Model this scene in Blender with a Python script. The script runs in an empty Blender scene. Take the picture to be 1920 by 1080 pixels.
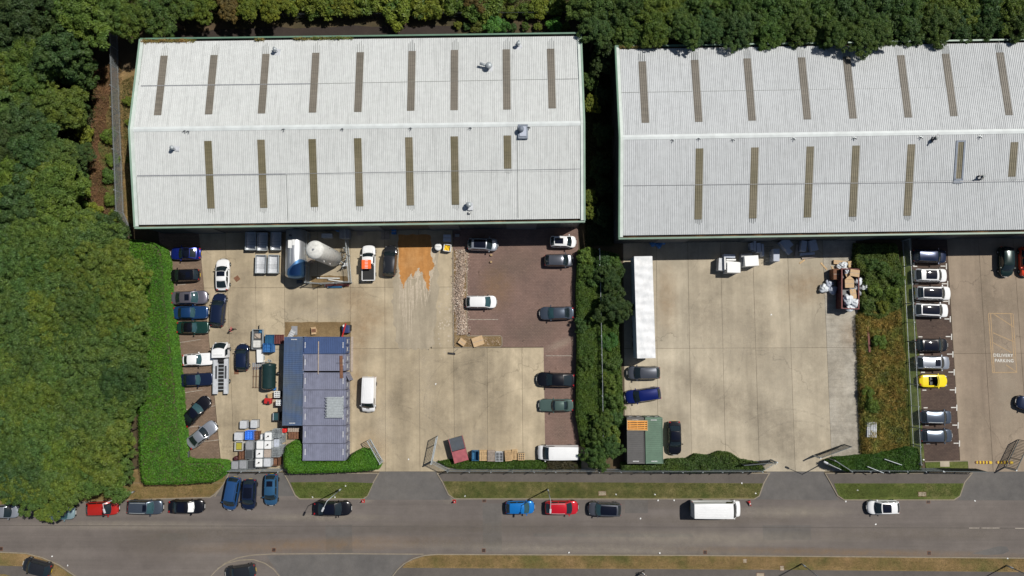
import bpy, math, random
import numpy as np
from mathutils import Vector, Matrix
from mathutils.geometry import tessellate_polygon
random.seed(7); rng = np.random.default_rng(7)
S = bpy.context.scene; C = S.collection
R = math.radians; PI = math.pi

# ------------------------------------------------------------------ camera (survey drone, nearly straight down)
F_PX, TILT, HGT = 1300.0, R(4.2), 98.5
cam = bpy.data.cameras.new('camera'); cam.sensor_width = 36; cam.lens = 36*F_PX/1920
cam.clip_start = 1; cam.clip_end = 3000
co = bpy.data.objects.new('camera', cam); C.objects.link(co)
co.location = (0, 0, HGT); co.rotation_euler = (TILT, 0, 0); S.camera = co

# ------------------------------------------------------------------ world, sun, exposure
SUN_EL, SUN_XY = R(56), (0.886, 0.463)
w = bpy.data.worlds.new('World'); S.world = w; w.use_nodes = True
nt = w.node_tree; bg = nt.nodes['Background']; sky = nt.nodes.new('ShaderNodeTexSky')
sky.sky_type = 'NISHITA'; sky.sun_disc = False; sky.sun_elevation = SUN_EL
sky.sun_rotation = math.atan2(SUN_XY[0], SUN_XY[1]); sky.altitude = 100
nt.links.new(sky.outputs[0], bg.inputs[0]); bg.inputs[1].default_value = 0.05
sl = bpy.data.lights.new('sun', 'SUN'); sl.energy = 5.0; sl.angle = R(0.5); sl.color = (1, 0.955, 0.88)
so = bpy.data.objects.new('sun', sl); C.objects.link(so)
so.rotation_euler = Vector((-SUN_XY[0]*math.cos(SUN_EL), -SUN_XY[1]*math.cos(SUN_EL), -math.sin(SUN_EL))).to_track_quat('-Z', 'Y').to_euler()
S.view_settings.view_transform = 'Standard'; S.view_settings.look = 'None'
S.view_settings.exposure = -0.17; S.view_settings.gamma = 1; S.view_settings.use_curve_mapping = False
S.cycles.max_bounces = 6; S.cycles.transparent_max_bounces = 32

# ------------------------------------------------------------------ site survey: photo point + height -> metres
def G(px, py, z=0.0):
    u, v = px-960.0, 540.0-py
    yy = v*math.cos(TILT)+F_PX*math.sin(TILT); zz = v*math.sin(TILT)-F_PX*math.cos(TILT)
    k = (z-HGT)/zz
    return Vector((u*k, yy*k, z))
def GP(pts, z=0.0): return [G(p[0], p[1], z) for p in pts]

# ------------------------------------------------------------------ materials
def new_mat(name):
    m = bpy.data.materials.new(name); m.use_nodes = True
    return m, m.node_tree, m.node_tree.nodes['Principled BSDF']
def nd(nt, t, **kw):
    n = nt.nodes.new(t)
    for k, v in kw.items():
        if k.startswith('i_'): n.inputs[int(k[2:])].default_value = v
        else: setattr(n, k, v)
    return n
def coords(nt, sc=(1, 1, 1), rot=(0, 0, 0)):
    tc = nd(nt, 'ShaderNodeTexCoord'); mp = nd(nt, 'ShaderNodeMapping')
    mp.inputs['Scale'].default_value = sc; mp.inputs['Rotation'].default_value = rot
    nt.links.new(tc.outputs['Object'], mp.inputs[0]); return mp.outputs[0]
def noise(nt, vec, scale, detail=5, rough=0.6, dist=0.0):
    n = nd(nt, 'ShaderNodeTexNoise'); n.inputs['Scale'].default_value = scale
    n.inputs['Detail'].default_value = detail; n.inputs['Roughness'].default_value = rough
    n.inputs['Distortion'].default_value = dist
    nt.links.new(vec, n.inputs['Vector']); return n.outputs['Fac']
def ramp(nt, fac, stops):
    r = nd(nt, 'ShaderNodeValToRGB'); e = r.color_ramp.elements
    while len(e) < len(stops): e.new(0.5)
    for i, (p, c) in enumerate(stops):
        e[i].position = p; e[i].color = (c, c, c, 1) if isinstance(c, (int, float)) else (*c, 1)
    nt.links.new(fac, r.inputs[0]); return r.outputs[0]
def mix(nt, a, b, fac, mode='MIX'):
    m = nd(nt, 'ShaderNodeMix', data_type='RGBA', blend_type=mode)
    for s, v in ((6, a), (7, b)):
        if isinstance(v, bpy.types.NodeSocket): nt.links.new(v, m.inputs[s])
        else: m.inputs[s].default_value = (*v, 1) if len(v) == 3 else v
    if isinstance(fac, bpy.types.NodeSocket): nt.links.new(fac, m.inputs[0])
    else: m.inputs[0].default_value = fac
    return m.outputs[2]
def bump(nt, bs, h, strength=0.3, dist=0.05):
    b = nd(nt, 'ShaderNodeBump'); b.inputs['Strength'].default_value = strength; b.inputs['Distance'].default_value = dist
    nt.links.new(h, b.inputs['Height']); nt.links.new(b.outputs[0], bs.inputs['Normal'])

def plain(name, col, rough=0.6, metal=0.0, coat=0.0, var=0.18, scale=3.0, bmp=0.0, spec=0.5):
    """a surface of one colour with gentle grime and mottling"""
    m, nt, bs = new_mat(name)
    v = coords(nt)
    n1 = noise(nt, v, scale, 6)
    lo = tuple(c*(1-var) for c in col); hi = tuple(min(1, c*(1+var*0.6)) for c in col)
    c = ramp(nt, n1, [(0.3, lo), (0.65, hi)])
    nt.links.new(c, bs.inputs['Base Color'])
    bs.inputs['Roughness'].default_value = rough; bs.inputs['Metallic'].default_value = metal
    bs.inputs['Coat Weight'].default_value = coat; bs.inputs['Coat Roughness'].default_value = 0.04
    bs.inputs['Specular IOR Level'].default_value = spec
    if bmp: bump(nt, bs, noise(nt, v, scale*4, 4), bmp, 0.03)
    return m

def ground_mat(name, cols, big=0.12, mid=0.9, fine=9.0, streak=None, rough=0.9, fine_amt=0.25, rnd=0.0, bmp=0.35, cracks=0.0, mot=0.0):
    """mineral or grassy ground: broad blotches of the given colours, mid mottling, fine grain"""
    m, nt, bs = new_mat(name); v = coords(nt)
    n = len(cols)
    c = ramp(nt, noise(nt, v, big, 7, 0.65), [(0.28+0.44*i/max(1, n-1), cols[i]) for i in range(n)])
    g = ramp(nt, noise(nt, v, mid, 8, 0.7), [(0.25, 1-0.8*max(mot, 0.2)), (0.7, 1.0+0.35*max(mot, 0.2))])
    c = mix(nt, c, g, 1.0, 'MULTIPLY')
    f = ramp(nt, noise(nt, v, fine, 4, 0.8), [(0.3, 1-fine_amt), (0.7, 1+fine_amt)])
    c = mix(nt, c, f, 1.0, 'MULTIPLY')
    if streak:
        vs = coords(nt, streak)
        s = ramp(nt, noise(nt, vs, 1.0, 6, 0.65), [(0.35, 0.84), (0.62, 1.06)])
        c = mix(nt, c, s, 1.0, 'MULTIPLY')
    if cracks:
        vo = nd(nt, 'ShaderNodeTexVoronoi', feature='DISTANCE_TO_EDGE'); vo.inputs['Scale'].default_value = 0.09
        wv = nd(nt, 'ShaderNodeVectorMath', operation='ADD')
        nn = nd(nt, 'ShaderNodeTexNoise'); nn.inputs['Scale'].default_value = 0.7; nn.inputs['Detail'].default_value = 5
        nt.links.new(v, nn.inputs['Vector']); nt.links.new(v, wv.inputs[0])
        sc = nd(nt, 'ShaderNodeVectorMath', operation='SCALE'); sc.inputs['Scale'].default_value = 2.2
        nt.links.new(nn.outputs['Color'], sc.inputs[0]); nt.links.new(sc.outputs[0], wv.inputs[1])
        nt.links.new(wv.outputs[0], vo.inputs['Vector'])
        k = ramp(nt, vo.outputs['Distance'], [(0.0, 1-cracks), (0.006, 1.0)])
        msk = ramp(nt, noise(nt, v, 0.08, 3), [(0.5, 0.0), (0.58, 1.0)])
        c = mix(nt, c, mix(nt, c, k, 1.0, 'MULTIPLY'), msk)
    if rnd:
        oi = nd(nt, 'ShaderNodeObjectInfo')
        c = mix(nt, c, ramp(nt, oi.outputs['Random'], [(0, (1-rnd, 1-rnd, 1-rnd)), (1, (1+rnd*.4, 1+rnd*.35, 1+rnd*.25))]), 1.0, 'MULTIPLY')
    nt.links.new(c, bs.inputs['Base Color']); bs.inputs['Roughness'].default_value = rough
    bs.inputs['Specular IOR Level'].default_value = 0.25
    bump(nt, bs, noise(nt, v, fine, 4, 0.8), bmp, 0.04)
    return m

def leaf_mat(name, spread=0.45, trans=0.22, hue=((0.88, 0.95, 1.05), (1.3, 1.12, 0.85))):
    """leaves: colour from the plant's own colour, varied leaf by leaf and bough by bough"""
    m, nt, bs = new_mat(name)
    oi = nd(nt, 'ShaderNodeObjectInfo'); ge = nd(nt, 'ShaderNodeNewGeometry')
    a = ramp(nt, ge.outputs['Random Per Island'], [(0.0, 1-spread), (1.0, 1+spread)])
    c = mix(nt, oi.outputs['Color'], a, 1.0, 'MULTIPLY')
    tc = nd(nt, 'ShaderNodeTexCoord')
    nz = noise(nt, tc.outputs['Object'], 0.55, 3)
    c = mix(nt, c, ramp(nt, nz, [(0.35, hue[0]), (0.68, hue[1])]), 1.0, 'MULTIPLY')
    nt.links.new(c, bs.inputs['Base Color']); bs.inputs['Roughness'].default_value = 0.55
    bs.inputs['Specular IOR Level'].default_value = 0.3
    tr = nd(nt, 'ShaderNodeBsdfTranslucent'); nt.links.new(c, tr.inputs[0])
    mx = nd(nt, 'ShaderNodeMixShader'); mx.inputs[0].default_value = trans
    nt.links.new(bs.outputs[0], mx.inputs[1]); nt.links.new(tr.outputs[0], mx.inputs[2])
    nt.links.new(mx.outputs[0], nt.nodes['Material Output'].inputs[0])
    return m

M = {}
M['soil'] = ground_mat('soil', [(.035, .045, .018), (.07, .055, .03), (.11, .075, .045)], 0.15, 0.8, 6)
M['asphalt'] = ground_mat('asphalt', [(.124, .107, .099), (.150, .131, .120), (.172, .150, .134)], 0.06, 0.4, 14, (0.015, 0.55, 1), 0.92, 0.16, 0, 0.25, 0.0, 0.22)
M['asphalt_dark'] = ground_mat('dark_asphalt', [(.098, .094, .092), (.125, .118, .113), (.145, .135, .125)], 0.15, 0.7, 14, None, 0.9, 0.16, 0, 0.25, 0, 0.25)
M['pavement'] = ground_mat('footway_asphalt', [(.095, .085, .078), (.125, .11, .098)], 0.2, 0.9, 12, None, 0.92, 0.14)
M['kerb'] = ground_mat('kerb_stone', [(.22, .19, .145), (.28, .24, .185)], 0.5, 2, 12, None, 0.9, 0.15)
M['concrete'] = ground_mat('yard_concrete', [(.30, .25, .18), (.41, .342, .238), (.44, .37, .262), (.52, .44, .31)], 0.07, 0.3, 10, (0.5, 0.04, 1), 0.9, 0.08, 0.09, 0.15, 0.35, 0.42)
M['concrete2'] = ground_mat('pale_concrete', [(.325, .28, .21), (.42, .366, .278), (.45, .395, .302), (.51, .45, .345)], 0.07, 0.3, 10, (0.5, 0.04, 1), 0.9, 0.08, 0.07, 0.15, 0.4, 0.36)
M['concrete3'] = ground_mat('warm_concrete', [(.24, .19, .145), (.305, .245, .185), (.345, .28, .21)], 0.07, 0.3, 10, (0.5, 0.04, 1), 0.9, 0.08, 0.05, 0.15, 0.3, 0.28)
M['concrete_grey'] = ground_mat('rough_grey_concrete', [(.30, .275, .225), (.39, .36, .305), (.46, .43, .37)], 0.25, 1.2, 8, (0.1, 1.2, 1), 0.9, 0.15, 0.02, 0.3, 0.3, 0.4)
M['joint'] = plain('joint_filler', (.085, .065, .042), 0.95)
def paving(name, cols):
    m, nt, bs = new_mat(name); v = coords(nt)
    br = nd(nt, 'ShaderNodeTexBrick'); br.inputs['Scale'].default_value = 1.0
    br.inputs['Brick Width'].default_value = 0.42; br.inputs['Row Height'].default_value = 0.21; br.inputs['Mortar Size'].default_value = 0.012
    br.inputs['Color1'].default_value = (*cols[0], 1); br.inputs['Color2'].default_value = (*cols[1], 1)
    br.inputs['Mortar'].default_value = (*[c*0.6 for c in cols[0]], 1)
    nt.links.new(v, br.inputs['Vector'])
    g = ramp(nt, noise(nt, v, 0.22, 8, 0.7), [(0.3, (.72, .74, .74)), (0.7, (1.22, 1.17, 1.1))])
    c = mix(nt, br.outputs['Color'], g, 1.0, 'MULTIPLY')
    f = ramp(nt, noise(nt, v, 5, 5, 0.8), [(0.3, .86), (0.7, 1.14)])
    c = mix(nt, c, f, 1.0, 'MULTIPLY')
    sp = ramp(nt, noise(nt, v, 0.9, 3, 0.5), [(0.66, 1.0), (0.74, .62)])
    c = mix(nt, c, sp, 1.0, 'MULTIPLY')
    nt.links.new(c, bs.inputs['Base Color']); bs.inputs['Roughness'].default_value = 0.9
    bs.inputs['Specular IOR Level'].default_value = 0.2
    bump(nt, bs, br.outputs['Fac'], -0.3, 0.01)
    return m
M['paving_brown'] = paving('brown_block_paving', ((.165, .12, .09), (.205, .15, .115)))
M['paving_purple'] = paving('purple_block_paving', ((.180, .122, .106), (.205, .140, .122)))
M['paving_dark'] = paving('dark_block_paving', ((.08, .057, .05), (.10, .072, .06)))
M['grass'] = ground_mat('verge_grass', [(.06, .08, .02), (.12, .115, .04), (.20, .165, .075)], 0.35, 1.4, 7, (0.12, 0.9, 1), 0.95, 0.4, 0, 0.8, 0, 0.4)
M['grass_green'] = ground_mat('green_verge_grass', [(.075, .095, .022), (.088, .115, .026), (.15, .14, .055)], 0.3, 1.2, 7, (0.12, 0.9, 1), 0.95, 0.4, 0, 0.8, 0, 0.35)
M['grass_dry'] = ground_mat('dry_verge_grass', [(.07, .09, .024), (.20, .14, .06), (.29, .19, .095)], 0.16, 1.1, 7, (0.08, 0.7, 1), 0.95, 0.4, 0, 0.8, 0, 0.4)
M['dirt'] = ground_mat('bare_dirt', [(.13, .085, .035), (.19, .13, .065), (.26, .19, .10)], 0.3, 1.3, 8, None, 0.95, 0.3, 0, 0.6, 0, 0.4)
M['brush'] = ground_mat('dead_brushwood', [(.045, .025, .014), (.12, .065, .035), (.2, .11, .06)], 0.25, 1.4, 7, None, 0.95, 0.45, 0, 0.9, 0, 0.5)
M['leaf'] = leaf_mat('leaves', 0.38, 0.3)
M['leaf_hedge'] = leaf_mat('hedge_leaves', 0.5, 0.2, ((0.85, 0.95, 1.0), (1.2, 1.1, 0.8)))
M['leaf_dry'] = leaf_mat('dry_stalks', 0.5, 0.15, ((0.6, 0.9, 0.6), (1.12, 1.0, 0.85)))
M['bark'] = plain('bark', (.09, .065, .045), 0.9, bmp=0.6)
M['white_line'] = ground_mat('white_road_paint', [(.52, .51, .48), (.68, .67, .63)], 1.5, 4, 12, None, 0.7, 0.2, 0, 0.1)
M['line_worn'] = ground_mat('worn_road_paint', [(.22, .19, .15), (.42, .38, .33)], 2.5, 5, 12, None, 0.8, 0.25, 0, 0.1)
M['line_orange'] = ground_mat('worn_orange_paint', [(.32, .245, .165), (.43, .29, .15)], 1.5, 4, 12, None, 0.8, 0.2, 0, 0.1)
M['galv'] = plain('galvanised_steel', (.42, .46, .48), 0.5, 0.25, 0, 0.2, 4)
M['galv_dark'] = plain('dark_fence_steel', (.07, .085, .09), 0.5, 0.3)
M['steel'] = plain('stainless_steel', (.55, .57, .60), 0.36, 0.85, 0, 0.15, 2)
M['green_trim'] = plain('green_trim', (.12, .22, .155), 0.45, 0, 0, 0.15, 0.6)
M['green_light'] = plain('pale_green_trim', (.24, .35, .275), 0.45, 0, 0, 0.15, 0.6)
M['white_trim'] = plain('pale_verge_flashing', (.56, .62, .585), 0.5, 0, 0, 0.12, 0.8)
M['cladding'] = plain('dark_wall_cladding', (.06, .066, .07), 0.55, 0, 0, 0.15, 0.5)
M['door_grey'] = plain('roller_shutter_grey', (.12, .13, .14), 0.5)
M['gutter'] = ground_mat('dirty_gutter', [(.03, .022, .016), (.07, .045, .028), (.22, .12, .06)], 0.3, 1.5, 6, None, 0.95, 0.3)
M['black'] = plain('black_rubber', (.012, .012, .013), 0.6)
M['black_gloss'] = plain('black_gloss', (.008, .008, .009), 0.12, 0, 0.6)
M['white'] = plain('white_plastic', (.72, .73, .73), 0.45, 0, 0, 0.06, 2)
M['white_dirty'] = plain('dirty_white', (.60, .60, .57), 0.6, 0, 0, 0.2, 2.5)
M['grey'] = plain('grey_paint', (.25, .26, .28), 0.5)
M['grey_light'] = plain('light_grey', (.48, .50, .53), 0.5)
M['grey_dark'] = plain('dark_grey', (.06, .065, .07), 0.5)
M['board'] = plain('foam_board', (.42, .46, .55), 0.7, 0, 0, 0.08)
M['cardboard'] = plain('cardboard', (.50, .35, .20), 0.85, 0, 0, 0.1)
M['wood'] = plain('pallet_wood', (.52, .36, .19), 0.8, 0, 0, 0.22, 5)
M['wood_grey'] = plain('weathered_wood', (.36, .30, .25), 0.85, 0, 0, 0.25, 5)
M['wood_orange'] = plain('orange_timber', (.78, .33, .05), 0.6, 0, 0, 0.15, 3)
M['blue'] = plain('blue_paint', (.035, .16, .42), 0.45)
M['blue_bright'] = plain('bright_blue_plastic', (.06, .25, .85), 0.4, 0, 0, 0.08)
M['blue_teal'] = plain('teal_blue_paint', (.02, .12, .25), 0.5)
M['navy_m'] = plain('navy_paint', (.02, .035, .12), 0.5)
M['red'] = plain('red_paint', (.45, .02, .02), 0.45)
M['red_brown'] = plain('red_oxide', (.17, .05, .045), 0.7, 0, 0, 0.3)
M['maroon'] = plain('maroon_paint', (.06, .014, .018), 0.5, 0, 0, 0.3)
M['pink_red'] = plain('faded_red_lid', (.33, .085, .10), 0.7, 0, 0, 0.3, 1.5)
M['rust'] = plain('rusty_steel', (.17, .08, .045), 0.9, 0, 0, 0.4, 4)
M['bag'] = plain('white_plastic_bag', (.62, .66, .70), 0.35, 0, 0, 0.1, 4, 0.6)
M['orange'] = plain('orange_panel', (.85, .13, .02), 0.5, 0, 0, 0.05)
M['yellow'] = plain('yellow_plastic', (.75, .5, .02), 0.5, 0, 0, 0.1)
M['green_tank'] = plain('dark_green_tank', (.012, .032, .032), 0.3, 0, 0.3, 0.2)
M['green_cont'] = plain('green_container_paint', (.095, .165, .115), 0.55, 0, 0, 0.2, 0.7)
M['grey_cont'] = plain('grey_container_paint', (.085, .083, .082), 0.55, 0, 0, 0.2, 0.7)
M['purple_cont'] = plain('purple_grey_container_paint', (.175, .186, .255), 0.55, 0, 0, 0.2, 0.8)
M['blue_cont'] = plain('blue_container_paint', (.045, .08, .19), 0.55, 0, 0, 0.15, 0.8)
def streaky(name, a, b, rustc):
    m, nt, bs = new_mat(name); v = coords(nt)
    c = ramp(nt, noise(nt, coords(nt, (0.35, 0.16, 1)), 1, 6), [(0.38, a), (0.62, b)])
    c = mix(nt, c, ramp(nt, noise(nt, coords(nt, (0.5, 5, 1)), 1, 3), [(0.3, .8), (0.7, 1.12)]), 1, 'MULTIPLY')
    k = ramp(nt, noise(nt, coords(nt, (1.0, 1.6, 1)), 1, 6, .7), [(0.64, 0.0), (0.72, 0.7)])
    c = mix(nt, c, rustc, k); nt.links.new(c, bs.inputs['Base Color']); bs.inputs['Roughness'].default_value = 0.6
    return m
M['slate_cont'] = streaky('slate_blue_container_paint', (.085, .11, .145), (.055, .095, .19), (.2, .09, .06))
M['grp'] = streaky('dirty_rooflight_sheet', (.135, .118, .065), (.18, .155, .10), (.23, .20, .15))
M['grp_grey'] = streaky('greyish_rooflight_sheet', (.15, .135, .11), (.19, .17, .14), (.27, .24, .19))
def roofm(name, col, dirt):
    m, nt, bs = new_mat(name); v = coords(nt)
    c = ramp(nt, noise(nt, v, 0.06, 6, .6), [(0.3, tuple(k*0.9 for k in col)), (0.7, col)])
    s = ramp(nt, noise(nt, coords(nt, (3.5, 0.10, 1)), 1, 5, .7), [(0.28, 1-dirt), (0.5, 1.0)])
    c = mix(nt, c, s, 1, 'MULTIPLY')
    s2 = ramp(nt, noise(nt, v, 1.4, 6, .7), [(0.3, 1-dirt*.5), (0.6, 1.02)])
    c = mix(nt, c, s2, 1, 'MULTIPLY')
    k = ramp(nt, noise(nt, coords(nt, (1.1, 0.05, 1)), 1, 7, .75), [(0.60, 0.0), (0.78, 0.45)])
    c = mix(nt, c, tuple(q*.62 for q in col), k)
    nt.links.new(c, bs.inputs['Base Color']); bs.inputs['Roughness'].default_value = 0.55
    bs.inputs['Specular IOR Level'].default_value = 0.3
    return m
M['roof_a'] = roofm('white_roof_sheet', (.585, .605, .60), .2)
M['roof_b'] = roofm('pale_grey_roof_sheet', (.53, .552, .565), .22)
M['glass'] = plain('dark_window_glass', (.012, .02, .024), 0.05, 0, 0.3, 0.1, 1, 0, 0.8)
M['glass_teal'] = plain('teal_reflection_glass', (.03, .075, .085), 0.06, 0, 0.4, 0.2, 1, 0, 0.8)  # teal reflection painted into the base colour of the dark glass
M['glass_black'] = plain('black_glass_roof', (.004, .005, .012), 0.04, 0, 0.5, 0.1, 1, 0, 0.6)
M['head'] = plain('headlight_glass', (.65, .67, .70), 0.15, 0.2, 0.5)
M['tail'] = plain('tail_light_red', (.35, .01, .012), 0.2, 0, 0.5)
M['plate'] = plain('yellow_plate', (.75, .52, .03), 0.5)
M['plate_w'] = plain('white_plate', (.7, .7, .68), 0.5)
M['chrome'] = plain('chrome', (.62, .64, .66), 0.18, 1.0)
M['skin'] = plain('skin', (.45, .27, .19), 0.6)
M['cloth_dark'] = plain('dark_cloth', (.02, .02, .025), 0.9)
M['cloth_pink'] = plain('pink_red_cloth', (.45, .12, .12), 0.9)
M['cloth_white'] = plain('white_cloth', (.7, .7, .68), 0.9)
PAINT = {}
def paint(name, col, metal=0.35):
    if name not in PAINT:
        m, nt, bs = new_mat(name+'_car_paint'); v = coords(nt)
        c = ramp(nt, noise(nt, v, 1.2, 5), [(0.3, tuple(k*.93 for k in col)), (0.7, col)])
        nt.links.new(c, bs.inputs['Base Color']); bs.inputs['Metallic'].default_value = metal
        bs.inputs['Roughness'].default_value = 0.24; bs.inputs['Coat Weight'].default_value = 0.8
        bs.inputs['Coat Roughness'].default_value = 0.05
        PAINT[name] = m
    return PAINT[name]
for n_, c_, k_ in [('white', (.80, .81, .82), 0), ('black', (.006, .006, .009), .2), ('darkgrey', (.035, .038, .045), .5), ('grey', (.13, .14, .165), .6),
                   ('silver', (.42, .45, .50), .6), ('slate', (.10, .125, .165), .6), ('navy', (.012, .022, .06), .4), ('blue', (.008, .02, .20), .4), ('midblue', (.03, .10, .27), .4),
                   ('royal', (.005, .014, .13), .3), ('classicblue', (.012, .05, .15), .3), ('skyblue', (.01, .19, .58), .3), ('steelblue', (.04, .13, .26), .4), ('red', (.55, .01, .022), .2), ('brickred', (.46, .022, .015), .2),
                   ('green', (.012, .05, .04), .3), ('sage', (.085, .135, .12), .3), ('pale_teal', (.3, .42, .45), .5), ('yellow', (.85, .66, .01), 0), ('darkgreen', (.008, .025, .022), .3),
                   ('orange_red', (.75, .06, .015), .1), ('mauve', (.20, .19, .23), .6)]:
    paint(n_, c_, k_)

# ------------------------------------------------------------------ mesh and object helpers
class MB:
    def __init__(s): s.v = []; s.f = []
    def add(s, vs, fs):
        o = len(s.v); s.v.extend([tuple(p) for p in vs]); s.f.extend([tuple(i+o for i in f) for f in fs]); return s
    def box(s, c, d, rz=0.0, rx=0.0):
        x, y, z = (k/2 for k in d); q = [(-x, -y, -z), (x, -y, -z), (x, y, -z), (-x, y, -z), (-x, -y, z), (x, -y, z), (x, y, z), (-x, y, z)]
        m = Matrix.Rotation(rz, 3, 'Z') @ Matrix.Rotation(rx, 3, 'X')
        return s.add([m @ Vector(p)+Vector(c) for p in q], [(0, 3, 2, 1), (4, 5, 6, 7), (0, 1, 5, 4), (1, 2, 6, 5), (2, 3, 7, 6), (3, 0, 4, 7)])
    def rbox(s, c, d, r=0.08, n=3, inset=None):
        """box with rounded upright corners and softened top edge"""
        x, y, z = d[0]/2, d[1]/2, d[2]/2; pts = []
        for cx, cy, a0 in ((x-r, y-r, 0), (-x+r, y-r, PI/2), (-x+r, -y+r, PI), (x-r, -y+r, 1.5*PI)):
            for i in range(n+1): pts.append((cx, cy, a0+PI/2*i/n))
        rings = []
        e = min(r*0.5, z*0.6)
        for zz, k in ((-z, 0), (z-e, 0), (z-e*0.3, e*0.3), (z, e)):
            rings.append([(c[0]+px+(r-k)*math.cos(a), c[1]+py+(r-k)*math.sin(a), c[2]+zz) for px, py, a in pts])
        m = len(pts); vs = [p for rg in rings for p in rg]; fs = []
        for k in range(3):
            for i in range(m): fs.append((k*m+i, k*m+(i+1) % m, (k+1)*m+(i+1) % m, (k+1)*m+i))
        fs.append(tuple(range(3*m, 4*m))); fs.append(tuple(range(m-1, -1, -1)))
        return s.add(vs, fs)
    def bar(s, a, b, w, h=None):
        a, b = Vector(a), Vector(b); h = h or w; d = (b-a); L = d.length
        if L < 1e-6: return s
        q = d.to_track_quat('X', 'Z').to_matrix(); c = (a+b)/2
        x, y, z = L/2, w/2, h/2; pp = [(-x, -y, -z), (x, -y, -z), (x, y, -z), (-x, y, -z), (-x, -y, z), (x, -y, z), (x, y, z), (-x, y, z)]
        return s.add([q @ Vector(p)+c for p in pp], [(0, 3, 2, 1), (4, 5, 6, 7), (0, 1, 5, 4), (1, 2, 6, 5), (2, 3, 7, 6), (3, 0, 4, 7)])
    def cyl(s, a, b, r0, r1=None, n=12, caps=True):
        a, b = Vector(a), Vector(b); r1 = r0 if r1 is None else r1
        q = (b-a).to_track_quat('Z', 'Y').to_matrix(); vs = []
        for c, r in ((a, r0), (b, r1)):
            for i in range(n): vs.append(c+q @ Vector((r*math.cos(2*PI*i/n), r*math.sin(2*PI*i/n), 0)))
        fs = [(i, (i+1) % n, n+(i+1) % n, n+i) for i in range(n)]
        if caps: fs += [tuple(range(n-1, -1, -1)), tuple(range(n, 2*n))]
        return s.add(vs, fs)
    def lathe(s, a, b, prof, n=24):
        """prof: (distance along a->b, radius)"""
        a, b = Vector(a), Vector(b); d = (b-a).normalized(); q = d.to_track_quat('Z', 'Y').to_matrix(); vs = []; fs = []
        for t, r in prof:
            for i in range(n): vs.append(a+q @ Vector((r*math.cos(2*PI*i/n), r*math.sin(2*PI*i/n), t)))
        for k in range(len(prof)-1):
            for i in range(n): fs.append((k*n+i, k*n+(i+1) % n, (k+1)*n+(i+1) % n, (k+1)*n+i))
        fs += [tuple(range(n-1, -1, -1)), tuple(range((len(prof)-1)*n, len(prof)*n))]
        return s.add(vs, fs)
    def prism(s, poly, z0, z1):
        n = len(poly)
        if sum(poly[i][0]*poly[(i+1) % n][1]-poly[(i+1) % n][0]*poly[i][1] for i in range(n)) < 0: poly = poly[::-1]
        vs = [(p[0], p[1], z0) for p in poly]+[(p[0], p[1], z1) for p in poly]
        return s.add(vs, [tuple(range(n-1, -1, -1)), tuple(range(n, 2*n))]+[(i, (i+1) % n, n+(i+1) % n, n+i) for i in range(n)])
    def sheet(s, poly, z):
        n = len(poly)
        if sum(poly[i][0]*poly[(i+1) % n][1]-poly[(i+1) % n][0]*poly[i][1] for i in range(n)) < 0: poly = poly[::-1]
        fs = [tuple(f) for f in tessellate_polygon([[Vector((p[0], p[1], 0)) for p in poly]])] if n > 4 else [tuple(range(n))]
        fx = []
        for f in fs:
            a, b, c = (poly[i] for i in f[:3]); fx.append(f if (b[0]-a[0])*(c[1]-a[1])-(b[1]-a[1])*(c[0]-a[0]) >= 0 else f[::-1])
        return s.add([(p[0], p[1], z) for p in poly], fx)
    def grid(s, fn, nu, nv):
        vs = [fn(i/nu, j/nv) for j in range(nv+1) for i in range(nu+1)]
        return s.add(vs, [(j*(nu+1)+i, j*(nu+1)+i+1, (j+1)*(nu+1)+i+1, (j+1)*(nu+1)+i) for j in range(nv) for i in range(nu)])
    def mesh(s, name, mat, smooth=False):
        me = bpy.data.meshes.new(name); me.from_pydata(s.v, [], s.f)
        if mat: me.materials.append(mat)
        if smooth: me.polygons.foreach_set('use_smooth', [True]*len(me.polygons))
        me.update(); return me
    def build(s, name, mat, parent=None, smooth=False, label=None):
        return link(name, s.mesh(name, mat, smooth), parent, label)
def link(name, me, parent=None, label=None, loc=None, rz=0.0):
    o = bpy.data.objects.new(name, me); C.objects.link(o)
    if parent: o.parent = parent
    if label: o['label'] = label
    if loc is not None: o.location = loc
    o.rotation_euler.z = rz
    return o
def tag(o, label, cat, group=None, kind=None):
    if label: o['label'] = label
    if cat: o['category'] = cat
    if group: o['group'] = group
    if kind: o['kind'] = kind
    return o
def thing(name, label, cat, loc=(0, 0, 0), rz=0.0, group=None):
    o = bpy.data.objects.new(name, None); C.objects.link(o); o.location = loc; o.rotation_euler = (0, 0, rz)
    return tag(o, label, cat, group)
def struct(name, mb, mat, parent=None, label=None):
    o = mb.build(name, mat, parent)
    if not parent: o['kind'] = 'structure'
    if label: o['label'] = label
    return o
KIDS = {}
def kids(o): return [c for c in C.objects if c.parent == o]
def dup(src, loc, rz=0.0, label=None, group=None, scale=None, tree=None):
    r = src.copy(); C.objects.link(r); r.location = loc; r.rotation_euler = (0, 0, rz)
    if label: r['label'] = label
    if group: r['group'] = group
    if scale is not None: r.scale = scale
    for ch, subs in (tree if tree is not None else tree_of(src)):
        c = ch.copy(); C.objects.link(c); c.parent = r
        for g in subs:
            d = g.copy(); C.objects.link(d); d.parent = c
    return r
def tree_of(src):
    return [(c, kids(c)) for c in kids(src)]
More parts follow.
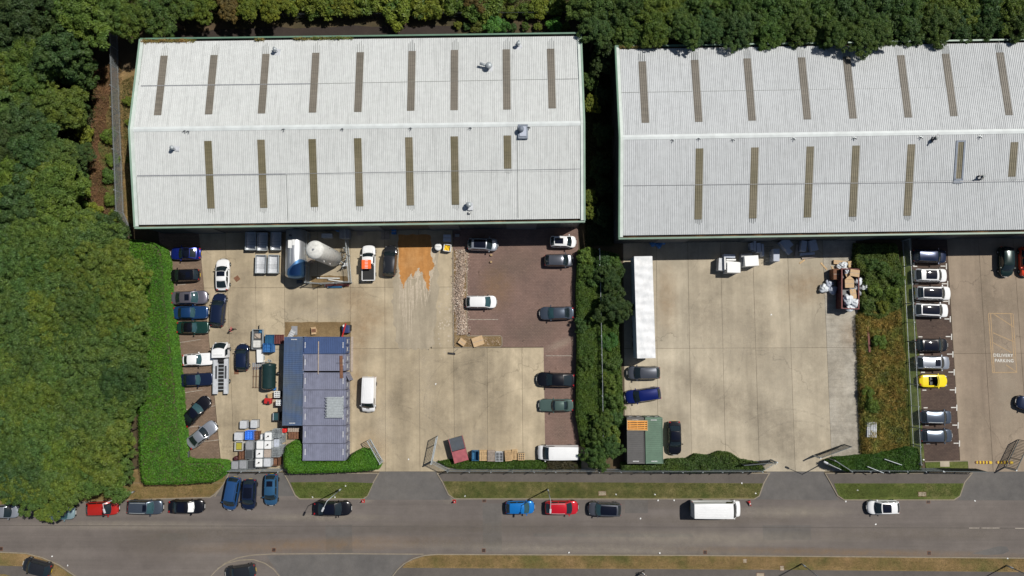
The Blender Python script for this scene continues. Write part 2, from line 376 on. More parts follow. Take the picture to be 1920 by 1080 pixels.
def offset_poly(poly, d):
    """shrink a polygon inwards by d"""
    n = len(poly); P = [Vector((p[0], p[1])) for p in poly]
    if sum(P[i].x*P[(i+1) % n].y-P[(i+1) % n].x*P[i].y for i in range(n)) < 0: P = P[::-1]
    out = []
    for i in range(n):
        a, b, c = P[i-1], P[i], P[(i+1) % n]; e1 = (b-a).normalized(); e2 = (c-b).normalized()
        n1 = Vector((-e1.y, e1.x)); n2 = Vector((-e2.y, e2.x)); m = (n1+n2)
        m = m/max(0.35, 1+n1.dot(n2)); out.append(b+m*d)
    return out

# ================================================================== GROUND
W0, W1 = -700, 2700
Z_ROAD, Z_YARD = 0.010, 0.030
struct('ground', MB().sheet([(-400, -400), (400, -400), (400, 400), (-400, 400)], -0.02), M['soil'])
struct('road', MB().sheet(GP([(W0, 886), (W1, 886), (W1, 1400), (W0, 1400)]), Z_ROAD), M['asphalt'])
mb = MB()
for pl in ([(712, 884), (818, 884), (832, 905), (846, 937), (683, 937), (700, 905)],
           [(1438, 884), (1545, 884), (1556, 905), (1572, 938), (1418, 936), (1432, 905)],
           [(1822, 884), (2060, 884), (2080, 938), (1796, 938), (1808, 905)],
           [(500, 1042), (640, 1039), (775, 1041), (752, 1056), (732, 1090), (700, 1140), (535, 1140), (528, 1082), (512, 1060)],
           [(402, 886), (545, 886), (552, 930), (405, 930)]):
    mb.sheet(GP(pl), Z_ROAD+0.005)
struct('bellmouth_road', mb, M['asphalt_dark'])
# road centre dashes
mb = MB()
for x0, x1, y in ((1817, 1836, 990), (1840, 1874, 990), (1903, 1960, 990.5), (1985, 2040, 991)):
    mb.sheet(GP([(x0, y-.7), (x1, y-.7), (x1, y+.7), (x0, y+.7)]), Z_ROAD+0.006)
struct('road_markings', mb, M['line_worn'])
# worn repair seams along the road: wet stain and dust line
struct('road_stain', MB().sheet(GP([(1822, 1038), (1850, 1030), (1872, 1024), (1888, 1025), (1892, 1033), (1880, 1039), (1850, 1041)]), Z_ROAD+0.006), M['asphalt_dark'])

def kerbed(name, poly, verge, vmat='grass', pmat='pavement', h=0.12):
    """raised kerbed island: kerb, footway and grass verge"""
    wp = GP(poly)
    k = struct('kerb', MB().prism(wp, -0.01, h), M['kerb'])
    inner = offset_poly(wp, 0.14)
    struct('pavement', MB().prism(inner, 0, h+0.006), M[pmat])
    for vg in verge:
        struct('grass_verge', MB().prism(GP(vg), 0, h+0.03), M[vmat])
def road_line(name, pts, wd, z0, z1, mat):
    P = GP(pts); mb = MB(); L = []; Rr = []
    for i, p in enumerate(P):
        a = P[max(0, i-1)]; b = P[min(len(P)-1, i+1)]; d = (b-a); d.z = 0; d.normalize(); n = Vector((-d.y, d.x, 0))*wd/2
        L.append(p+n); Rr.append(p-n)
    mb.prism([(q.x, q.y) for q in L]+[(q.x, q.y) for q in reversed(Rr)], z0, z1)
    return struct(name, mb, mat)
kerbed('k0', [(W0, 905), (422, 905), (415, 915), (403, 928), (395, 933), (240, 938), (100, 944), (-50, 949), (W0, 960)],
       [[(W0, 905.5), (420, 905.5), (413, 915), (401, 926), (394, 931), (240, 936), (100, 942), (-50, 947), (W0, 958)]], 'grass_dry')
kerbed('k1', [(531, 886), (712, 886), (701, 905), (690, 930), (682, 936), (562, 936), (553, 929), (541, 904)],
       [[(545, 904), (640, 903), (700, 905.5), (689, 929), (681, 934), (563, 934), (555, 927)]], 'grass_green')
kerbed('k2', [(818, 886), (1444, 886), (1433, 905), (1424, 930), (1414, 936), (1000, 936), (852, 936), (840, 927), (829, 904)],
       [[(831, 902), (1000, 903), (1100, 904), (1430, 906), (1422, 929), (1413, 934.5), (853, 934), (842, 926)]], 'grass')
kerbed('k3', [(1545, 886), (1824, 886), (1809, 904), (1800, 930), (1788, 938), (1582, 938), (1569, 929), (1556, 905)],
       [[(1563, 906), (1700, 906), (1806, 906), (1798, 929), (1787, 936), (1583, 936), (1571, 928)]], 'grass_green')
kerbed('k4', [(728, 1090), (744, 1068), (757, 1056), (775, 1046), (795, 1040), (820, 1038), (1300, 1040), (1920, 1045), (W1, 1052), (W1, 1400), (560, 1400), (690, 1160)],
       [[(754, 1064), (762, 1055), (777, 1048), (797, 1042), (820, 1040), (1300, 1042), (1920, 1047), (W1, 1054), (W1, 1078), (1920, 1072), (1500, 1068), (1200, 1066), (900, 1065)],
        [(640, 1260), (W1, 1130), (W1, 1390), (570, 1390)]], 'grass_dry')
kerbed('k5', [(W0, 1030), (0, 1034), (50, 1036), (80, 1044), (112, 1058), (150, 1084), (200, 1130), (240, 1400), (W0, 1400)],
       [[(W0, 1032), (0, 1036), (49, 1038), (79, 1046), (110, 1060), (148, 1086), (120, 1100), (98, 1078), (84, 1062), (0, 1060), (W0, 1058)],
        [(W0, 1076), (10, 1076), (40, 1086), (60, 1110), (60, 1390), (W0, 1390)]], 'grass_dry')
road_line('kerb', [(392, 1084), (405, 1070), (422, 1056), (445, 1046), (470, 1041), (510, 1038.5), (640, 1038), (794, 1039)], 0.13, 0, 0.035, M['kerb'])
road_line('kerb', [(408, 1066), (425, 1056), (450, 1050), (475, 1049), (497, 1056), (513, 1067), (527, 1084), (540, 1110)], 0.13, 0, 0.05, M['kerb'])
road_line('kerb', [(437, 872), (424, 900), (403, 931)], 0.13, 0, 0.11, M['kerb'])
struct('grass_ground', MB().sheet(GP([(W0, 880), (300, 880), (424, 884), (422, 906), (W0, 906)]), 0.02), M['grass_dry'])
# tyre and dust streak lines along the road
for pts, wd in (([(W0, 983), (0, 985), (300, 986), (700, 987), (1200, 988), (1810, 990), (W1, 994)], 0.10),):
    road_line('road_seam', pts, wd, 0, Z_ROAD+0.004, M['pavement'])

# ---- yards: a bed, then each cast slab as a piece of its own with recessed joints
def slab_grid(yard, cols, rows, mat, skip=(), gap=0.02, special=None):
    """cols: (x at y0, x at y1) with y0=430,y1=884; rows: (y at left, y at right)"""
    def X(c, y): return c[0]+(c[1]-c[0])*(y-430)/454.0
    n = len(cols); out = []
    xl, xr = cols[0][0], cols[-1][0]
    for j in range(len(rows)-1):
        for i in range(n-1):
            if (i, j) in skip: continue
            def yy(r, c): return r[0]+(r[1]-r[0])*(c[0]-xl)/(xr-xl)
            ya, yb = rows[j], rows[j+1]
            q = [(X(cols[i], yy(ya, cols[i])), yy(ya, cols[i])), (X(cols[i+1], yy(ya, cols[i+1])), yy(ya, cols[i+1])),
                 (X(cols[i+1], yy(yb, cols[i+1])), yy(yb, cols[i+1])), (X(cols[i], yy(yb, cols[i])), yy(yb, cols[i]))]
            p = offset_poly(GP(q), gap)
            o = MB().prism(p, -0.01, Z_YARD).build('concrete_slab', (special or {}).get((i, j), mat), yard)
            out.append(o)
    return out
y1 = struct('yard', MB().sheet(GP([(300, 425), (1086, 425), (1090, 884), (340, 884)]), 0.004), M['joint'])
c1 = [(372, 416), (422, 440), (478, 484), (533, 535), (595, 597), (656.5, 658.5), (721, 723), (784.5, 787.5), (848.5, 852.5), (870, 880)]
slab_grid(y1, c1[:9], [(425, 425), (540, 538), (656, 652.5)], M['concrete'])
slab_grid(y1, c1[:9], [(656, 652.5), (884.5, 884)], M['concrete'])
slab_grid(y1, [(848.5, 852.5), (912, 915), (976, 981), (1016, 1023)], [(652.5, 651.5), (884, 883)], M['concrete'])
struct('parking_paving', MB().prism(GP([(296, 425), (371.5, 425), (413, 862), (415.5, 884), (345, 884)]), -0.01, 0.028), M['paving_brown'])
struct('parking_paving', MB().prism(GP([(849.5, 425), (1084, 425), (1085, 836), (1021.5, 836), (1018, 650.5), (850.5, 651.2)]), -0.01, 0.028), M['paving_purple'])
struct('pavement', MB().prism(GP([(1022.5, 837), (1120, 837), (1120, 884), (1023, 884)]), -0.01, 0.026), M['concrete'])
y2 = struct('yard', MB().sheet(GP([(1165, 440), (1612, 440), (1622, 884), (1168, 884)]), 0.004), M['joint'])
c2 = [(1168, 1172), (1230, 1234), (1289, 1297), (1350, 1361), (1410, 1424), (1475, 1491), (1541, 1560), (1604, 1616)]
slab_grid(y2, c2, [(440, 440), (653.5, 651.5), (884.5, 884)], M['concrete2'], special={(6, 0): M['concrete_grey'], (6, 1): M['concrete_grey']})
y3 = struct('yard', MB().sheet(GP([(1700, 430), (2130, 430), (2150, 884), (1730, 884)]), 0.004), M['joint'])
c3 = [(1774, 1801), (1833, 1862), (1898, 1930), (1966, 1996), (2034, 2064), (2100, 2130)]
slab_grid(y3, c3, [(430, 430), (663, 661), (884.5, 884)], M['concrete3'])
struct('parking_paving', MB().prism(GP([(1700, 430), (1773, 430), (1799.5, 866), (1733, 866)]), -0.01, 0.028), M['paving_dark'])
struct('grass_verge', MB().prism(GP([(1734, 867), (1814, 865), (1816, 881), (1736, 883)]), -0.01, 0.09), M['grass_green'])
road_line('kerb', [(1733, 865.5), (1814, 864), (1816, 882)], 0.12, 0, 0.11, M['kerb'])
struct('inspection_cover', MB().box(G(1771.5, 870, 0.1), (1.3, .75, .03)), M['concrete2'])

# bare ground patches
def patch(name, poly, mat, z=0.034, jag=0.0, seed=1, sub=1):
    P = GP(poly); r = random.Random(seed); out = []
    for i, p in enumerate(P):
        q = P[(i+1) % len(P)]
        for k in range(sub):
            t = k/sub; v = p.lerp(q, t); out.append(v+Vector((r.uniform(-jag, jag), r.uniform(-jag, jag), 0)))
    return struct(name, MB().sheet(out, z), mat)
patch('dirt_ground', [(534, 604), (657, 603.5), (657, 634), (534, 636)], M['dirt'], 0.036, 0.06, 3, 8)
patch('dirt_ground', [(584, 517), (652, 517), (652, 538), (584, 539)], M['dirt'], 0.036, 0.1, 4, 6)
patch('dirt_path', [(150, 150), (215, 112), (226, 112), (232, 240), (236, 420), (205, 425), (170, 380), (165, 300), (178, 215)], M['brush'], 0.0, 0.5, 5, 6)
patch('grass_ground', [(200, 205), (232, 130), (262, 130), (262, 420), (236, 420), (222, 400), (190, 300)], M['grass_dry'], 0.006, 0.5, 6, 6)
patch('grass_ground', [(188, 245), (216, 240), (220, 390), (206, 395), (194, 330)], M['grass_green'], 0.008, 0.6, 7, 6)

patch('grass_ground', [(1688, 470), (1704, 470), (1722, 650), (1733, 866), (1700, 866), (1692, 650)], M['grass_green'], 0.034, 0.05, 41, 4)
# orange spill with pale dried runs
M['spill'] = ground_mat('orange_spill', [(.36, .18, .06), (.44, .205, .06), (.48, .26, .10)], 0.3, 1.2, 8, (1.2, 0.15, 1), 0.75, 0.08, 0, 0.1, 0, 0.15)
M['dried'] = ground_mat('dried_residue', [(.40, .34, .26), (.52, .45, .35)], 0.5, 2, 9, (1.5, .2, 1), 0.9, 0.15, 0, 0.1)
M['damp'] = ground_mat('damp_concrete', [(.315, .272, .205), (.385, .33, .245)], 0.2, 1, 9, (1.0, 0.1, 1), 0.85, 0.1, 0, 0.1)
patch('damp_stain', [(742, 466), (822, 466), (822, 560), (812, 650), (800, 655), (770, 655), (745, 652), (735, 560)], M['damp'], 0.0315, 0.25, 9, 12)
patch('dried_residue', [(746, 462), (748, 500), (750, 530), (756, 545), (762, 530), (775, 518), (781, 523), (790, 515), (797, 530), (806, 552), (808, 530), (813, 508), (817, 490), (815, 462)], M['dried'], 0.034, 0.16, 11, 8)
patch('orange_spill', [(747, 440), (748, 495), (750, 518), (753, 530), (757, 541), (760, 530), (766, 520), (771, 514), (775, 522), (778, 511), (782, 508), (785, 500), (788, 512), (792, 508), (794, 522), (798, 530), (801, 541), (804, 548), (805.5, 530), (806, 508), (811, 505), (814, 497), (812, 486), (808, 480), (808, 440)], M['spill'], 0.0375, 0.11, 12, 7)
rr = random.Random(5); mb = MB()
for k in range(26):      # dried white rivulets running down the yard
    x = rr.choice([752, 757, 762, 765, 770, 775, 782, 788, 795, 803])+rr.uniform(-2, 2); y = rr.uniform(515, 545); L = rr.uniform(12, 55) if x > 775 or x < 753 else rr.uniform(40, 108)
    pts = []; n = 9
    for i in range(n+1):
        pts.append((x, y+L*i/n)); x += rr.uniform(-1.3, 1.1)
    P = GP(pts); wd = rr.uniform(0.05, 0.16)
    for i in range(n):
        t = wd*(1-i/n*0.7); t2 = wd*(1-(i+1)/n*0.7)
        mb.sheet([(P[i].x-t, P[i].y), (P[i].x+t, P[i].y), (P[i+1].x+t2, P[i+1].y), (P[i+1].x-t2, P[i+1].y)], 0.0355+0.0002*k/26)
struct('dried_rivulets_stain', mb, M['dried'])
# tiny dust and stain flecks on the concrete
mb = MB(); mb2 = MB()
for k in range(70):
    x, y = rr.uniform(822, 845), rr.gauss(610, 30)
    p = G(x, y); s = rr.uniform(.03, .22); mb.sheet([(p.x+s*rr.uniform(.5, 1)*math.cos(a), p.y+s*rr.uniform(.5, 1)*math.sin(a)) for a in (0, 1, 2, 3, 4, 5)], 0.0325+k*1e-5)
struct('dust_stain', mb, M['dried'])

# parking bay marks
mb = MB()
def mark(x, y, L, wd, ang=0.0, z=0.0325, m=None):
    p = G(x, y); c, s = math.cos(ang), math.sin(ang); q = []
    for a, b in ((-L/2, -wd/2), (L/2, -wd/2), (L/2, wd/2), (-L/2, wd/2)): q.append((p.x+a*c-b*s, p.y+a*s+b*c))
    (m or mb).sheet(q, z)
for i, y in enumerate([499, 532, 565, 598, 631, 664, 697.5, 731, 764, 797, 831]):
    xr = 1773+(y-499)*0.074; xl = 1712+(y-499)*0.073+1
    mark(xr-5, y, .7, .14); mark(xr+1.2, y+0.5, .14, .85, R(-3), 0.0335)
    if i not in (3,): mark(xl+3, y+.5, .55, .14)
    if i == 0: mark(xl, y-3, .25, .5, 0, .0335)
struct('parking_markings', mb, M['white_line'])
mb = MB()
for (x0, y0, x1, y1_) in ((332, 643, 376, 636.5), (344, 674, 352, 673), (341, 737, 380, 731), (345, 769, 352, 767.5), (390, 763, 404, 760.5), (348, 802, 372, 798.5), (382, 828, 411, 824.5),
                          (328, 535, 348, 533), (880, 599, 934, 599), (1023, 667, 1072, 667)):
    a, b = G(x0, y0), G(x1, y1_); d = b-a
    mark((x0+x1)/2, (y0+y1_)/2, d.length, .09, math.atan2(d.y, d.x))
struct('parking_markings', mb, M['line_worn'])
# orange hatched delivery bay
mb = MB()
def seg(x0, y0, x1, y1_, wd=.12, z=.0335, m=None):
    a, b = G(x0, y0), G(x1, y1_); d = b-a; mark((x0+x1)/2, (y0+y1_)/2, d.length, wd, math.atan2(d.y, d.x), z, m)
for k, sg in enumerate(((1853, 587.5, 1898, 588), (1853, 588, 1861, 699), (1857, 588, 1864, 698), (1895, 588, 1901, 675), (1899, 588, 1906, 698), (1861, 698.5, 1907, 698), (1862, 588, 1900, 613), (1862, 624, 1901, 641), (1859, 641, 1896, 661), (1886, 684, 1905, 697))):
    seg(*sg, z=.0325+.0004*k)
struct('delivery_bay_markings', mb, M['line_orange'])
def text(name, s, px, py, size, mat, parent=None, z=0.037, rz=0.0, sx=1.0):
    cu = bpy.data.curves.new(name, 'FONT'); cu.body = s; cu.size = size; cu.align_x = 'CENTER'; cu.align_y = 'CENTER'; cu.extrude = 0.0008; cu.offset = 0.012
    cu.space_character = 1.12
    cu.materials.append(mat); o = bpy.data.objects.new(name, cu); C.objects.link(o); p = G(px, py); o.location = (p.x, p.y, z); o.rotation_euler.z = rz; o.scale.x = sx
    o['kind'] = 'structure'; return o
text('road_marking_lettering', 'DELIVERY', 1880.5, 666.5, 0.62, M['white_line'], rz=R(-1), sx=.95)
text('road_marking_lettering', 'PARKING', 1882.5, 676.5, 0.62, M['white_line'], rz=R(-1), sx=.95)
text('road_marking_lettering', 'I C I C', 1890, 517, 0.75, M['line_orange'], rz=R(-1), sx=1.4)

# L shaped kerbed bed round the rubble strip
road_line('kerb', [(849.5, 470), (850.5, 649), (853, 651.3), (938, 650.5), (941.5, 647), (941, 632), (938, 629.5), (877, 630), (875.5, 628), (875.5, 470)], 0.13, 0, 0.12, M['kerb'])
struct('dirt_ground', MB().prism(GP([(850.5, 470), (875, 470), (875, 630.5), (938, 630.5), (940, 633), (940.5, 646), (937, 649.5), (852, 650.5)]), 0, 0.10), M['dirt'])

# rubble: broken brick and stone, uncountable
def rocks(name, n, sampler, s0, s1, mat, label, z0=0.08):
    V = []; Fc = []; r = random.Random(len(name)+n)
    base = [(1, 0, 0), (-1, 0, 0), (0, 1, 0), (0, -1, 0), (0, 0, 1), (0, 0, -1)]
    fc = [(0, 2, 4), (2, 1, 4), (1, 3, 4), (3, 0, 4), (2, 0, 5), (1, 2, 5), (3, 1, 5), (0, 3, 5)]
    for _ in range(n):
        x, y, hz = sampler(r); s = r.uniform(s0, s1)*(2.0 if r.random() < .06 else 1); o = len(V)
        m = Matrix.Rotation(r.uniform(0, 6), 3, (r.random(), r.random(), r.random()+.01))
        for b in base:
            v = m @ Vector([c*s*r.uniform(.6, 1.1) for c in b]); V.append((x+v.x, y+v.y, z0+hz+v.z))
        Fc += [tuple(i+o for i in f) for f in fc]
    me = bpy.data.meshes.new(name); me.from_pydata(V, [], Fc); me.materials.append(mat)
    o = link(name, me); tag(o, label, 'rubble', None, 'stuff'); return o
m, nt, bs = new_mat('rubble'); ge = nd(nt, 'ShaderNodeNewGeometry')
nt.links.new(ramp(nt, ge.outputs['Random Per Island'], [(0, (.16, .12, .09)), (.3, (.36, .27, .22)), (.6, (.52, .40, .31)), (1, (.62, .55, .47))]), bs.inputs['Base Color'])
bs.inputs['Roughness'].default_value = .9; M['rubble'] = m
def rub(r):
    y = r.uniform(468, 628); c = 862+4*math.sin(y/23)+(3 if 500 < y < 560 else 0); x = r.gauss(c, 5.8)
    p = G(max(845, x), y); hz = max(0, .45-abs(x-c)*.045)*r.random(); return p.x, p.y, hz
rocks('rubble', 8500, rub, .03, .095, M['rubble'], 'long heap of broken pinkish brick rubble spread along the kerbed bed')
def rub2(r):
    p = G(r.uniform(852, 938), r.uniform(632, 648)); return p.x, p.y, 0
rocks('gravel', 500, rub2, .03, .07, M['rubble'], 'loose gravel lying in the brown planting bed')

# decals of real wear: soft edged oil, dust and tyre marks lying on the ground
def wear(name, col, a, ns=0.9):
    m, nt, bs = new_mat(name); tc = nd(nt, 'ShaderNodeTexCoord'); gr = nd(nt, 'ShaderNodeTexGradient', gradient_type='SPHERICAL'); nt.links.new(tc.outputs['Object'], gr.inputs[0])
    gm = nd(nt, 'ShaderNodeNewGeometry'); n_ = noise(nt, gm.outputs['Position'], ns, 7, .7)
    f = mth0(nt, 'MULTIPLY', ramp(nt, gr.outputs['Fac'], [(0.0, 0.0), (0.75, 1.0)]), ramp(nt, n_, [(0.25, a*.15), (0.75, a)]))
    bs.inputs['Base Color'].default_value = (*col, 1); bs.inputs['Roughness'].default_value = .85
    tr = nd(nt, 'ShaderNodeBsdfTransparent'); mx = nd(nt, 'ShaderNodeMixShader'); nt.links.new(f, mx.inputs[0]); nt.links.new(tr.outputs[0], mx.inputs[1]); nt.links.new(bs.outputs[0], mx.inputs[2]); nt.links.new(mx.outputs[0], nt.nodes['Material Output'].inputs[0]); return m
def mth0(nt, op, a, b):
    n = nd(nt, 'ShaderNodeMath', operation=op); nt.links.new(a, n.inputs[0]); nt.links.new(b, n.inputs[1]); return n.outputs[0]
WD, WL, WR = wear('dark_wear', (.18, .15, .11), .26), wear('pale_dust', (.52, .46, .36), .30), wear('rusty_wear', (.36, .22, .10), .32)
dme = {}
def stain(px, py, wx_, wy_, mt, rz, z):
    k = mt.name
    if k not in dme: dme[k] = MB().grid(lambda u, v: Vector((2*u-1, 2*v-1, 0)), 1, 1).mesh('stain', mt)
    o = link('ground_stain', dme[k]); p = G(px, py); o.location = (p.x, p.y, z); o.scale = (wx_, wy_, 1); o.rotation_euler.z = rz; o['kind'] = 'structure'
r9 = random.Random(21); zq = 0.0302
for px, py, a_, b_, mt, rz in ((840, 790, 3, 6, WD, .2), (900, 700, 5, 4, WD, 1), (760, 740, 2.5, 9, WD, 0), (930, 770, 4, 6, WD, .5), (870, 690, 5, 2, WD, .9), (800, 700, 2, 12, WL, 0), (880, 830, 6, 3, WL, 0), (690, 600, 4, 3, WR, .4), (672, 640, 2, 4, WR, 0), (665, 560, 3, 2.5, WR, 0), (670, 720, 1.5, 4, WR, .1),
        (570, 590, 6, 1.2, WL, 0), (620, 585, 4, 1.2, WL, 0), (600, 560, 8, 2, WD, .1), (450, 600, 4, 8, WD, .1), (440, 770, 3, 6, WD, 0), (430, 640, 3, 3, WD, 0), (370, 770, 2, 3, WD, .3), (700, 840, 3, 3, WR, .3), (720, 800, 2, 6, WL, 0),
        (1255, 790, 3, 3, WD, .4), (1300, 720, 7, 2, WD, -.5), (1380, 760, 5, 4, WD, .3), (1330, 580, 6, 5, WD, 1), (1420, 600, 3, 8, WD, .1), (1450, 800, 5, 6, WD, .3), (1500, 830, 5, 4, WD, 0), (1530, 700, 3, 9, WD, 0), (1595, 840, 4, 5, WD, .2), (1250, 560, 2, 6, WR, 0), (1510, 540, 5, 3, WR, .2), (1590, 625, 1.5, 3, WR, 0),
        (1370, 640, 6, 6, WL, 0), (1470, 700, 4, 9, WL, 0), (1570, 700, 2, 12, WL, 0), (1290, 840, 5, 3, WL, 0), (1850, 620, 4, 7, WD, 0), (1830, 800, 3, 7, WD, .1), (1890, 740, 3, 8, WL, 0), (1900, 560, 3, 5, WD, 0), (1850, 540, 2, 6, WD, .1),
        (960, 500, 5, 3, WD, .3), (1000, 620, 6, 3, WD, .3), (905, 620, 2, 2, WD, 0), (1050, 645, 3, .8, WL, .4), (930, 540, 3, 4, WR, .2), (1050, 800, 2, 4, WD, 0)):
    zq += 2e-5; stain(px, py, a_, b_, mt, rz, zq)
for px, py, a_, b_, mt, rz in ((766, 895, 2.5, 1.5, WD, 0), (745, 905, .5, 3, WD, -.4), (790, 915, 2, 1.2, WD, 0), (400, 1000, 14, 1.2, WD, 0), (900, 990, 24, 1.5, WD, 0), (1350, 975, 20, 1.0, WD, 0), (1300, 1010, 26, 1.4, WL, 0), (600, 1022, 22, 1.3, WR, .03), (250, 985, 18, .8, WL, 0), (1700, 1000, 20, 1.2, WD, 0), (1100, 1030, 34, .9, WL, -.02), (1600, 1036, 30, .7, WR, -.02),
        (600, 970, 12, .7, WL, 0), (690, 937, 1.6, .6, WL, .3), (845, 933, 1.4, 1.0, WL, .3), (1490, 910, 3, 2, WD, 0), (1860, 915, 4, 2, WD, 0), (520, 1060, 5, .4, WD, -.15), (620, 1062, 5, .4, WD, -.1), (300, 1020, 8, 3, WD, 0), (1240, 945, 5, .8, WD, 0), (880, 1015, 12, 1, WD, 0), (1480, 960, 10, 1, WL, 0)):
    zq += 2e-5; stain(px, py, a_, b_, mt, rz, zq-.0175)
tm_ = MB()
def tyre_arc(cx_, cy_, rad, a0, a1, wd):
    c = G(cx_, cy_); n = 18
    for i in range(n):
        t0, t1 = a0+(a1-a0)*i/n, a0+(a1-a0)*(i+1)/n
        tm_.sheet([(c.x+rad*math.cos(t0), c.y+rad*math.sin(t0)), (c.x+(rad+wd)*math.cos(t0), c.y+(rad+wd)*math.sin(t0)), (c.x+(rad+wd)*math.cos(t1), c.y+(rad+wd)*math.sin(t1)), (c.x+rad*math.cos(t1), c.y+rad*math.sin(t1))], .0322)
m, nt, bs = new_mat('tyre_rubber_trace'); gm = nd(nt, 'ShaderNodeNewGeometry'); f_ = ramp(nt, noise(nt, gm.outputs['Position'], 1.3, 6, .7), [(.4, 0.0), (.7, .13)])
bs.inputs['Base Color'].default_value = (.08, .07, .06, 1); tr = nd(nt, 'ShaderNodeBsdfTransparent'); mx = nd(nt, 'ShaderNodeMixShader'); nt.links.new(f_, mx.inputs[0]); nt.links.new(tr.outputs[0], mx.inputs[1]); nt.links.new(bs.outputs[0], mx.inputs[2]); nt.links.new(mx.outputs[0], nt.nodes['Material Output'].inputs[0])
for a in ((1400, 620, 6.5, 2.2, 3.9, .2), (1400, 620, 8.3, 2.3, 3.8, .2), (1430, 560, 4.5, .3, 2.6, .18), (1250, 640, 9, -.9, .1, .2), (1250, 640, 10.8, -.9, .1, .2), (900, 760, 6, 1.3, 3.3, .2), (900, 760, 7.8, 1.2, 3.2, .2), (1000, 850, 9, 1.6, 2.8, .2), (850, 560, 9, -1.9, -.6, .2), (1500, 900, 8, .9, 2.4, .25), (1480, 905, 10, .9, 2.2, .25), (720, 905, 9, .5, 1.5, .22), (720, 905, 10.8, .5, 1.5, .22)): tyre_arc(*a)
struct('tyre_marks_stain', tm_, m)
# trench reinstatements in the road
mb = MB()
for q in ([(1430, 985), (1520, 985), (1521, 1012), (1431, 1012)], [(610, 984), (660, 984), (661, 1036), (612, 1036)], [(1000, 1000), (1300, 1001), (1300, 1007), (1000, 1006)], [(905, 944), (940, 944), (941, 1034), (906, 1034)], [(1172, 938), (1215, 938), (1215, 962), (1172, 962)], [(300, 1000), (352, 1000), (352, 1013), (300, 1013)]): mb.sheet(GP(q), Z_ROAD+.003)
struct('road_patch', mb, ground_mat('reinstated_asphalt', [(.115, .106, .10), (.135, .124, .115)], .2, .8, 14, None, .9, .16))
# dark track behind the white warehouse
patch('track_ground', [(325, 62), (480, 52), (700, 49), (858, 50), (858, 68), (325, 76)], ground_mat('dark_track', [(.03, .024, .021), (.05, .038, .032)], .2, 1, 7), 0.004, .2, 31, 6)
mb = None

